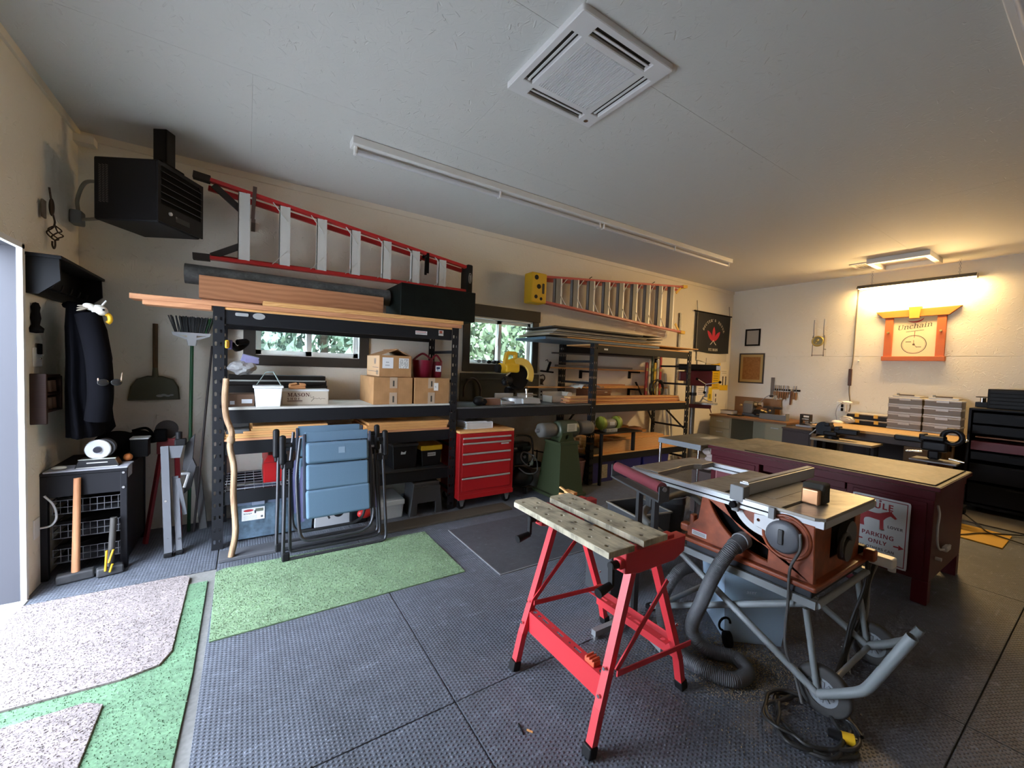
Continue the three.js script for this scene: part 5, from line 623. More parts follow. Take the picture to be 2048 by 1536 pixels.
// ---------- drill press ----------
{
  const dm = mat(new THREE.Color().setRGB(0.10, 0.008, 0.012), 0.35), t = thing('drill_press', 'maroon floor drill press with round grey table by the posters', 'drill press', [6.2, 0, -3.98], R * -45);
  obj('base', rslab(-0.16, 0.30, 0, 0.05, -0.16, 0.16, 0.01), dm, t); obj('column', cyl(0.042, 0.042, 1.30, 0, 0.68, 0), mat(new THREE.Color().setRGB(0.20, 0.19, 0.17), 0.4, { metalness: 0.6 }), t);
  obj('head', [rslab(-0.14, 0.26, 1.27, 1.52, -0.11, 0.11, 0.02), rslab(-0.25, -0.12, 1.34, 1.5, -0.09, 0.09, 0.02)], dm, t); obj('belt_cover', rslab(-0.27, 0.36, 1.52, 1.62, -0.13, 0.13, 0.02), M.blackPlastic, t); obj('badge', slab(0.3, 0.362, 1.535, 1.605, 0.08, 0.133), M.whitePlastic, t);
  obj('quill', [cyl(0.035, 0.035, 0.12, 0.20, 1.21, 0), cyl(0.022, 0.03, 0.07, 0.20, 1.12, 0)], M.steel, t); obj('feed_handle', [0, 1, 2].map((k) => { const a = R * (20 + 120 * k); return bar([0.16, 1.30, 0.12], [0.16 + 0.20 * Math.cos(a), 1.30 + 0.13 * Math.sin(a), 0.20], 0.007); }), M.steel, t); for (let k = 0; k < 3; k++) { const a = R * (20 + 120 * k); obj('handle_knob', ball(0.022, 0.16 + 0.20 * Math.cos(a), 1.30 + 0.13 * Math.sin(a), 0.20), M.black, t); }
  obj('table', [cyl(0.17, 0.17, 0.028, 0.21, 0.985, 0)], M.alu, t); obj('table_bracket', [rslab(-0.07, 0.28, 0.90, 0.965, -0.06, 0.06, 0.015), bar([0.25, 0.93, 0.05], [0.27, 0.84, 0.1], 0.008)], dm, t); obj('table_clamp', [tube([[0.1, 1.0, 0.03], [0.15, 1.06, 0.03], [0.22, 1.03, 0.04], [0.29, 1.02, 0.05]], 0.009, 16), bar([0.12, 1.0, 0.0], [0.16, 1.1, 0.02], 0.012)], M.steel, t);
  obj('collar', cyl(0.055, 0.055, 0.05, 0, 1.13, 0), M.blackSteel, t);
  // long stock leaning by it
  for (const [l, x, w, h, m] of [['tall white trim board leaning behind the drill press', 5.96, 0.06, 1.45, M.white], ['narrow pale trim board leaning beside the drill press', 6.07, 0.035, 1.25, M.whitePlastic], ['cream trim strip leaning near the rack end', 5.87, 0.03, 1.30, M.vinyl]]) one('trim_board', l, 'board', beam([x, 0.0, -4.2], [x + 0.05, h, -4.395], w, 0.014, [0, 0, 1]), m, 'trim boards by the drill press');
  one('aluminium_straightedge', 'long shiny metal straightedge standing by the yellow capped ladder', 'straightedge', [slab(6.35, 6.40, 1.0, 2.52, ZB + 0.002, ZB + 0.012), slab(6.33, 6.35, 1.0, 2.52, ZB + 0.002, ZB + 0.03)], M.alu);
}
// ---------- banner and papers on the back wall ----------
{
  const t = thing('cloth_banner', 'black hanging banner with red leaf and white lettering', 'banner', [7.36, 1.87, ZB + 0.03]);
  const g = new THREE.PlaneGeometry(1.13, 0.73, 24, 10), p = g.attributes.position; for (let i = 0; i < p.count; i++) { const x = p.getX(i), y = p.getY(i); p.setZ(i, 0.012 * Math.sin(x * 9 + y * 3) * (0.4 - y)); p.setY(i, y + (y < 0 ? -0.012 * Math.cos(x * 5) * (-y / 0.36) : 0)); } g.computeVertexNormals(); g.translate(0.02, 0.365, 0);
  const print = canvasTex(768, 496, (c) => {
    c.fillStyle = '#0b0a0a'; c.fillRect(0, 0, 768, 496); c.fillStyle = '#e4dcc8'; c.font = 'bold 46px serif'; const s = "DUCTER'S REVUE"; for (let i = 0; i < s.length; i++) { const a = -1.05 + i * 0.1615; c.save(); c.translate(395 + 245 * Math.sin(a), 330 - 235 * Math.cos(a)); c.rotate(a); c.fillText(s[i], -14, 0); c.restore(); }
    c.font = 'bold 44px serif'; c.fillText('ICE MAN', 300, 462);
    c.fillStyle = '#c32139'; for (const a of [-0.82, 0, 0.82]) { c.save(); c.translate(395, 345); c.rotate(a); c.beginPath(); c.moveTo(0, 0); c.bezierCurveTo(-40, -50, -40, -140, 0, -190); c.bezierCurveTo(40, -140, 40, -50, 0, 0); c.fill(); c.restore(); }
    c.strokeStyle = '#e4dcc8'; c.lineWidth = 9; for (const d of [-1, 1]) { c.beginPath(); c.moveTo(395, 330); c.quadraticCurveTo(395 + d * 20, 360, 395 + d * 62, 386); c.stroke(); }
  });
  obj('banner_cloth', g, mat(0xffffff, 0.55, { map: print, side: THREE.DoubleSide }), t, true); obj('rod', bar([-0.62, 0.735, 0.0], [0.62, 0.735, 0.0], 0.012), M.black, t);
  for (const x of [-0.52, 0.55]) obj('hanging_cord', bar([x, 0.74, 0.0], [x, 0.93, -0.02], 0.004), M.cord, t); obj('side_ribbon', rslab(-0.535, -0.52, 0.05, 0.72, 0.012, 0.016, 0.001), mat(new THREE.Color().setRGB(0.2, 0.19, 0.17), 0.6), t);
  const ln = thing('white_backing_paper', 'curled white paper hanging below the black banner', 'paper', [7.4, 1.80, ZB + 0.012]); { const q = new THREE.PlaneGeometry(1.0, 0.22, 24, 4), pp = q.attributes.position; for (let i = 0; i < pp.count; i++) { const x = pp.getX(i); pp.setZ(i, 0.008 + 0.006 * Math.sin(x * 11)); pp.setY(i, pp.getY(i) + (pp.getY(i) < 0 ? -0.03 * Math.cos(x * 6) : 0)); } q.computeVertexNormals(); obj('sheet', q, mat(new THREE.Color().setRGB(0.66, 0.62, 0.54), 0.8, { side: THREE.DoubleSide }), ln); }
  const poster = (label, x, y, w, h, draw) => { const o = thing('wall_poster', label, 'poster', [x, y, ZB + 0.003]); obj('sheet', rslab(-w / 2, w / 2, -h / 2, h / 2, 0, 0.002, 0.0005), M.whitePlastic, o); plane('print', w, h, 0, 0, 0.003, stick(96, Math.round(96 * h / w), draw), o); return o; };
  poster('yellow flyer pinned below the banner', 7.56, 1.66, 0.32, 0.20, (c) => { c.fillStyle = '#e8c015'; c.fillRect(0, 0, 96, 96); c.fillStyle = '#8a6f10'; c.fillRect(20, 22, 58, 5); c.fillRect(20, 36, 50, 4); });
  poster('tall yellow notice behind the drill press', 7.60, 1.36, 0.26, 0.36, (c) => { c.fillStyle = '#e6bd1a'; c.fillRect(0, 0, 96, 160); c.fillStyle = '#7a6416'; for (let y = 20; y < 120; y += 16) c.fillRect(14, y, 60, 4); });
  poster('white and yellow poster with two dark figures in the corner', 7.88, 1.37, 0.29, 0.42, (c) => { c.fillStyle = '#ece6d8'; c.fillRect(0, 0, 96, 160); c.fillStyle = '#e6bd1a'; c.fillRect(0, 104, 96, 40); c.fillStyle = '#2b2622'; for (const x of [28, 62]) { c.fillRect(x, 60, 12, 46); c.beginPath(); c.arc(x + 6, 54, 7, 0, 7); c.fill(); } c.fillStyle = '#a6a096'; c.fillRect(12, 14, 60, 3); c.fillRect(20, 26, 54, 3); });
  poster('small yellow tag notice low on the back wall', 7.42, 1.06, 0.14, 0.32, (c) => { c.fillStyle = '#e9c91f'; c.fillRect(0, 0, 96, 240); c.fillStyle = '#94811d'; c.fillRect(20, 90, 50, 60); });
  poster('bluish white sheet with fish drawings behind the drill press', 7.16, 1.22, 0.36, 0.30, (c) => { c.fillStyle = '#e5e2e4'; c.fillRect(0, 0, 96, 96); c.fillStyle = '#b4b2cf'; c.fillRect(10, 10, 36, 24); c.fillStyle = '#8d8d92'; for (let y = 46; y < 76; y += 9) c.fillRect(14, y, 54, 3); });
  poster('narrow white notice with dark symbols beside the yellow tag', 7.62, 1.02, 0.14, 0.26, (c) => { c.fillStyle = '#e8e4dc'; c.fillRect(0, 0, 96, 190); c.fillStyle = '#33313a'; c.fillRect(34, 40, 26, 36); c.fillRect(40, 100, 20, 50); });
  const f = thing('small_picture_frame', 'small grey picture frame below the banner', 'frame', [7.08, 1.66, ZB]); obj('moulding', [slab(-0.15, 0.15, 0.09, 0.11, 0, 0.015), slab(-0.15, 0.15, -0.11, -0.09, 0, 0.015), slab(-0.15, -0.13, -0.09, 0.09, 0, 0.015), slab(0.13, 0.15, -0.09, 0.09, 0, 0.015)], M.grey, f); obj('picture', slab(-0.13, 0.13, -0.09, 0.09, 0, 0.006), M.white, f);
}
// ---------- right wall ----------
{
  const frame = (name, label, z0, z1, y0, y1, inner, wd, mw) => { const o = thing(name, label, 'frame', [XR, (y0 + y1) / 2, (z0 + z1) / 2]), w = (z1 - z0) / 2, h = (y1 - y0) / 2; for (const [a, b, c, d] of [[-w, w, h - mw, h], [-w, w, -h, -h + mw], [-w, -w + mw, -h + mw, h - mw], [w - mw, w, -h + mw, h - mw]]) obj('moulding', rslab(-0.02, 0, c, d, a, b), wd, o); obj('picture', slab(-0.008, 0, -h + mw, h - mw, -w + mw, w - mw), inner, o); return o; };
  frame('picture_frame', 'small dark framed grey picture near the corner', -4.14, -3.865, 2.035, 2.355, mat(new THREE.Color().setRGB(0.40, 0.36, 0.30), 0.7), M.black, 0.028);
  const pf = frame('picture_frame', 'larger frame with tan mat and brown print near the corner', -4.225, -3.765, 1.325, 1.895, mat(new THREE.Color().setRGB(0.50, 0.34, 0.12), 0.8), mat(new THREE.Color().setRGB(0.04, 0.032, 0.025), 0.5), 0.024); obj('print', slab(-0.010, -0.0085, -0.215, 0.215, -0.16, 0.16), mat(0xffffff, 0.9, { map: rep(tex(128, (u, v) => { const n = fbm(u, v, 12, 33, 3); return [0.56 + 0.12 * n, 0.38 + 0.1 * n, 0.20 + 0.07 * n]; }), 0.3) }), pf);
  const br = mat(new THREE.Color().setRGB(0.45, 0.34, 0.10), 0.35, { metalness: 0.6 }), w = thing('brass_gauge', 'round brass gauge on a wire bracket with two prongs', 'gauge', [XR - 0.09, 2.05, -2.905], R * -90);
  obj('dial_ring', [torus(0.075, 0.014, 0, 0.03, 0.03)], br, w); obj('dial', [cyl(0.068, 0.068, 0.01, 0, 0.03, 0.03, R * 90)], mat(new THREE.Color().setRGB(0.30, 0.27, 0.15), 0.5), w); obj('emblem', [ball(0.025, 0, 0.045, 0.04, 1, 1, 0.4), ball(0.018, -0.02, 0.01, 0.04, 1, 1, 0.4)], br, w); obj('wire_frame', [bar([-0.08, -0.22, 0], [-0.08, 0.13, 0], 0.004), bar([0.08, -0.22, 0], [0.08, 0.13, 0], 0.004), bar([-0.09, -0.20, 0], [0.09, -0.2, 0], 0.004), bar([-0.09, 0.1, 0], [0.09, 0.1, 0], 0.004), bar([-0.08, 0.1, 0], [-0.08, 0.1, -0.09], 0.004), bar([0.08, -0.1, 0], [0.08, -0.1, -0.09], 0.004)], iron, w); obj('prong', tube([[-0.07, 0.1, 0], [-0.06, 0.25, 0.04], [-0.05, 0.38, 0.06]], 0.008, 14), M.steel, w); obj('prong', tube([[0.07, 0.1, 0], [0.08, 0.25, 0.04], [0.09, 0.39, 0.06]], 0.008, 14), M.steel, w);
  // orange wooden sign
  const or = mat(new THREE.Color().setRGB(0.52, 0.13, 0.035), 0.55), ol = mat(new THREE.Color().setRGB(0.62, 0.22, 0.035), 0.5), s = thing('wooden_gate_sign', 'orange wooden gate shaped sign reading Unchain under the shop light', 'sign', [XR, 1.765, -1.765], R * -90);   // local x along the wall, z out
  obj('base_board', rslab(-0.335, 0.335, 0, 0.066, 0, 0.06), or, s); for (const x of [-0.275, 0.275]) { const pst = obj('post', rslab(x - 0.046, x + 0.046, 0.066, 0.64, 0, 0.035), or, s); obj('peg', cyl(0.014, 0.014, 0.03, x, 0.42, 0.05, R * 90), br, pst); }
  obj('lintel', ext(shape([[-0.34, 0.64], [0.34, 0.64], [0.455, 0.75], [-0.43, 0.73]]), 0.045, 0.003), ol, s); obj('keystone', ext(shape([[-0.05, 0.615], [0.045, 0.615], [0.062, 0.77], [-0.062, 0.77]]), 0.062, 0.004), mat(new THREE.Color().setRGB(0.66, 0.34, 0.05), 0.5), s);
  obj('sign_board', slab(-0.24, 0.24, 0.066, 0.64, 0, 0.012), mat(new THREE.Color().setRGB(0.62, 0.54, 0.36), 0.7), s);
  plane('sign_print', 0.45, 0.57, 0, 0.353, 0.0125, stick(450, 570, (c) => {
    c.fillStyle = '#e2d3ab'; c.fillRect(0, 0, 450, 570); c.fillStyle = '#b92c26'; c.beginPath(); c.moveTo(140, 50); c.bezierCurveTo(190, 80, 280, 70, 318, 20); c.bezierCurveTo(310, 90, 200, 110, 140, 50); c.fill();
    c.strokeStyle = '#3f3a33'; c.lineWidth = 6; c.lineCap = 'round'; c.save(); c.translate(40, 190); c.rotate(-0.12); c.font = 'italic 92px serif'; c.fillStyle = '#3f3a33'; c.fillText('Unchain', 0, 0); c.restore();
    c.beginPath(); c.moveTo(140, 216); c.lineTo(322, 196); c.stroke(); c.strokeStyle = '#9c3a30'; c.beginPath(); c.moveTo(232, 210); c.lineTo(230, 300); c.stroke(); c.strokeStyle = '#3d3a36'; c.lineWidth = 8; c.beginPath(); c.arc(228, 400, 130, 0, 7); c.stroke(); c.lineWidth = 2; c.beginPath(); c.arc(228, 400, 118, 0, 7); c.stroke(); c.lineWidth = 6; c.strokeStyle = '#7c5a4a'; c.beginPath(); c.moveTo(228, 400); c.lineTo(225, 340); c.moveTo(228, 400); c.lineTo(262, 440); c.stroke(); c.fillStyle = '#5a4a3c'; c.fillRect(140, 356, 60, 10); c.fillRect(252, 432, 56, 9); c.beginPath(); c.arc(228, 400, 14, 0, 7); c.fill(); }), s);
  // cord, inline box, outlet
  const cd = thing('lamp_power_cord', 'grey cord dropping from the shop light with a brown inline switch', 'cord'); obj('cord', tube([[7.86, 2.86, -2.38], [XR - 0.012, 2.86, -2.44], [XR - 0.012, 2.4, -2.445], [XR - 0.012, 1.8, -2.45], [XR - 0.014, 1.6, -2.465], [XR - 0.016, 1.3, -2.47], [XR - 0.02, 1.05, -2.44], [XR - 0.03, 0.95, -2.45]], 0.008, 80), mat(new THREE.Color().setRGB(0.20, 0.17, 0.13), 0.6), cd); obj('inline_switch', rb(0.03, 0.27, 0.045, 0.01, XR - 0.025, 1.50, -2.468), mat(new THREE.Color().setRGB(0.07, 0.03, 0.02), 0.5), cd); obj('clip', ball(0.014, XR - 0.01, 1.76, -2.38), M.whitePlastic, cd);
  const ob = thing('outlet_box', 'white surface outlet box with plugged cords above the bench', 'outlet', [XR, 0.95, -2.55]); obj('box_body', rslab(-0.05, 0, 0, 0.15, -0.06, 0.06), M.white, ob); obj('plug', [rb(0.03, 0.05, 0.03, 0.008, -0.06, 0.09, 0.02), rb(0.03, 0.05, 0.03, 0.008, -0.06, 0.03, 0.02)], M.black, ob);
  // chisel rack
  const cr = thing('chisel_rack', 'black magnetic strip holding a row of wooden handled chisels', 'rack', [XR, 1.22, -3.36], R * -90); obj('strip', rslab(-0.21, 0.21, 0, 0.03, 0, 0.035), M.black, cr); const woodH = mat(new THREE.Color().setRGB(0.30, 0.14, 0.06), 0.5);
  for (let k = 0; k < 9; k++) { const x = -0.19 + k * 0.036 + (k > 6 ? 0.06 : 0); const c = thing('wood_chisel', ['first', 'second', 'third', 'fourth', 'fifth', 'sixth', 'seventh', 'eighth', 'ninth'][k] + ' wooden handled chisel on the black strip counting from the try square', 'chisel', [XR - 0.036, 1.22, -3.36 + x], R * -90, 'chisels on the strip'); obj('handle', bar([0, -0.02, 0.012], [0, -0.13 - 0.01 * (k % 3), 0.012], 0.013, 8, 0.011), woodH, c); obj('blade', box(0.014, 0.09, 0.004, 0, 0.05, 0.008), M.steel, c); }
  const mx = thing('wooden_mallet', 'long dark wooden handled tool hanging from the strip', 'tool', [XR - 0.045, 1.22, -3.27], R * -90); obj('handle', bar([0, 0.0, 0.012], [-0.01, -0.24, 0.012], 0.018, 8, 0.013), mat(new THREE.Color().setRGB(0.10, 0.04, 0.02), 0.5), mx); obj('ferrule', ball(0.02, 0, 0.01, 0.012), M.steel, mx);
  const sq = thing('try_square', 'dark steel try square leaning left of the chisels', 'square', [XR - 0.01, 1.12, -3.60], R * -90); obj('blade', rslab(-0.03, 0.03, 0, 0.33, 0, 0.006), mat(new THREE.Color().setRGB(0.16, 0.14, 0.12), 0.5), sq); obj('stock', rslab(-0.035, 0.11, -0.03, 0.0, 0, 0.02), iron, sq);
}
// ---------- tan steel desk with the small lathe ----------
{
  const tn = mat(new THREE.Color().setRGB(0.26, 0.22, 0.135), 0.5), t = thing('tan_desk', 'tan steel office desk with drawers in the far corner', 'desk', [7.62, 0, -3.62]);
  obj('top', rslab(-0.43, 0.42, 0.70, 0.735, -0.645, 0.645), mat(0xffffff, 0.55, { map: rep(woodG([0.40, 0.27, 0.15], [0.52, 0.37, 0.22], 91), 0.8, 0.3) }), t);
  for (const [z0, z1, n] of [[-0.635, -0.24, 3], [0.32, 0.635, 2]]) { obj('pedestal', rslab(-0.41, 0.40, 0.05, 0.70, z0, z1), tn, t); for (let k = 0; k < n; k++) { const h = 0.58 / n, d = obj('drawer', rslab(-0.425, -0.41, 0.69 - (k + 1) * h + 0.01, 0.69 - k * h - 0.005, z0 + 0.02, z1 - 0.02), tn, t); obj('pull', rslab(-0.445, -0.425, 0.69 - k * h - 0.07, 0.69 - k * h - 0.055, (z0 + z1) / 2 - 0.06, (z0 + z1) / 2 + 0.06), M.alu, d); } }
  obj('modesty_panel', slab(0.36, 0.38, 0.2, 0.70, -0.24, 0.32), tn, t); for (const z of [-0.6, 0.6]) for (const x of [-0.38, 0.37]) obj('foot', cyl(0.02, 0.025, 0.05, x, 0.025, z), M.blackSteel, t);
  one('back_board', 'brown hardboard panel standing behind the lathe', 'board', rslab(7.98, 8.0, 0.736, 1.06, -4.23, -3.42), mat(new THREE.Color().setRGB(0.24, 0.13, 0.06), 0.7));
  const l = thing('wood_lathe', 'small grey and brass hobby lathe on the tan desk', 'lathe', [7.66, 0.736, -3.60]); obj('bed', [rslab(-0.07, 0.07, 0.0, 0.05, -0.28, 0.36)], mat(new THREE.Color().setRGB(0.05, 0.055, 0.06), 0.5), l); obj('headstock', [rslab(-0.08, 0.08, 0.05, 0.24, -0.27, -0.10, 0.02), cyl(0.06, 0.06, 0.16, 0, 0.21, -0.19, R * 90)], mat(new THREE.Color().setRGB(0.14, 0.13, 0.11), 0.5), l); obj('chuck', [cyl(0.055, 0.055, 0.05, 0, 0.22, -0.06, R * 90), cyl(0.04, 0.04, 0.06, 0, 0.23, 0.0, R * 90)], M.chrome, l); obj('motor', cyl(0.055, 0.055, 0.17, -0.05, 0.08, 0.02, R * 90), M.blackPlastic, l); obj('tailstock', [rslab(-0.05, 0.05, 0.05, 0.20, 0.12, 0.22, 0.015), bar([0, 0.19, 0.05], [0, 0.19, 0.34], 0.022)], iron, l); obj('cross_slide', [rslab(-0.1, 0.08, 0.05, 0.10, -0.02, 0.1), bar([-0.1, 0.13, 0.05], [-0.04, 0.1, 0.13], 0.018)], br0(), l); obj('brass_knob', [ball(0.022, -0.1, 0.19, -0.29), ball(0.018, -0.1, 0.14, 0.2)], br0(), l); obj('lamp_arm', tube([[0.05, 0.24, -0.05], [0.0, 0.34, 0.05], [-0.03, 0.42, 0.18], [-0.02, 0.40, 0.22]], 0.006, 20), M.steel, l); obj('lamp_shade', lathe([[0.0, 0.03], [0.02, 0.03], [0.04, -0.04], [0.036, -0.04], [0.0, 0.02]], -0.02, 0.38, 0.235, R * 20), M.chrome, l);
  one('steel_angle_guard', 'grey steel plate standing beside the lathe', 'plate', [rslab(7.42, 7.44, 0.736, 0.83, -3.50, -3.10), rslab(7.42, 7.54, 0.736, 0.86, -3.10, -3.085)], mat(new THREE.Color().setRGB(0.15, 0.15, 0.14), 0.5));
  const bk = thing('thick_book', 'thick book lying on the tan desk corner', 'book', [7.60, 0.7365, -4.12]); obj('cover', [rslab(-0.1, 0.1, 0, 0.006, -0.12, 0.1), rslab(-0.1, 0.1, 0.064, 0.07, -0.12, 0.1), rslab(0.1, 0.105, 0, 0.07, -0.12, 0.1)], mat(new THREE.Color().setRGB(0.06, 0.05, 0.055), 0.5), bk); obj('pages', slab(-0.095, 0.1, 0.006, 0.064, -0.115, 0.095), M.vinyl, bk);
  one('black_tray', 'flat black tray on the tan desk in front of the lathe', 'tray', [rslab(7.35, 7.52, 0.7362, 0.742, -4.02, -3.80), rslab(7.35, 7.52, 0.742, 0.752, -3.81, -3.80), rslab(7.35, 7.36, 0.742, 0.752, -4.02, -3.80)], M.blackPlastic);
}
function br0() { return br0.m || (br0.m = mat(new THREE.Color().setRGB(0.42, 0.30, 0.12), 0.35, { metalness: 0.6 })); }
// ---------- right bench ----------
{
  const dk = mat(new THREE.Color().setRGB(0.030, 0.012, 0.010), 0.5), t = thing('low_cabinet', 'dark brown low cabinet between the desk and the bench', 'cabinet', [7.5, 0, -2.755]); obj('carcass', rslab(-0.5, 0.5, 0, 0.665, -0.195, 0.195), dk, t); obj('top', rslab(-0.52, 0.52, 0.666, 0.69, -0.2, 0.2), mat(new THREE.Color().setRGB(0.05, 0.03, 0.02), 0.5), t); for (const y of [0.06, 0.37]) obj('door_panel', rslab(-0.512, -0.5, y, y + 0.27, -0.17, 0.17), dk, t);
  const m = thing('drill_sharpener', 'small grey bench machine with lever on the dark cabinet', 'machine', [7.42, 0.6905, -2.80]); obj('base', rslab(-0.1, 0.1, 0, 0.03, -0.1, 0.12), M.steel, m); obj('frame', [rslab(-0.05, 0.05, 0.03, 0.05, -0.07, 0.07), rslab(-0.05, 0.05, 0.18, 0.2, -0.07, 0.07), rslab(-0.05, 0.05, 0.05, 0.18, -0.07, -0.055), rslab(-0.05, 0.05, 0.05, 0.18, 0.055, 0.07)], iron, m); obj('spindle', [cyl(0.03, 0.03, 0.11, 0, 0.12, 0, R * 90), cyl(0.015, 0.015, 0.2, -0.02, 0.08, 0.1, R * 90)], M.chrome, m); obj('lever', bar([-0.06, 0.06, 0.02], [-0.12, 0.02, 0.22], 0.012), M.steel, m);
  const w = thing('wall_bench', 'long workbench with pale wood top along the right wall', 'workbench', [7.44, 0, -1.81]); obj('top', rslab(-0.57, 0.59, 0.755, 0.79, -0.725, 0.72), mat(0xffffff, 0.55, { map: rep(woodG([0.62, 0.50, 0.34], [0.75, 0.64, 0.47], 93), 1.0, 0.3) }), w); obj('apron', rslab(-0.55, -0.53, 0.66, 0.755, -0.70, 0.70), dk, w); const bp = mat(new THREE.Color().setRGB(0.16, 0.085, 0.035), 0.6); for (const z of [-0.68, 0.68]) for (const x of [-0.52, 0.52]) obj('leg', rslab(x - 0.03, x + 0.03, 0, 0.755, z - 0.03, z + 0.03), bp, w); obj('end_panel', rslab(-0.53, -0.51, 0.15, 0.66, 0.28, 0.65), bp, w); obj('back_panel', slab(0.5, 0.515, 0.1, 0.755, -0.7, 0.7), dk, w);
  const sb = thing('vise_stand', 'low stand with pale board carrying the bench vise', 'stand', [6.68, 0, -2.05]); obj('board', rslab(-0.21, 0.20, 0.625, 0.655, -0.33, 0.33), mat(new THREE.Color().setRGB(0.42, 0.35, 0.25), 0.6), sb); for (const z of [-0.28, 0.28]) for (const x of [-0.15, 0.15]) obj('leg', rslab(x - 0.02, x + 0.02, 0, 0.625, z - 0.02, z + 0.02), M.blackSteel, sb);
  const vm = mat(new THREE.Color().setRGB(0.008, 0.009, 0.013), 0.4, { specularIntensity: 0.5 });
  const v = thing('bench_vise', 'dark blue black bench vise on the low board stand', 'vise', [6.66, 0.6555, -2.22]); obj('base', [cyl(0.075, 0.085, 0.04, 0, 0.02, 0.02), rb(0.14, 0.06, 0.16, 0.02, 0, 0.07, 0.02)], vm, v); obj('fixed_jaw', [cyl(0.09, 0.09, 0.12, 0, 0.13, -0.06, 0, 0, R * 90, 24), rb(0.14, 0.05, 0.06, 0.01, 0, 0.19, -0.02)], vm, v); obj('moving_jaw', [rb(0.10, 0.08, 0.26, 0.02, 0, 0.115, 0.18), rb(0.13, 0.05, 0.05, 0.01, 0, 0.15, 0.09)], vm, v); obj('handle', bar([-0.05, 0.02, -0.22], [-0.02, 0.13, -0.13], 0.008), M.steel, v);
  const st = thing('pipe_vise', 'large black machinist vise on a post stand', 'vise', [6.6, 0, -1.2]); obj('post', [cyl(0.05, 0.06, 0.56, 0, 0.28, 0), cyl(0.16, 0.18, 0.03, 0, 0.015, 0)], mat(new THREE.Color().setRGB(0.06, 0.012, 0.012), 0.5), st); obj('shelf_plate', rslab(-0.14, 0.16, 0.56, 0.58, -0.18, 0.2), M.steel, st); obj('body', [rb(0.14, 0.12, 0.22, 0.03, 0, 0.74, 0), rb(0.12, 0.10, 0.10, 0.02, 0, 0.64, 0), rb(0.16, 0.05, 0.20, 0.012, 0, 0.83, -0.02)], vm, st); obj('slide', [rb(0.08, 0.07, 0.26, 0.02, 0, 0.79, -0.22), rb(0.15, 0.08, 0.05, 0.012, 0, 0.83, -0.1)], vm, st); obj('jaw_ring', [torus(0.075, 0.026, 0.0, 0.86, 0.13, 0, R * 90)], vm, st); obj('handle', [bar([0.0, 0.64, -0.24], [0, 0.66, -0.10], 0.012), bar([-0.03, 0.62, 0.12], [-0.03, 0.60, 0.24], 0.012), ball(0.018, 0, 0.84, 0.24)], M.chrome, st);
  // organisers on the bench
  const clear = mat(new THREE.Color().setRGB(0.46, 0.43, 0.38), 0.3), dim = mat(new THREE.Color().setRGB(0.20, 0.17, 0.13), 0.5);
  const oc = thing('clear_organizer', 'clear plastic organizer case in the stacks on the bench', 'organizer', [7.80, 0.7905, -1.72], 0, 'clear organizer cases'); obj('tray', rslab(-0.12, 0.12, 0, 0.095, -0.175, 0.17, 0.006), dim, oc); obj('lid', [rslab(-0.13, 0.13, 0.085, 0.112, -0.18, 0.175, 0.008)], clear, oc); obj('rim', [rslab(-0.128, -0.118, 0, 0.022, -0.18, 0.175)], clear, oc); obj('latch', rslab(-0.137, -0.128, 0.07, 0.108, -0.06, 0.06, 0.004), clear, oc);
  for (let k = 0; k < 8; k++) { const p = [7.80, 0.7905 + (k % 4) * 0.1125, k < 4 ? -1.72 : -1.355]; const l = ['bottom', 'second', 'third', 'top'][k % 4] + ' clear plastic organizer case in the stack ' + (k < 4 ? 'beside the parts cases' : 'nearer the black cabinet'); if (k) dup(oc, p, 0, l); else { oc.position.set(...p); oc.userData.label = l; } }
  for (const z of [-1.72, -1.355]) { const h = thing('organizer_handle_case', z < -1.5 ? 'carry handle tray with loose parts on the left organizer stack' : 'carry handle tray with loose parts on the right organizer stack', 'tray', [7.80, 1.241, z]); obj('tray', rslab(-0.11, 0.1, 0, 0.025, -0.14, 0.14), clear, h); obj('handle', rslab(-0.10, -0.07, 0.025, 0.045, -0.08, 0.08, 0.006), mat(new THREE.Color().setRGB(0.10, 0.07, 0.05), 0.5), h); obj('clip', rb(0.02, 0.03, 0.03, 0.005, 0.06, 0.04, -0.12), M.grey, h); }
  const yc = thing('parts_case', 'black parts case with yellow latches on the bench', 'case', [7.86, 0.7905, -2.13], 0, 'black and yellow parts cases'); obj('shell', rslab(-0.16, 0.16, 0, 0.062, -0.24, 0.24, 0.012), M.blackPlastic, yc); obj('lid', rslab(-0.155, 0.155, 0.062, 0.085, -0.235, 0.235, 0.01), mat(new THREE.Color().setRGB(0.40, 0.38, 0.33), 0.3), yc); for (const z of [-0.11, 0.11]) obj('latch', rslab(-0.172, -0.158, 0.03, 0.08, z - 0.025, z + 0.025, 0.003), M.yellow, yc); dup(yc, [7.87, 0.876, -2.14], 0, 'black parts case with yellow latches stacked on the other one'); yc.userData.label = 'black parts case with yellow latches lying on the bench top';
  const gl = thing('gooseneck_lamp', 'small white gooseneck lamp on the bench end', 'lamp', [7.62, 0.7905, -2.46]); obj('base', ball(0.075, 0, 0.005, 0, 1, 0.5, 1), M.vinyl, gl); obj('neck', tube([[0, 0.03, 0], [0.02, 0.15, -0.03], [0.06, 0.26, -0.02], [0.12, 0.32, 0.02]], 0.006, 24), M.grey, gl); obj('shade', [ball(0.05, 0.15, 0.315, 0.06, 0.8, 0.5, 1.4)], M.vinyl, gl);
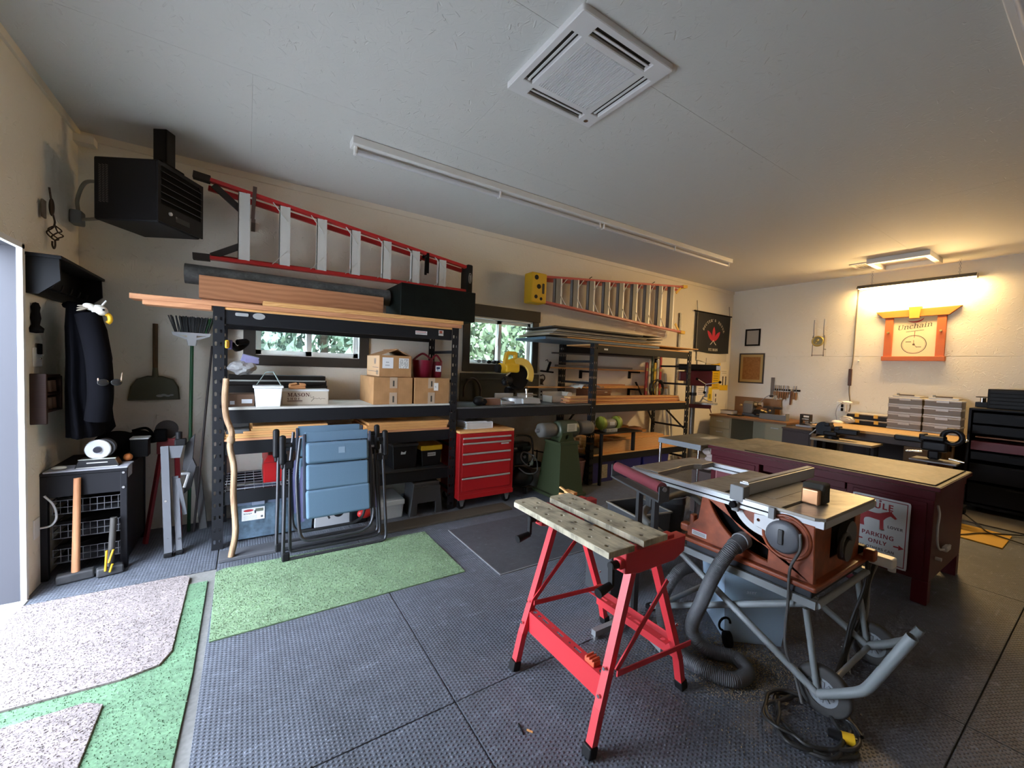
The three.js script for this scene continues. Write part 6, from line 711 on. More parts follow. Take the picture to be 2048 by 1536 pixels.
  const pbg = thing('plastic_bag', 'clear plastic bag of wrapped parts beside the parts cases', 'bag', [7.72, 0.7905, -2.36]); { const g = new THREE.IcosahedronGeometry(0.075, 3), p = g.attributes.position; for (let i = 0; i < p.count; i++) { const f = 0.75 + 0.5 * vnoise(p.getX(i) * 45 + 20, p.getY(i) * 45 + p.getZ(i) * 30 + 20, 64, 14); p.setXYZ(i, p.getX(i) * f * 0.9, p.getY(i) * f * 0.75, p.getZ(i) * f * 1.3); } g.computeVertexNormals(); obj('bag_body', g.translate(0, 0.06, 0), mat(new THREE.Color().setRGB(0.50, 0.48, 0.44), 0.25), pbg); }
  // tool cabinet at the right edge
  const kb = mat(new THREE.Color().setRGB(0.005, 0.005, 0.006), 0.5, { specularIntensity: 0.3 }), k = thing('black_tool_cabinet', 'tall black tool cabinet with a dark red drawer at the wall', 'cabinet', [7.52, 0, -0.40]);
  for (const z of [-0.61, 0.6]) obj('side_panel', rslab(-0.52, 0.48, 0.06, 1.18, z - 0.012, z + 0.012), kb, k); obj('top', rslab(-0.52, 0.48, 1.165, 1.19, -0.622, 0.612), kb, k); obj('back_panel', slab(0.46, 0.48, 0.06, 1.165, -0.6, 0.6), kb, k); obj('bottom', rslab(-0.52, 0.48, 0.06, 0.09, -0.6, 0.6), kb, k);
  for (const [y0, y1, mm, x] of [[1.02, 1.14, kb, -0.52], [0.90, 1.00, kb, -0.52], [0.715, 0.815, mat(new THREE.Color().setRGB(0.13, 0.012, 0.022), 0.5), -0.53], [0.60, 0.69, kb, -0.50], [0.36, 0.56, kb, -0.52], [0.11, 0.33, kb, -0.52]]) { const d = obj('drawer', rslab(x, 0.42, y0, y1, -0.585, 0.58, 0.004), mm, k); if (mm === kb) obj('handle', rslab(x - 0.015, x, y1 - 0.025, y1 - 0.012, -0.3, 0.3), M.blackSteel, d); } obj('shelf_strip', rslab(-0.50, -0.42, 0.855, 0.87, -0.56, 0.58), mat(new THREE.Color().setRGB(0.22, 0.10, 0.05), 0.6), k); for (const z of [-0.5, 0.5]) obj('caster', cyl(0.03, 0.03, 0.04, -0.4, 0.03, z, R * 90), M.black, k);
  const tc = thing('top_chest', 'black top tool chest with narrow drawers on the cabinet', 'tool chest', [7.45, 1.1905, -0.46]); obj('case', rslab(-0.3, 0.3, 0, 0.225, -0.45, 0.5, 0.006), kb, tc); for (let q = 0; q < 5; q++) obj('drawer', rslab(-0.312, -0.3, 0.012 + q * 0.041, 0.048 + q * 0.041, -0.43, 0.48, 0.003), mat(new THREE.Color().setRGB(0.010, 0.010, 0.011), 0.5, { specularIntensity: 0.4 }), tc);
  const sx = thing('socket_case', 'small black case with chrome sockets beside the top chest', 'case', [7.5, 1.1905, -0.985]); obj('case', rslab(-0.1, 0.12, 0, 0.06, -0.05, 0.06), M.blackPlastic, sx); obj('sockets', [0, 1, 2].map((q) => cyl(0.018, 0.018, 0.05, -0.07 + q * 0.06, 0.085, 0)), M.chrome, sx); obj('lid', rslab(-0.1, 0.12, 0.115, 0.125, -0.05, 0.06), M.blackPlastic, sx);
  // on the floor in front of it
  one('yellow_mat', 'yellow rubber mat on the floor beside the desk leg', 'mat', [ext(shape([[5.66, 0.56], [6.20, 0.56], [6.24, 0.90], [5.70, 0.86]]), 0.008, 0.002).rotateX(-Math.PI / 2).translate(0, 0.002, 0)], mat(new THREE.Color().setRGB(0.62, 0.34, 0.02), 0.6));
  one('grey_floor_pad', 'grey rubber floor pad before the black cabinet', 'mat', [rslab(6.42, 6.98, 0.0005, 0.014, -1.03, -0.2)], mat(new THREE.Color().setRGB(0.20, 0.18, 0.155), 0.8));
  const pc = thing('floor_cords', 'dark power cords lying over the yellow mat', 'cord'); obj('cord', tube([[6.7, 0.022, -0.95], [6.3, 0.018, -0.78], [6.1, 0.02, -0.7], [6.0, 0.02, -0.55], [5.9, 0.02, -0.35]], 0.006, 50), M.cord, pc); obj('cord', tube([[5.6, 0.008, -0.95], [5.75, 0.02, -0.82], [6.0, 0.02, -0.72], [6.3, 0.018, -0.5], [6.5, 0.02, -0.3]], 0.006, 50), M.cord, pc); obj('adapter', rb(0.1, 0.05, 0.07, 0.012, 6.72, 0.04, -0.98), M.black, pc);
}
// ---------- maroon desk in the middle ----------
{
  const mr = mat(new THREE.Color().setRGB(0.075, 0.006, 0.012), 0.4, { specularIntensity: 0.4 }), t = thing('maroon_desk', 'maroon painted double pedestal desk with pale top in the middle', 'desk', [4.17, 0, -1.42]);   // x 3.72..4.62, z -2.18..-0.65
  obj('top', rslab(-0.47, 0.46, 0.762, 0.795, -0.77, 0.785, 0.004), mat(0xffffff, 0.6, { map: rep(tex(512, (u, v) => { const n = fbm(u, v, 6, 43, 5), k = fbm(u, v, 30, 44, 3), q = 0.50 + 0.24 * (n - 0.5) + 0.14 * (k - 0.5); return [q, q * 0.93, q * 0.80]; }), 1.1) }), t);
  obj('top_edge', [rslab(-0.474, -0.468, 0.765, 0.792, -0.77, 0.787), rslab(-0.474, 0.46, 0.765, 0.792, 0.785, 0.79)], mr, t);
  obj('blotter', rslab(-0.43, 0.42, 0.7955, 0.801, -0.45, 0.755, 0.002), mat(0xffffff, 0.55, { map: rep(tex(512, (u, v) => { const n = fbm(u, v, 5, 47, 5), k = fbm(u, v, 40, 48, 3), q = 0.42 + 0.22 * (n - 0.5) + 0.16 * (k - 0.5); return [q, q * 0.91, q * 0.76]; }), 0.9) }), t);
  obj('blotter_edge', [rslab(-0.436, -0.43, 0.7955, 0.8015, -0.45, 0.76), rslab(-0.436, 0.425, 0.7955, 0.8015, 0.755, 0.761)], M.black, t);
  obj('apron', rslab(-0.45, 0.44, 0.70, 0.762, -0.75, 0.765), mr, t); for (const [z0, z1] of [[-0.745, -0.315], [0.30, 0.76]]) { obj('pedestal', rslab(-0.44, 0.43, 0.155, 0.70, z0, z1, 0.006), mr, t); obj('door_panel', rslab(-0.45, -0.44, 0.19, 0.68, z0 + 0.04, z1 - 0.03), mr, t); for (const x of [-0.40, 0.39]) for (const z of [z0 + 0.04, z1 - 0.04]) obj('leg', rslab(x - 0.04, x + 0.04, 0, 0.155, z - 0.04, z + 0.04, 0.005), mr, t); }
  obj('back_panel', slab(0.40, 0.42, 0.25, 0.70, -0.32, 0.30), mr, t); obj('pencil_drawer', rslab(-0.40, 0.3, 0.64, 0.70, -0.30, 0.28), mr, t);
  const sg = thing('mule_sign', 'white metal sign reading MULE LOVER PARKING ONLY on the desk pedestal', 'sign', [3.70, 0.195, -0.915], R * -90); obj('plate', place(ext(roundRect(0.31, 0.46, 0.02), 0.003), 0, 0.23, 0.0), mat(new THREE.Color().setRGB(0.55, 0.57, 0.58), 0.4), sg);
  plane('sign_print', 0.306, 0.456, 0, 0.23, 0.0045, stick(612, 912, (c) => {
    c.fillStyle = '#c9cdd0'; c.fillRect(0, 0, 612, 912); c.strokeStyle = '#7d2330'; c.lineWidth = 10; c.strokeRect(26, 26, 560, 860); const red = '#9c1f28'; c.fillStyle = red; c.font = 'bold 118px sans-serif'; c.fillText('MULE', 130, 160);
    c.beginPath(); c.moveTo(80, 300); c.bezierCurveTo(80, 230, 130, 215, 190, 225); c.bezierCurveTo(260, 235, 300, 235, 340, 205); c.lineTo(400, 175); c.lineTo(405, 150); c.lineTo(420, 172); c.lineTo(432, 160); c.lineTo(436, 182); c.lineTo(490, 245); c.lineTo(470, 262); c.lineTo(425, 232); c.bezierCurveTo(390, 250, 370, 280, 352, 310); c.lineTo(358, 430); c.lineTo(370, 445); c.lineTo(318, 445); c.lineTo(312, 320); c.lineTo(200, 310); c.bezierCurveTo(150, 320, 140, 330, 142, 380); c.lineTo(150, 440); c.lineTo(96, 440); c.lineTo(92, 340); c.closePath(); c.fill();
    c.fillStyle = '#43343b'; c.font = 'bold 52px sans-serif'; c.fillText('LOVER', 395, 400); c.fillStyle = '#7d2a33'; c.font = 'bold 80px sans-serif'; c.fillText('PARKING', 122, 560); c.font = 'bold 76px sans-serif'; c.fillText('ONLY', 200, 655); c.fillStyle = red; for (const d of [-1, 1]) { c.save(); c.translate(306 + d * 165, 628); c.scale(d, 1); c.beginPath(); c.moveTo(0, -9); c.lineTo(55, -9); c.lineTo(50, -34); c.lineTo(108, 0); c.lineTo(50, 34); c.lineTo(55, 9); c.lineTo(0, 9); c.closePath(); c.fill(); c.restore(); }
    c.fillStyle = '#50454c'; c.font = 'bold 50px sans-serif'; c.fillText('ALL OTHERS CAN', 84, 740); c.fillText('KISS MY DONKEY', 84, 815); c.fillStyle = '#6b2b34'; c.beginPath(); c.arc(306, 862, 16, 0, 7); c.fill(); c.beginPath(); c.arc(306, 52, 14, 0, 7); c.fill(); }), sg);
  const s2 = thing('faded_sign', 'faded pink sign with rounded corners on the far desk pedestal', 'sign', [3.70, 0.19, -1.95], R * -90); obj('plate', place(ext(roundRect(0.30, 0.45, 0.03), 0.003), 0, 0.225, 0), mat(new THREE.Color().setRGB(0.16, 0.035, 0.045), 0.4), s2); { const r = roundRect(0.29, 0.44, 0.028); r.holes.push(new THREE.Path(roundRect(0.274, 0.424, 0.022).getPoints(4))); obj('border', place(ext(r, 0.001), 0, 0.225, 0.0035), mat(new THREE.Color().setRGB(0.36, 0.16, 0.16), 0.5), s2); }
  const ps = thing('extension_cord', 'white power cord and strip fixed to the end of the maroon desk', 'power strip', [0, 0, -0.655]); obj('cord', tube([[3.80, 0.66, 0.0], [3.81, 0.60, 0.008], [3.79, 0.52, 0.008], [3.80, 0.42, 0.01], [3.86, 0.36, 0.012], [3.97, 0.335, 0.014]], 0.007, 40), M.whitePlastic, ps); obj('plug_end', [rb(0.10, 0.035, 0.03, 0.01, 4.02, 0.335, 0.018), cyl(0.008, 0.008, 0.05, 4.09, 0.335, 0.018, 0, 0, R * 90)], M.whitePlastic, ps); obj('knob', [cyl(0.012, 0.012, 0.03, 3.87, 0.29, 0.01, R * 90)], M.whitePlastic, ps);
  // metal table at the far end
  const gt = thing('chrome_leg_table', 'grey topped side table with chrome tube legs at the desk end', 'table', [3.95, 0, -2.428]); obj('top', rslab(-0.36, 0.36, 0.765, 0.793, -0.235, 0.232, 0.003), mat(0xffffff, 0.6, { map: rep(tex(256, (u, v) => { const n = fbm(u, v, 6, 53, 4), q = 0.44 + 0.2 * (n - 0.5); return [q, q * 0.97, q * 0.88]; }), 0.8) }), gt); obj('rail', [rslab(-0.365, -0.355, 0.74, 0.793, -0.235, 0.235), rslab(-0.36, 0.36, 0.74, 0.77, -0.24, -0.23)], mat(new THREE.Color().setRGB(0.20, 0.22, 0.24), 0.5), gt); for (const x of [-0.345, 0.345]) for (const z of [-0.22, 0.205]) obj('leg', cyl(0.014, 0.014, 0.765, x, 0.3825, z), M.chrome, gt);
  one('paper_scrap', 'pale paper scrap on the grey side table', 'paper', [rslab(4.0, 4.2, 0.7932, 0.795, -2.46, -2.36)], mat(new THREE.Color().setRGB(0.5, 0.47, 0.40), 0.8));
  const wg = thing('bagged_parts', 'white netted bag of parts under the grey side table', 'bag', [4.12, 0.0, -2.38]); obj('shelf_block', rslab(-0.14, 0.14, 0, 0.45, -0.14, 0.14), mat(new THREE.Color().setRGB(0.06, 0.04, 0.035), 0.8), wg); reseed(12); obj('bag_body', [0, 1, 2, 3, 4, 5].map((k) => ball(0.07, rnd(-0.08, 0.08), 0.50 + 0.035 * k, rnd(-0.08, 0.08), 1.2, 0.6, 1.1)), mat(new THREE.Color().setRGB(0.46, 0.38, 0.34), 0.7), wg);
}
// ---------- floor coverings by the door ----------
const blade = new THREE.BufferGeometry(); blade.setAttribute('position', new THREE.Float32BufferAttribute([-0.0022, 0, 0, 0.0022, 0, 0, 0.0006, 0.013, 0.004], 3)); blade.setAttribute('normal', new THREE.Float32BufferAttribute([0, 0.6, 0.8, 0, 0.6, 0.8, 0, 0.9, 0.4], 3));
function pile(t, n, inside, x0, x1, z0, z1, y, col, s, hgt, lean) {
  reseed(s); const im = new THREE.InstancedMesh(blade, mat(0xffffff, 0.85, { side: THREE.DoubleSide }), n), q = new THREE.Object3D(), c = new THREE.Color();
  for (let i = 0; i < n; i++) { let x, z; do { x = rnd(x0, x1); z = rnd(z0, z1); } while (!inside(x, z)); q.position.set(x, y, z); q.rotation.set(rnd(-lean, lean), rnd(0, 6.28), rnd(-lean, lean), 'YXZ'); q.scale.set(hgt[1], rnd(0.7, 1.25) * hgt[0], hgt[0]); q.updateMatrix(); im.setMatrixAt(i, q.matrix); const b = rnd(0.7, 1.3); im.setColorAt(i, c.setRGB(col[0] * b, col[1] * b, col[2] * b)); }
  im.name = 'pile'; im.userData.kind = 'stuff'; im.castShadow = im.receiveShadow = true; t.add(im);
}
{
  const turf = (a, b) => mat(0xffffff, 0.95, { map: rep(tex(256, (u, v) => { const n = fbm(u, v, 60, a, 2), k = fbm(u, v, 4, a + 1, 3), q = 0.85 + 0.3 * (n - 0.5) + 0.16 * (k - 0.5); return b.map((w) => w * q); }), 0.5) });
  const poly = (pts, y, h) => ext(shape(pts.map(([x, z]) => [x, -z])), h, 0.001).rotateX(-Math.PI / 2).translate(0, y, 0);
  const inPoly = (pts) => (x, z) => { let r = false; for (let i = 0, j = pts.length - 1; i < pts.length; j = i++) { const [a, b] = pts[i], [c, d] = pts[j]; if ((b > z) !== (d > z) && x < (c - a) * (z - b) / (d - b) + a) r = !r; } return r; };
  const g1 = [[-0.15, -2.505], [1.305, -2.515], [1.305, -3.30], [-0.12, -3.345], [-0.165, -3.31]], a = thing('green_turf_runner', 'green artificial grass runner in front of the folded chairs', 'turf');
  obj('backing', poly(g1, 0.001, 0.006), turf(201, [0.54, 0.66, 0.50]), a); pile(a, 15000, inPoly(g1), -0.17, 1.31, -3.35, -2.5, 0.006, [0.33, 0.43, 0.30], 301, [0.65, 1.3], 0.9);
  const g2 = [[-1.065, -3.22], [-0.205, -3.235], [-0.20, -2.3], [-0.215, -1.76], [-0.30, -1.70], [-1.065, -1.70]], b = thing('green_turf_mat', 'green turf mat under the tan carpet pieces by the door', 'turf');
  obj('backing', poly(g2, -0.013, 0.008), turf(203, [0.45, 0.60, 0.46]), b); pile(b, 12000, inPoly(g2), -1.07, -0.2, -3.24, -1.7, -0.006, [0.22, 0.34, 0.23], 302, [0.55, 1.3], 0.9);
  const tanM = turf(205, [0.64, 0.59, 0.58]), t1 = [[-1.06, -3.375], [-0.345, -3.365], [-0.305, -3.33], [-0.30, -2.52], [-0.335, -2.43], [-0.46, -2.40], [-1.06, -2.43]], t2 = [[-1.06, -2.295], [-0.55, -2.305], [-0.49, -2.26], [-0.485, -1.72], [-1.06, -1.72]];
  [[t1, 'large tan shag carpet piece inside the door', 401, 16000], [t2, 'smaller tan shag carpet piece on the turf nearer the camera side wall', 402, 9000]].forEach(([p, l, s, n], k) => { const o = thing('tan_carpet', k ? 'small tan shag carpet piece separated by a green strip from the larger one' : l, 'carpet'); obj('backing', poly(p, -0.004, 0.009), tanM, o); pile(o, n, inPoly(p), -1.06, -0.3, -3.38, -1.7, 0.004, [0.38, 0.335, 0.325], s, [0.36, 2.4], 1.0); });
  const m = thing('smooth_mat', 'thin dark smooth mat with pale edges on the rubber floor', 'mat'); obj('sheet', rslab(1.505, 2.75, 0.0005, 0.006, -3.23, -2.355, 0.002), mat(0xffffff, 0.6, { map: rep(matDust, 1.4), color: new THREE.Color().setRGB(0.62, 0.58, 0.55) }), m); obj('worn_edge', [slab(1.499, 1.507, 0.0005, 0.0068, -3.23, -2.35), slab(1.499, 2.75, 0.0005, 0.0068, -2.357, -2.349)], mat(new THREE.Color().setRGB(0.20, 0.20, 0.21), 0.8), m);
}
// ---------- red portable workbench ----------
{
  const rd = mat(new THREE.Color().setRGB(0.60, 0.035, 0.045), 0.38), t = thing('portable_workbench', 'red folding portable workbench with two worn wooden jaws', 'workbench');
  const old = mat(0xffffff, 0.75, { map: rep(tex(512, (u, v) => { const g = vnoise(u * 10, v * 130, 256, 3), n = fbm(u, v, 5, 71, 4), st = Math.pow(fbm(u, v, 9, 72, 3), 4) * 2.2, q = 0.69 + 0.10 * g + 0.20 * (n - 0.5) - 0.38 * st; return [q, q * 0.95, q * 0.82]; }), 0.5) });
  const leg = (x, z, xt, s) => { const p = (a, y) => [a, y, z]; const x1 = x + s * 0.035, y1 = 0.17, l = obj('leg', [beam(p(x, 0.025), p(x1, y1), 0.034, 0.03, [1, 0, 0]), beam(p(x1, y1 - 0.004), p(xt, 0.70), 0.034, 0.03, [1, 0, 0])], rd, t); obj('foot', rb(0.042, 0.045, 0.045, 0.006, x - s * 0.004, 0.0225, z, 0, 0, -s * 0.2), M.blackPlastic, l); obj('rivet', [[0.22, 0], [0.32, 0.02]].map(([y, d]) => cyl(0.007, 0.007, 0.006, x1 - s * 0.017 + s * (y - 0.17) * 0.22, y, z + 0.0, 0, 0, R * 90, 8)), M.chrome, l); };
  leg(1.105, -1.05, 1.29, 1); leg(1.70, -1.075, 1.45, -1); leg(1.105, -1.565, 1.32, 1); leg(1.745, -1.60, 1.50, -1);
  for (const z of [-1.045, -1.575]) { obj('top_channel', ext(shape([[1.22, 0.69], [1.30, 0.675], [1.52, 0.675], [1.585, 0.70], [1.59, 0.765], [1.22, 0.765]]), 0.045, 0.003).translate(0, 0, z - 0.022), rd, t); for (const x of [1.265, 1.50]) obj('jaw_bracket', [rslab(x - 0.022, x + 0.022, 0.765, 0.785, z - 0.02, z + 0.02)], rd, t); const sn = obj('screw_nose', rb(0.03, 0.04, 0.04, 0.006, 1.21, 0.725, z), rd, t); }
  // trays with holes: top plate, face plate
  const tray = (x, s, z0, z1, y) => { const L = z1 - z0, sh = shape([[0, 0], [L, 0], [L, 0.042], [0, 0.042]]); for (const [f, r] of [[0.06, 0.012], [0.13, 0.010], [0.33, 0.006], [0.56, 0.006], [0.94, 0.012]]) sh.holes.push(circ(f * L, 0.021, r)); for (const f of [0.22, 0.43, 0.66]) sh.holes.push(slot(f * L, 0.021, 0.045, 0.013)); obj('tray_top', ext(sh, 0.003, 0, 5).rotateX(Math.PI / 2).rotateY(-Math.PI / 2).translate(x + (s > 0 ? 0.042 : 0), y, z0), rd, t); obj('tray_face', beam([x - (s > 0 ? 0 : -0.042), y - 0.05, z0], [x - (s > 0 ? 0 : -0.042), y - 0.05, z1], 0.004, 0.10), rd, t); };
  tray(1.165, 1, -1.56, -1.055, 0.275); tray(1.62, -1, -1.585, -1.08, 0.25);
  for (const z of [-1.03, -1.56]) { obj('brace', beam([1.18, 0.33, z + 0.02], [1.475, 0.60, z + 0.015], 0.005, 0.022), rd, t); obj('brace', beam([1.18, 0.32, z + 0.025], [1.66, 0.27, z + 0.018], 0.005, 0.022), rd, t); }
  const crank = (z) => { const c = obj('crank', [cyl(0.016, 0.016, 0.05, 1.185, 0.722, z, 0, 0, R * 90), beam([1.165, 0.73, z], [1.155, 0.655, z + 0.012], 0.022, 0.012, [1, 0, 0])], M.blackPlastic, t); obj('crank_grip', [bar([1.155, 0.655, z + 0.01], [1.085, 0.645, z + 0.015], 0.014, 14, 0.018)], M.blackPlastic, c); }; crank(-1.045); crank(-1.575);
  for (const [x, y, z] of [[1.187, 0.285, -1.14], [1.64, 0.26, -1.54]]) { const d = obj('bench_dog', [rb(0.04, 0.022, 0.055, 0.005, x, y, z)], mat(new THREE.Color().setRGB(0.66, 0.11, 0.05), 0.5), t); obj('rib', [-1, 0, 1].map((k) => rb(0.042, 0.012, 0.006, 0.002, x, y + 0.013, z + k * 0.016)), mat(new THREE.Color().setRGB(0.66, 0.11, 0.05), 0.5), d); }
  const jaw = (x0, x1, z0, z1, name) => { const L = z1 - z0, W = x1 - x0, sh = shape([[0.01, 0], [L, 0], [L, W], [0.02, W], [0, W - 0.02], [0, 0.01]]), n = 7; for (let k = 0; k < n; k++) { sh.holes.push(circ(0.045 + k * (L - 0.09) / (n - 1), W * 0.72, 0.0105)); if (k < n - 1) sh.holes.push(circ(0.085 + k * (L - 0.09) / (n - 1), W * 0.30, 0.0105)); } obj(name, ext(sh, 0.021, 0.002, 5).rotateX(-Math.PI / 2).rotateY(-Math.PI / 2).scale(-1, 1, 1).translate(0, 0, 0), old, t); const mm = t.children[t.children.length - 1]; fixWinding(mm.geometry); mm.geometry.translate(x0, 0.787, z0); uvBox(mm.geometry); for (let i = 0; i < mm.geometry.attributes.uv.count; i++) { const u = mm.geometry.attributes.uv; const a = u.getX(i), b = u.getY(i); u.setXY(i, b, a); } };
  jaw(1.228, 1.362, -1.63, -0.995, 'front_jaw'); jaw(1.433, 1.575, -1.60, -1.0, 'rear_jaw');
  obj('split_end', [beam([1.44, 0.80, -1.59], [1.425, 0.825, -1.665], 0.012, 0.008), beam([1.47, 0.80, -1.59], [1.46, 0.802, -1.655], 0.03, 0.015), beam([1.43, 0.797, -1.58], [1.40, 0.80, -1.64], 0.012, 0.01)], M.pine, t);
}
function fixWinding(g) { const p = g.attributes.position, n = g.attributes.normal; for (let i = 0; i < p.count; i += 3) for (const a of [p, n]) { const x = a.getX(i + 1), y = a.getY(i + 1), z = a.getZ(i + 1); a.setXYZ(i + 1, a.getX(i + 2), a.getY(i + 2), a.getZ(i + 2)); a.setXYZ(i + 2, x, y, z); } g.computeVertexNormals(); }
// ---------- table saw on its wheeled stand ----------
function ribTube(pts, r, amp, pitch, len, sides = 16) {
  const c = new THREE.CatmullRomCurve3(pts.map((p) => V(...p))), n = Math.round(len / pitch * 4), g = new THREE.TubeGeometry(c, n, r, sides), p = g.attributes.position, nn = g.attributes.normal;
  for (let i = 0; i <= n; i++) { const k = amp * Math.sin(i / 4 * Math.PI * 2); for (let j = 0; j <= sides; j++) { const q = i * (sides + 1) + j; p.setXYZ(q, p.getX(q) + nn.getX(q) * k, p.getY(q) + nn.getY(q) * k, p.getZ(q) + nn.getZ(q) * k); } } g.computeVertexNormals(); return g;
}
{
  const og = mat(new THREE.Color().setRGB(0.62, 0.135, 0.045), 0.42, { map: rep(TX.grime, 0.8) }), cast = mat(0xffffff, 0.42, { metalness: 0.35, map: rep(tex(512, (u, v) => { const n = fbm(u, v, 6, 83, 5), k = fbm(u, v, 26, 84, 3), q = 0.60 + 0.26 * (n - 0.5) - 0.30 * Math.pow(k, 5); return [q, q * 0.97, q * 0.91]; }), 0.6) }), gl = mat(new THREE.Color().setRGB(0.22, 0.245, 0.255), 0.42), rail = mat(new THREE.Color().setRGB(0.50, 0.52, 0.55), 0.35, { metalness: 0.6 });
  const t = thing('table_saw', 'orange contractor table saw with metal top on a grey wheeled stand', 'table saw', [2.42, 0, -1.0], R * -90);   // local x = world z + 1, local z = 2.42 - world x
  const top = 0.85;
  { const sh = shape([[-0.32, -0.33], [0.16, -0.33], [0.16, -0.25], [0.20, -0.25], [0.20, -0.33], [0.30, -0.33], [0.30, 0.31], [-0.32, 0.31]]); obj('saw_table', ext(shape([[-0.32, -0.33], [0.27, -0.33], [0.30, -0.30], [0.30, 0.31], [-0.32, 0.31]]), 0.012, 0.002).rotateX(Math.PI / 2).scale(1, 1, -1).translate(0, top, 0), cast, t); fixWinding(t.children[t.children.length - 1].geometry); }
  obj('table_skirt', [slab(-0.32, 0.30, top - 0.045, top - 0.012, 0.295, 0.315), slab(0.28, 0.302, top - 0.045, top - 0.012, -0.30, 0.30), slab(-0.32, -0.30, top - 0.045, top - 0.012, -0.30, 0.30), slab(-0.32, 0.30, top - 0.045, top - 0.012, -0.335, -0.315)], rail, t);
  obj('mitre_slot', [slab(-0.14, -0.122, top + 0.002, top + 0.0035, 0.05, 0.315), slab(0.13, 0.148, top + 0.002, top + 0.0035, -0.05, 0.315)], M.black, t); obj('blade_insert', slab(-0.02, 0.055, top + 0.002, top + 0.0035, -0.2, 0.2), mat(new THREE.Color().setRGB(0.30, 0.29, 0.27), 0.5), t);
  obj('extension_wing', [ext(shape([[-0.74, -0.32], [-0.565, -0.30], [-0.585, -0.08], [-0.60, -0.02], [-0.60, 0.12], [-0.57, 0.17], [-0.575, 0.31], [-0.74, 0.31]]), 0.03, 0.002).rotateX(Math.PI / 2).scale(1, 1, -1).translate(0, top, 0)], cast, t); fixWinding(t.children[t.children.length - 1].geometry);
  for (const z of [0.325, -0.335]) { const r = obj('fence_rail', [slab(-0.74, 0.09, top - 0.028, top - 0.004, z - 0.008, z + 0.018), slab(-0.74, 0.09, top - 0.05, top - 0.034, z - 0.008, z + 0.022)], rail, t); obj('rail_groove', slab(-0.74, 0.09, top - 0.034, top - 0.028, z - 0.006, z + 0.014), M.black, r); if (z > 0) obj('end_cap', slab(0.09, 0.115, top - 0.055, top - 0.002, z - 0.01, z + 0.025), M.grey, r); }
  const f = obj('rip_fence', [rslab(-0.085, -0.038, top + 0.004, top + 0.066, -0.50, 0.28, 0.003), slab(-0.075, -0.048, top + 0.066, top + 0.070, -0.49, 0.27)], rail, t); obj('fence_clamp', [rslab(-0.10, -0.03, top - 0.02, top + 0.058, 0.28, 0.345, 0.006), rslab(-0.08, -0.045, top - 0.07, top - 0.02, 0.345, 0.36, 0.004)], M.grey, f); obj('clamp_knob', cyl(0.016, 0.016, 0.03, -0.065, top - 0.035, 0.365, R * 90), M.black, f);
  // body: front plate with the curved tilt slot
  const body = shape([[-0.335, 0.545], [0.275, 0.545], [0.265, 0.805], [-0.255, 0.805], [-0.275, 0.66], [-0.335, 0.60]]), bp = []; for (let k = 0; k <= 12; k++) { const a = R * (200 + 68 * k / 12); bp.push([0.10 + 0.345 * Math.cos(a), 0.90 + 0.33 * Math.sin(a)]); } for (let k = 12; k >= 0; k--) { const a = R * (200 + 68 * k / 12); bp.push([0.10 + 0.265 * Math.cos(a), 0.90 + 0.25 * Math.sin(a)]); } body.holes.push(new THREE.Path(bp.map((p) => new THREE.Vector2(p[0], p[1]))));
  obj('body_front', ext(body, 0.02, 0.004).translate(0, 0, 0.295), og, t); obj('body_inside', slab(-0.26, 0.26, 0.56, 0.80, -0.22, 0.26), M.black, t); obj('body_left', beam([-0.255, 0.805, 0.03], [-0.30, 0.545, 0.03], 0.015, 0.53, [0, 0, 1]), og, t); obj('body_right', [slab(0.245, 0.265, 0.545, 0.62, -0.25, 0.30), slab(0.245, 0.265, 0.62, 0.805, 0.12, 0.30), slab(0.245, 0.265, 0.62, 0.805, -0.25, -0.18)], og, t); obj('body_back', slab(-0.27, 0.26, 0.545, 0.805, -0.25, -0.235), og, t);
  obj('base_flange', [rslab(-0.36, 0.30, 0.525, 0.552, -0.28, 0.35, 0.01)], og, t); obj('lower_tray', rslab(-0.33, 0.28, 0.49, 0.526, -0.25, 0.335, 0.008), mat(new THREE.Color().setRGB(0.02, 0.025, 0.035), 0.6), t); obj('side_hook', [rb(0.06, 0.05, 0.05, 0.015, -0.36, 0.585, 0.29), rb(0.03, 0.07, 0.04, 0.01, -0.315, 0.64, 0.30)], og, t); obj('end_lug', rb(0.05, 0.06, 0.05, 0.012, 0.315, 0.575, -0.25), og, t);
  { const arc = []; for (let k = 0; k <= 10; k++) { const a = R * (205 + 75 * k / 10); arc.push([0.075 + 0.165 * Math.cos(a), 0.83 + 0.14 * Math.sin(a)]); } for (let k = 10; k >= 0; k--) { const a = R * (205 + 75 * k / 10); arc.push([0.075 + 0.13 * Math.cos(a), 0.83 + 0.108 * Math.sin(a)]); } obj('bevel_scale', [ext(shape(arc), 0.006).translate(0, 0, 0.316)], M.whitePlastic, t); obj('scale_pointer', [ext(shape([[0.02, 0.735], [0.10, 0.72], [0.13, 0.745], [0.13, 0.80], [0.02, 0.79]], [circ(0.04, 0.765, 0.008), circ(0.105, 0.755, 0.008)]), 0.006).translate(0, 0, 0.325)], M.whitePlastic, t); obj('scale_recess', slab(-0.03, 0.16, 0.74, 0.80, 0.3155, 0.318), M.black, t); }
  obj('hand_wheel', [lathe([[0, 0], [0.062, 0], [0.074, 0.012], [0.074, 0.03], [0.06, 0.045], [0.0, 0.05]], 0.155, 0.725, 0.315, R * 90)], mat(new THREE.Color().setRGB(0.12, 0.13, 0.15), 0.45), t); obj('wheel_grip', rb(0.022, 0.07, 0.012, 0.005, 0.155, 0.73, 0.366), mat(new THREE.Color().setRGB(0.06, 0.065, 0.07), 0.5), t); obj('wheel_boss', [torus(0.098, 0.008, 0.16, 0.722, 0.32)], og, t);
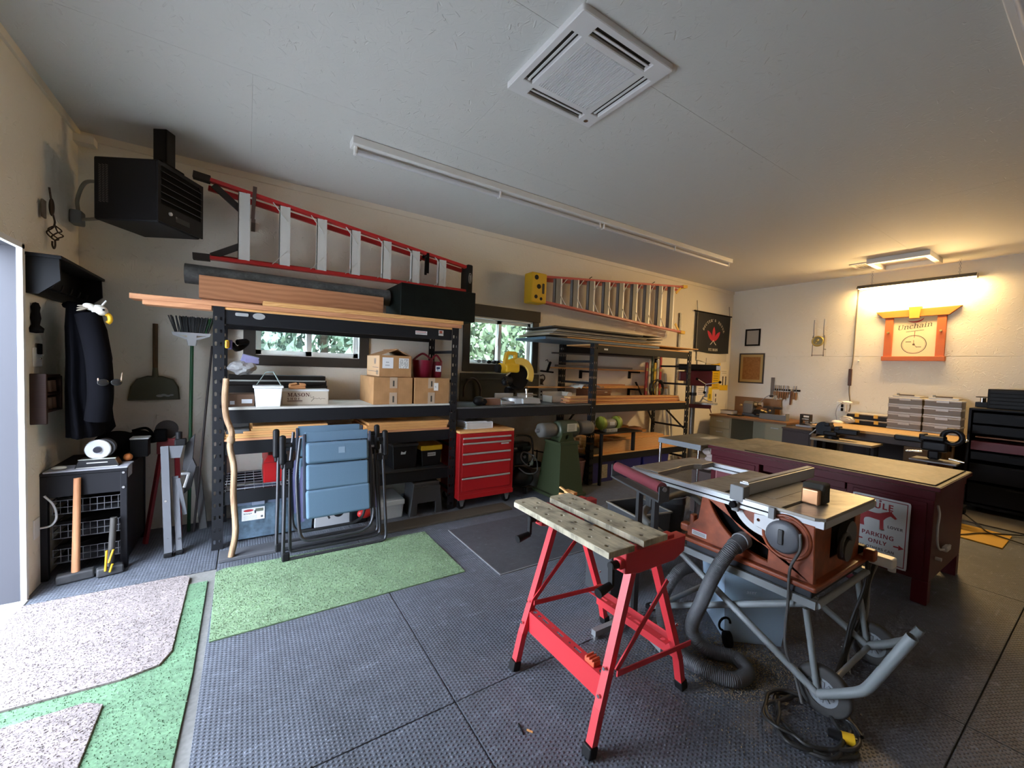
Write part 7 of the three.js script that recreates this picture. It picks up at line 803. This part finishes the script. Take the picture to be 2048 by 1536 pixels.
  plane('warning_label', 0.085, 0.035, -0.265, 0.585, 0.3205, stick(128, 52, (c) => { c.fillStyle = '#c6c9cc'; c.fillRect(0, 0, 128, 52); c.fillStyle = '#a5332a'; c.fillRect(0, 0, 128, 14); c.fillStyle = '#55585c'; for (let y = 22; y < 46; y += 9) c.fillRect(8, y, 110, 4); }), t);
  obj('dust_port', [cyl(0.042, 0.042, 0.04, -0.03, 0.635, 0.335, R * 90)], M.grey, t); obj('motor', [cyl(0.075, 0.075, 0.18, 0.20, 0.70, -0.05, 0, 0, R * 90), cyl(0.05, 0.05, 0.03, 0.30, 0.66, 0.05, 0, 0, R * 90), torus(0.055, 0.01, 0.30, 0.68, 0.05, 0, R * 90)], mat(new THREE.Color().setRGB(0.06, 0.06, 0.065), 0.4), t);
  // stand
  for (const z of [0.335, -0.27]) { obj('stand_rail', beam([-0.41, 0.475, z], [0.30, 0.475, z], 0.03, 0.035), gl, t); obj('leg_tube', bar([-0.37, 0.455, z + 0.012], [0.335, 0.10, z + 0.012], 0.0165, 12), gl, t); obj('leg_tube', bar([0.25, 0.455, z - 0.02], [-0.55, 0.02, z - 0.02], 0.0165, 12), gl, t); obj('strut', bar([0.26, 0.44, z - 0.005], [0.32, 0.11, z - 0.005], 0.013, 10), gl, t);
    obj('push_handle', tube([[0.335, 0.105, z + 0.012], [0.40, 0.155, z + 0.012], [0.47, 0.215, z + 0.012], [0.50, 0.265, z + 0.012], ...(z > 0 ? [[0.55, 0.385, z + 0.012], [0.605, 0.52, z + 0.012]] : [[0.515, 0.30, z + 0.012]])], 0.019, 40, 12), gl, t); obj('leg_foot', rb(0.05, 0.03, 0.05, 0.008, -0.555, 0.015, z - 0.02), M.black, t);
    const w = obj('wheel', [lathe([[0.06, -0.022], [0.095, -0.022], [0.105, -0.01], [0.105, 0.01], [0.095, 0.022], [0.06, 0.022]], 0.335, 0.105, z - 0.035, R * 90)], mat(new THREE.Color().setRGB(0.05, 0.05, 0.05), 0.7), t); obj('hub', [cyl(0.064, 0.064, 0.03, 0.335, 0.105, z - 0.035, R * 90), cyl(0.018, 0.018, 0.06, 0.335, 0.105, z - 0.03, R * 90)], mat(new THREE.Color().setRGB(0.26, 0.29, 0.32), 0.5), w); obj('spoke', [0, 1, 2, 3, 4].map((k) => box(0.012, 0.09, 0.006, 0.335, 0.105, z - 0.018, 0, 0, k * Math.PI * 2 / 5)), mat(new THREE.Color().setRGB(0.20, 0.22, 0.25), 0.5), w); }
  obj('cross_tube', [bar([0.335, 0.105, 0.33], [0.335, 0.105, -0.30], 0.012), bar([-0.50, 0.05, 0.31], [-0.50, 0.05, -0.28], 0.0145), bar([0.30, 0.475, 0.335], [0.30, 0.475, -0.27], 0.016), bar([-0.41, 0.475, 0.335], [-0.41, 0.475, -0.27], 0.016)], gl, t);
  const b = thing('bench_brush', 'dark bristle brush block with copper ferrule standing on the saw table', 'brush', [2.335, 0.8525, -0.825]); obj('ferrule', rb(0.03, 0.075, 0.075, 0.008, -0.035, 0.038, 0.0), mat(new THREE.Color().setRGB(0.50, 0.26, 0.13), 0.3, { metalness: 0.7 }), b); { const g = new RoundedBoxGeometry(0.085, 0.10, 0.09, 4, 0.012), p = g.attributes.position; for (let i = 0; i < p.count; i++) { const k = 0.008 * (vnoise(p.getX(i) * 90 + 30, p.getY(i) * 30 + p.getZ(i) * 90 + 30, 128, 5) - 0.5); p.setXYZ(i, p.getX(i) + k, p.getY(i) + k * 0.5, p.getZ(i) + k); } g.computeVertexNormals(); obj('bristle_block', g.translate(0.02, 0.051, 0), mat(new THREE.Color().setRGB(0.055, 0.052, 0.046), 0.95, { bumpMap: rep(TX.fine, 0.03), bumpScale: 0.006 }), b); }
  // cords
  const cd = thing('saw_power_cord', 'black saw cord draped from the hand wheel and coiled on the floor', 'cord');
  obj('hanging_run', tube([[2.06, 0.77, -0.77], [2.055, 0.70, -0.765], [2.06, 0.60, -0.80], [2.06, 0.45, -0.80], [2.06, 0.25, -0.80], [2.08, 0.12, -0.76], [2.06, 0.03, -0.72]], 0.0065, 60), mat(new THREE.Color().setRGB(0.10, 0.10, 0.10), 0.5), cd);
  const cp = []; reseed(22); for (let k = 0; k <= 64; k++) { const a = k / 64 * Math.PI * 2 * 4 + 1.2, r = 0.16 + 0.03 * Math.sin(k * 0.7) + 0.012 * Math.sin(k * 2.1); cp.push([1.99 + r * 0.95 * Math.cos(a) + 0.02 * Math.sin(k * 0.33), 0.008 + 0.006 * (k % 5) * 0.4 + k * 0.0003, -0.665 + r * 0.85 * Math.sin(a)]); } obj('floor_coil', tube(cp, 0.0078, 420), M.cord, cd);
  const pl = obj('plug', [cyl(0.022, 0.02, 0.04, 2.03, 0.024, -0.548, R * 90, R * 30)], M.yellow, cd); obj('plug_body', [cyl(0.02, 0.014, 0.045, 2.01, 0.022, -0.583, R * 90, R * 30)], M.blackPlastic, pl); obj('plug_pin', [box(0.003, 0.007, 0.02, 2.048, 0.03, -0.52, 0, R * 30), box(0.003, 0.007, 0.02, 2.038, 0.02, -0.514, 0, R * 30)], M.chrome, pl);
  const wb = thing('clamped_power_box', 'pale switch box with black leads clamped at the saw rear corner', 'power box', [2.72, 0, -0.72]); obj('box_body', rb(0.07, 0.05, 0.14, 0.01, 0, 0.55, 0.05), M.vinyl, wb); obj('clamp', [rb(0.05, 0.05, 0.05, 0.01, -0.01, 0.575, -0.02), rb(0.04, 0.09, 0.03, 0.008, -0.02, 0.48, -0.02)], M.blackPlastic, wb); for (const [dx, dz, m] of [[0, 0, M.cord], [0.02, 0.02, M.cord], [-0.03, 0.0, M.cord], [0.035, 0.03, mat(new THREE.Color().setRGB(0.25, 0.24, 0.22), 0.5)]]) obj('lead', tube([[dx, 0.54, 0.02 + dz], [dx - 0.01, 0.4, 0.02], [dx * 1.5 - 0.04, 0.22, -0.01 + dz], [-0.10 + dx, 0.06, -0.02], [-0.25 + dx, 0.012, 0.0 + dz]], 0.008, 40), m, wb); obj('wall_plug', [cyl(0.016, 0.016, 0.03, 0.04, 0.51, 0.1)], M.whitePlastic, wb);
}
// ---------- around the saw ----------
{
  const hm = mat(new THREE.Color().setRGB(0.10, 0.105, 0.115), 0.55), t = thing('vacuum_hose', 'grey corrugated vacuum hose looping from the saw dust port', 'hose');
  obj('hose', ribTube([[2.07, 0.638, -1.03], [2.0, 0.60, -1.04], [1.97, 0.50, -1.08], [1.97, 0.30, -1.15], [1.96, 0.12, -1.19], [2.0, 0.045, -1.13], [2.08, 0.036, -1.02], [2.03, 0.036, -0.94], [1.92, 0.036, -0.95], [1.85, 0.04, -1.08], [1.87, 0.06, -1.26], [1.97, 0.18, -1.38], [2.08, 0.33, -1.36], [2.2, 0.36, -1.32]], 0.032, 0.0022, 0.009, 2.4), hm, t); obj('cuff', [bar([2.085, 0.636, -1.03], [2.03, 0.615, -1.035], 0.04, 18)], hm, t);
  const h2 = thing('grey_hose', 'smooth grey green hose curling in front of the metal pail', 'hose'); obj('hose', tube([[2.72, 0.55, -1.64], [2.62, 0.62, -1.68], [2.4, 0.62, -1.68], [2.15, 0.60, -1.65], [2.02, 0.585, -1.58], [1.99, 0.56, -1.48], [2.05, 0.50, -1.40], [2.14, 0.44, -1.36]], 0.022, 80, 14), mat(new THREE.Color().setRGB(0.12, 0.12, 0.105), 0.6), h2);
  const bb = mat(new THREE.Color().setRGB(0.32, 0.43, 0.55), 0.35), b = thing('blue_waste_bin', 'cloudy blue plastic tub standing under the table saw', 'bin', [2.42, 0, -1.17], R * -40); { const g = new THREE.CylinderGeometry(0.255, 0.205, 0.40, 4, 1).rotateY(Math.PI / 4).toNonIndexed(); g.computeVertexNormals(); obj('tub', g.translate(0, 0.201, 0), bb, b); } obj('rim', [rb(0.385, 0.022, 0.385, 0.01, 0, 0.405, 0)], bb, b); plane('embossed_name', 0.10, 0.04, -0.03, 0.30, 0.172, stick(128, 52, (c) => { c.fillStyle = '#93aabf'; c.fillRect(0, 0, 128, 52); c.fillStyle = '#c3d2de'; c.font = 'italic bold 34px sans-serif'; c.fillText('ster', 26, 38); }), b, 0, R * -5);
  obj('castor', [cyl(0.04, 0.04, 0.03, -0.15, 0.04, 0.19, 0, 0, R * 90)], M.black, b); obj('cable_hook', torus(0.035, 0.006, -0.16, 0.11, 0.17, 0, R * 20, 0, 4.4), M.black, b);
  const rs = mat(new THREE.Color().setRGB(0.045, 0.047, 0.05), 0.5), r = thing('roller_stand', 'black roller stand with red roller beside the saw wing', 'roller stand', [1.87, 0, -1.50], R * -18); obj('roller', [cyl(0.031, 0.031, 0.46, 0.02, 0.855, -0.05, R * 90)], mat(new THREE.Color().setRGB(0.17, 0.035, 0.045), 0.4), r); obj('axle', [cyl(0.012, 0.012, 0.51, 0.02, 0.855, -0.05, R * 90)], M.steel, r); obj('bracket', [rslab(-0.012, 0.052, 0.79, 0.87, -0.30, -0.292), rslab(-0.012, 0.052, 0.79, 0.87, 0.192, 0.20), rslab(-0.015, 0.055, 0.785, 0.797, -0.30, 0.20)], rs, r); obj('post', [beam([0.02, 0.03, -0.02], [0.02, 0.79, -0.02], 0.028, 0.028, [0, 0, 1])], rs, r); obj('post', beam([0.02, 0.4, 0.13], [0.02, 0.79, 0.13], 0.028, 0.028, [0, 0, 1]), rs, r); obj('cross_piece', beam([0.02, 0.41, -0.02], [0.02, 0.41, 0.145], 0.028, 0.028), rs, r); obj('clamp_lever', ext(shape([[0, 0.72], [0.05, 0.70], [0.06, 0.745], [0, 0.775]]), 0.04, 0.004).translate(0.03, 0, 0.03), rs, r); obj('base_bar', beam([-0.275, 0.035, 0.058], [0.07, 0.035, -0.045], 0.032, 0.032), M.grey, r); obj('base_bar', beam([0.02, 0.035, -0.03], [0.02, 0.035, 0.256], 0.032, 0.032), M.grey, r); obj('levelling_foot', [[-0.26, 0.054], [0.055, -0.04], [0.02, 0.24]].map(([x, z]) => cyl(0.012, 0.016, 0.02, x, 0.01, z)), M.chrome, r);
  const dk = mat(new THREE.Color().setRGB(0.040, 0.042, 0.046), 0.5), d = thing('dark_tote', 'dark grey plastic bin standing behind the red workbench', 'bin', [2.08, 0, -1.86]); for (const [a, e] of [[[-0.13, 0.17, -0.11], [-0.13, 0.17, 0.11]], [[0.13, 0.17, -0.11], [0.13, 0.17, 0.11]]]) obj('wall', beam(a, e, 0.008, 0.34), dk, d); for (const z of [-0.11, 0.11]) obj('wall', slab(-0.13, 0.13, 0, 0.34, z - 0.004, z + 0.004), dk, d); obj('floor_panel', slab(-0.13, 0.13, 0, 0.008, -0.11, 0.11), dk, d);
  const ib = thing('brown_inner_box', 'brown cardboard box sitting inside the dark grey bin', 'box', [2.08, 0.009, -1.86]); for (const s of [-1, 1]) { obj('wall', slab(s * 0.115 - 0.003, s * 0.115 + 0.003, 0, 0.40, -0.10, 0.10), M.cardboard, ib); obj('wall', slab(-0.115, 0.115, 0, 0.40, s * 0.098 - 0.003, s * 0.098 + 0.003), M.cardboard, ib); } obj('floor_panel', slab(-0.11, 0.11, 0, 0.006, -0.095, 0.095), mat(new THREE.Color().setRGB(0.10, 0.05, 0.025), 0.9), ib);
  const o = thing('open_grey_tote', 'large open dark grey tote with pale rim behind the roller stand', 'tote', [2.72, 0, -2.18], R * -10); for (const s of [-1, 1]) { obj('wall', beam([s * 0.15, 0, 0], [s * 0.17, 0.35, 0], 0.008, 0.36, [0, 0, 1]), dk, o); obj('wall', ext(shape([[-0.15, 0], [0.15, 0], [0.17, 0.35], [-0.17, 0.35]]), 0.008).translate(0, 0, s * 0.18 - 0.004), dk, o); } obj('rim', [slab(-0.18, 0.18, 0.345, 0.355, 0.178, 0.195), slab(-0.18, 0.18, 0.345, 0.355, -0.195, -0.178), slab(-0.185, -0.168, 0.345, 0.355, -0.19, 0.19), slab(0.168, 0.185, 0.345, 0.355, -0.19, 0.19)], mat(new THREE.Color().setRGB(0.22, 0.21, 0.18), 0.6), o); obj('floor_panel', slab(-0.15, 0.15, 0, 0.008, -0.18, 0.18), dk, o);
  const p = thing('metal_pail', 'dark galvanised metal pail with ribbed bands under the table', 'pail', [3.33, 0, -2.30]); obj('pail', lathe([[0, 0], [0.105, 0], [0.11, 0.04], [0.114, 0.04], [0.118, 0.06], [0.113, 0.065], [0.123, 0.26], [0.129, 0.265], [0.13, 0.285], [0.124, 0.29], [0.13, 0.34], [0.136, 0.345], [0.13, 0.35], [0.11, 0.02], [0, 0.02]]), mat(new THREE.Color().setRGB(0.10, 0.11, 0.125), 0.35, { metalness: 0.6 }), p); obj('lid', [lathe([[0, 0.03], [0.06, 0.03], [0.12, 0.012], [0.14, 0], [0, 0]], 0, 0.352, 0)], mat(new THREE.Color().setRGB(0.06, 0.055, 0.05), 0.6), p); obj('bail', torus(0.135, 0.005, 0, 0.30, 0, R * 75, 0, 0, Math.PI), M.steel, p);
  // sawdust and small litter
  reseed(88); const sd = thing('sawdust', 'sawdust scattered on the mat under the saw hose', 'sawdust'); { const im = new THREE.InstancedMesh(new THREE.TetrahedronGeometry(0.0035), mat(0xffffff, 0.95), 7000), q = new THREE.Object3D(), c = new THREE.Color(); for (let i = 0; i < 7000; i++) { const a = rnd(0, 6.28), rr = Math.pow(rnd(), 1.4) * (i % 3 ? 0.30 : 0.65); q.position.set(2.10 + rr * Math.cos(a), 0.0015, -1.02 + rr * 0.75 * Math.sin(a)); q.rotation.set(rnd(0, 6), rnd(0, 6), rnd(0, 6)); q.scale.set(rnd(0.5, 1.6), rnd(0.3, 0.8), rnd(0.5, 1.6)); q.updateMatrix(); im.setMatrixAt(i, q.matrix); const b2 = rnd(0.7, 1.2); im.setColorAt(i, c.setRGB(0.32 * b2, 0.25 * b2, 0.15 * b2)); } im.name = 'chips'; im.userData.kind = 'stuff'; im.castShadow = im.receiveShadow = true; sd.add(im); }
  sd.userData.kind = 'stuff';
  one('wood_chip', 'single pale wood chip on the mat in front of the workbench', 'chip', box(0.006, 0.004, 0.026, 0.965, 0.003, -1.25, 0, 0.6), M.pine); one('dark_screw', 'dark screw lying on the mat next to the wood chip', 'screw', bar([0.945, 0.004, -1.30], [0.935, 0.004, -1.25], 0.0035, 6), M.black);
}
renderer.render(scene, camera);
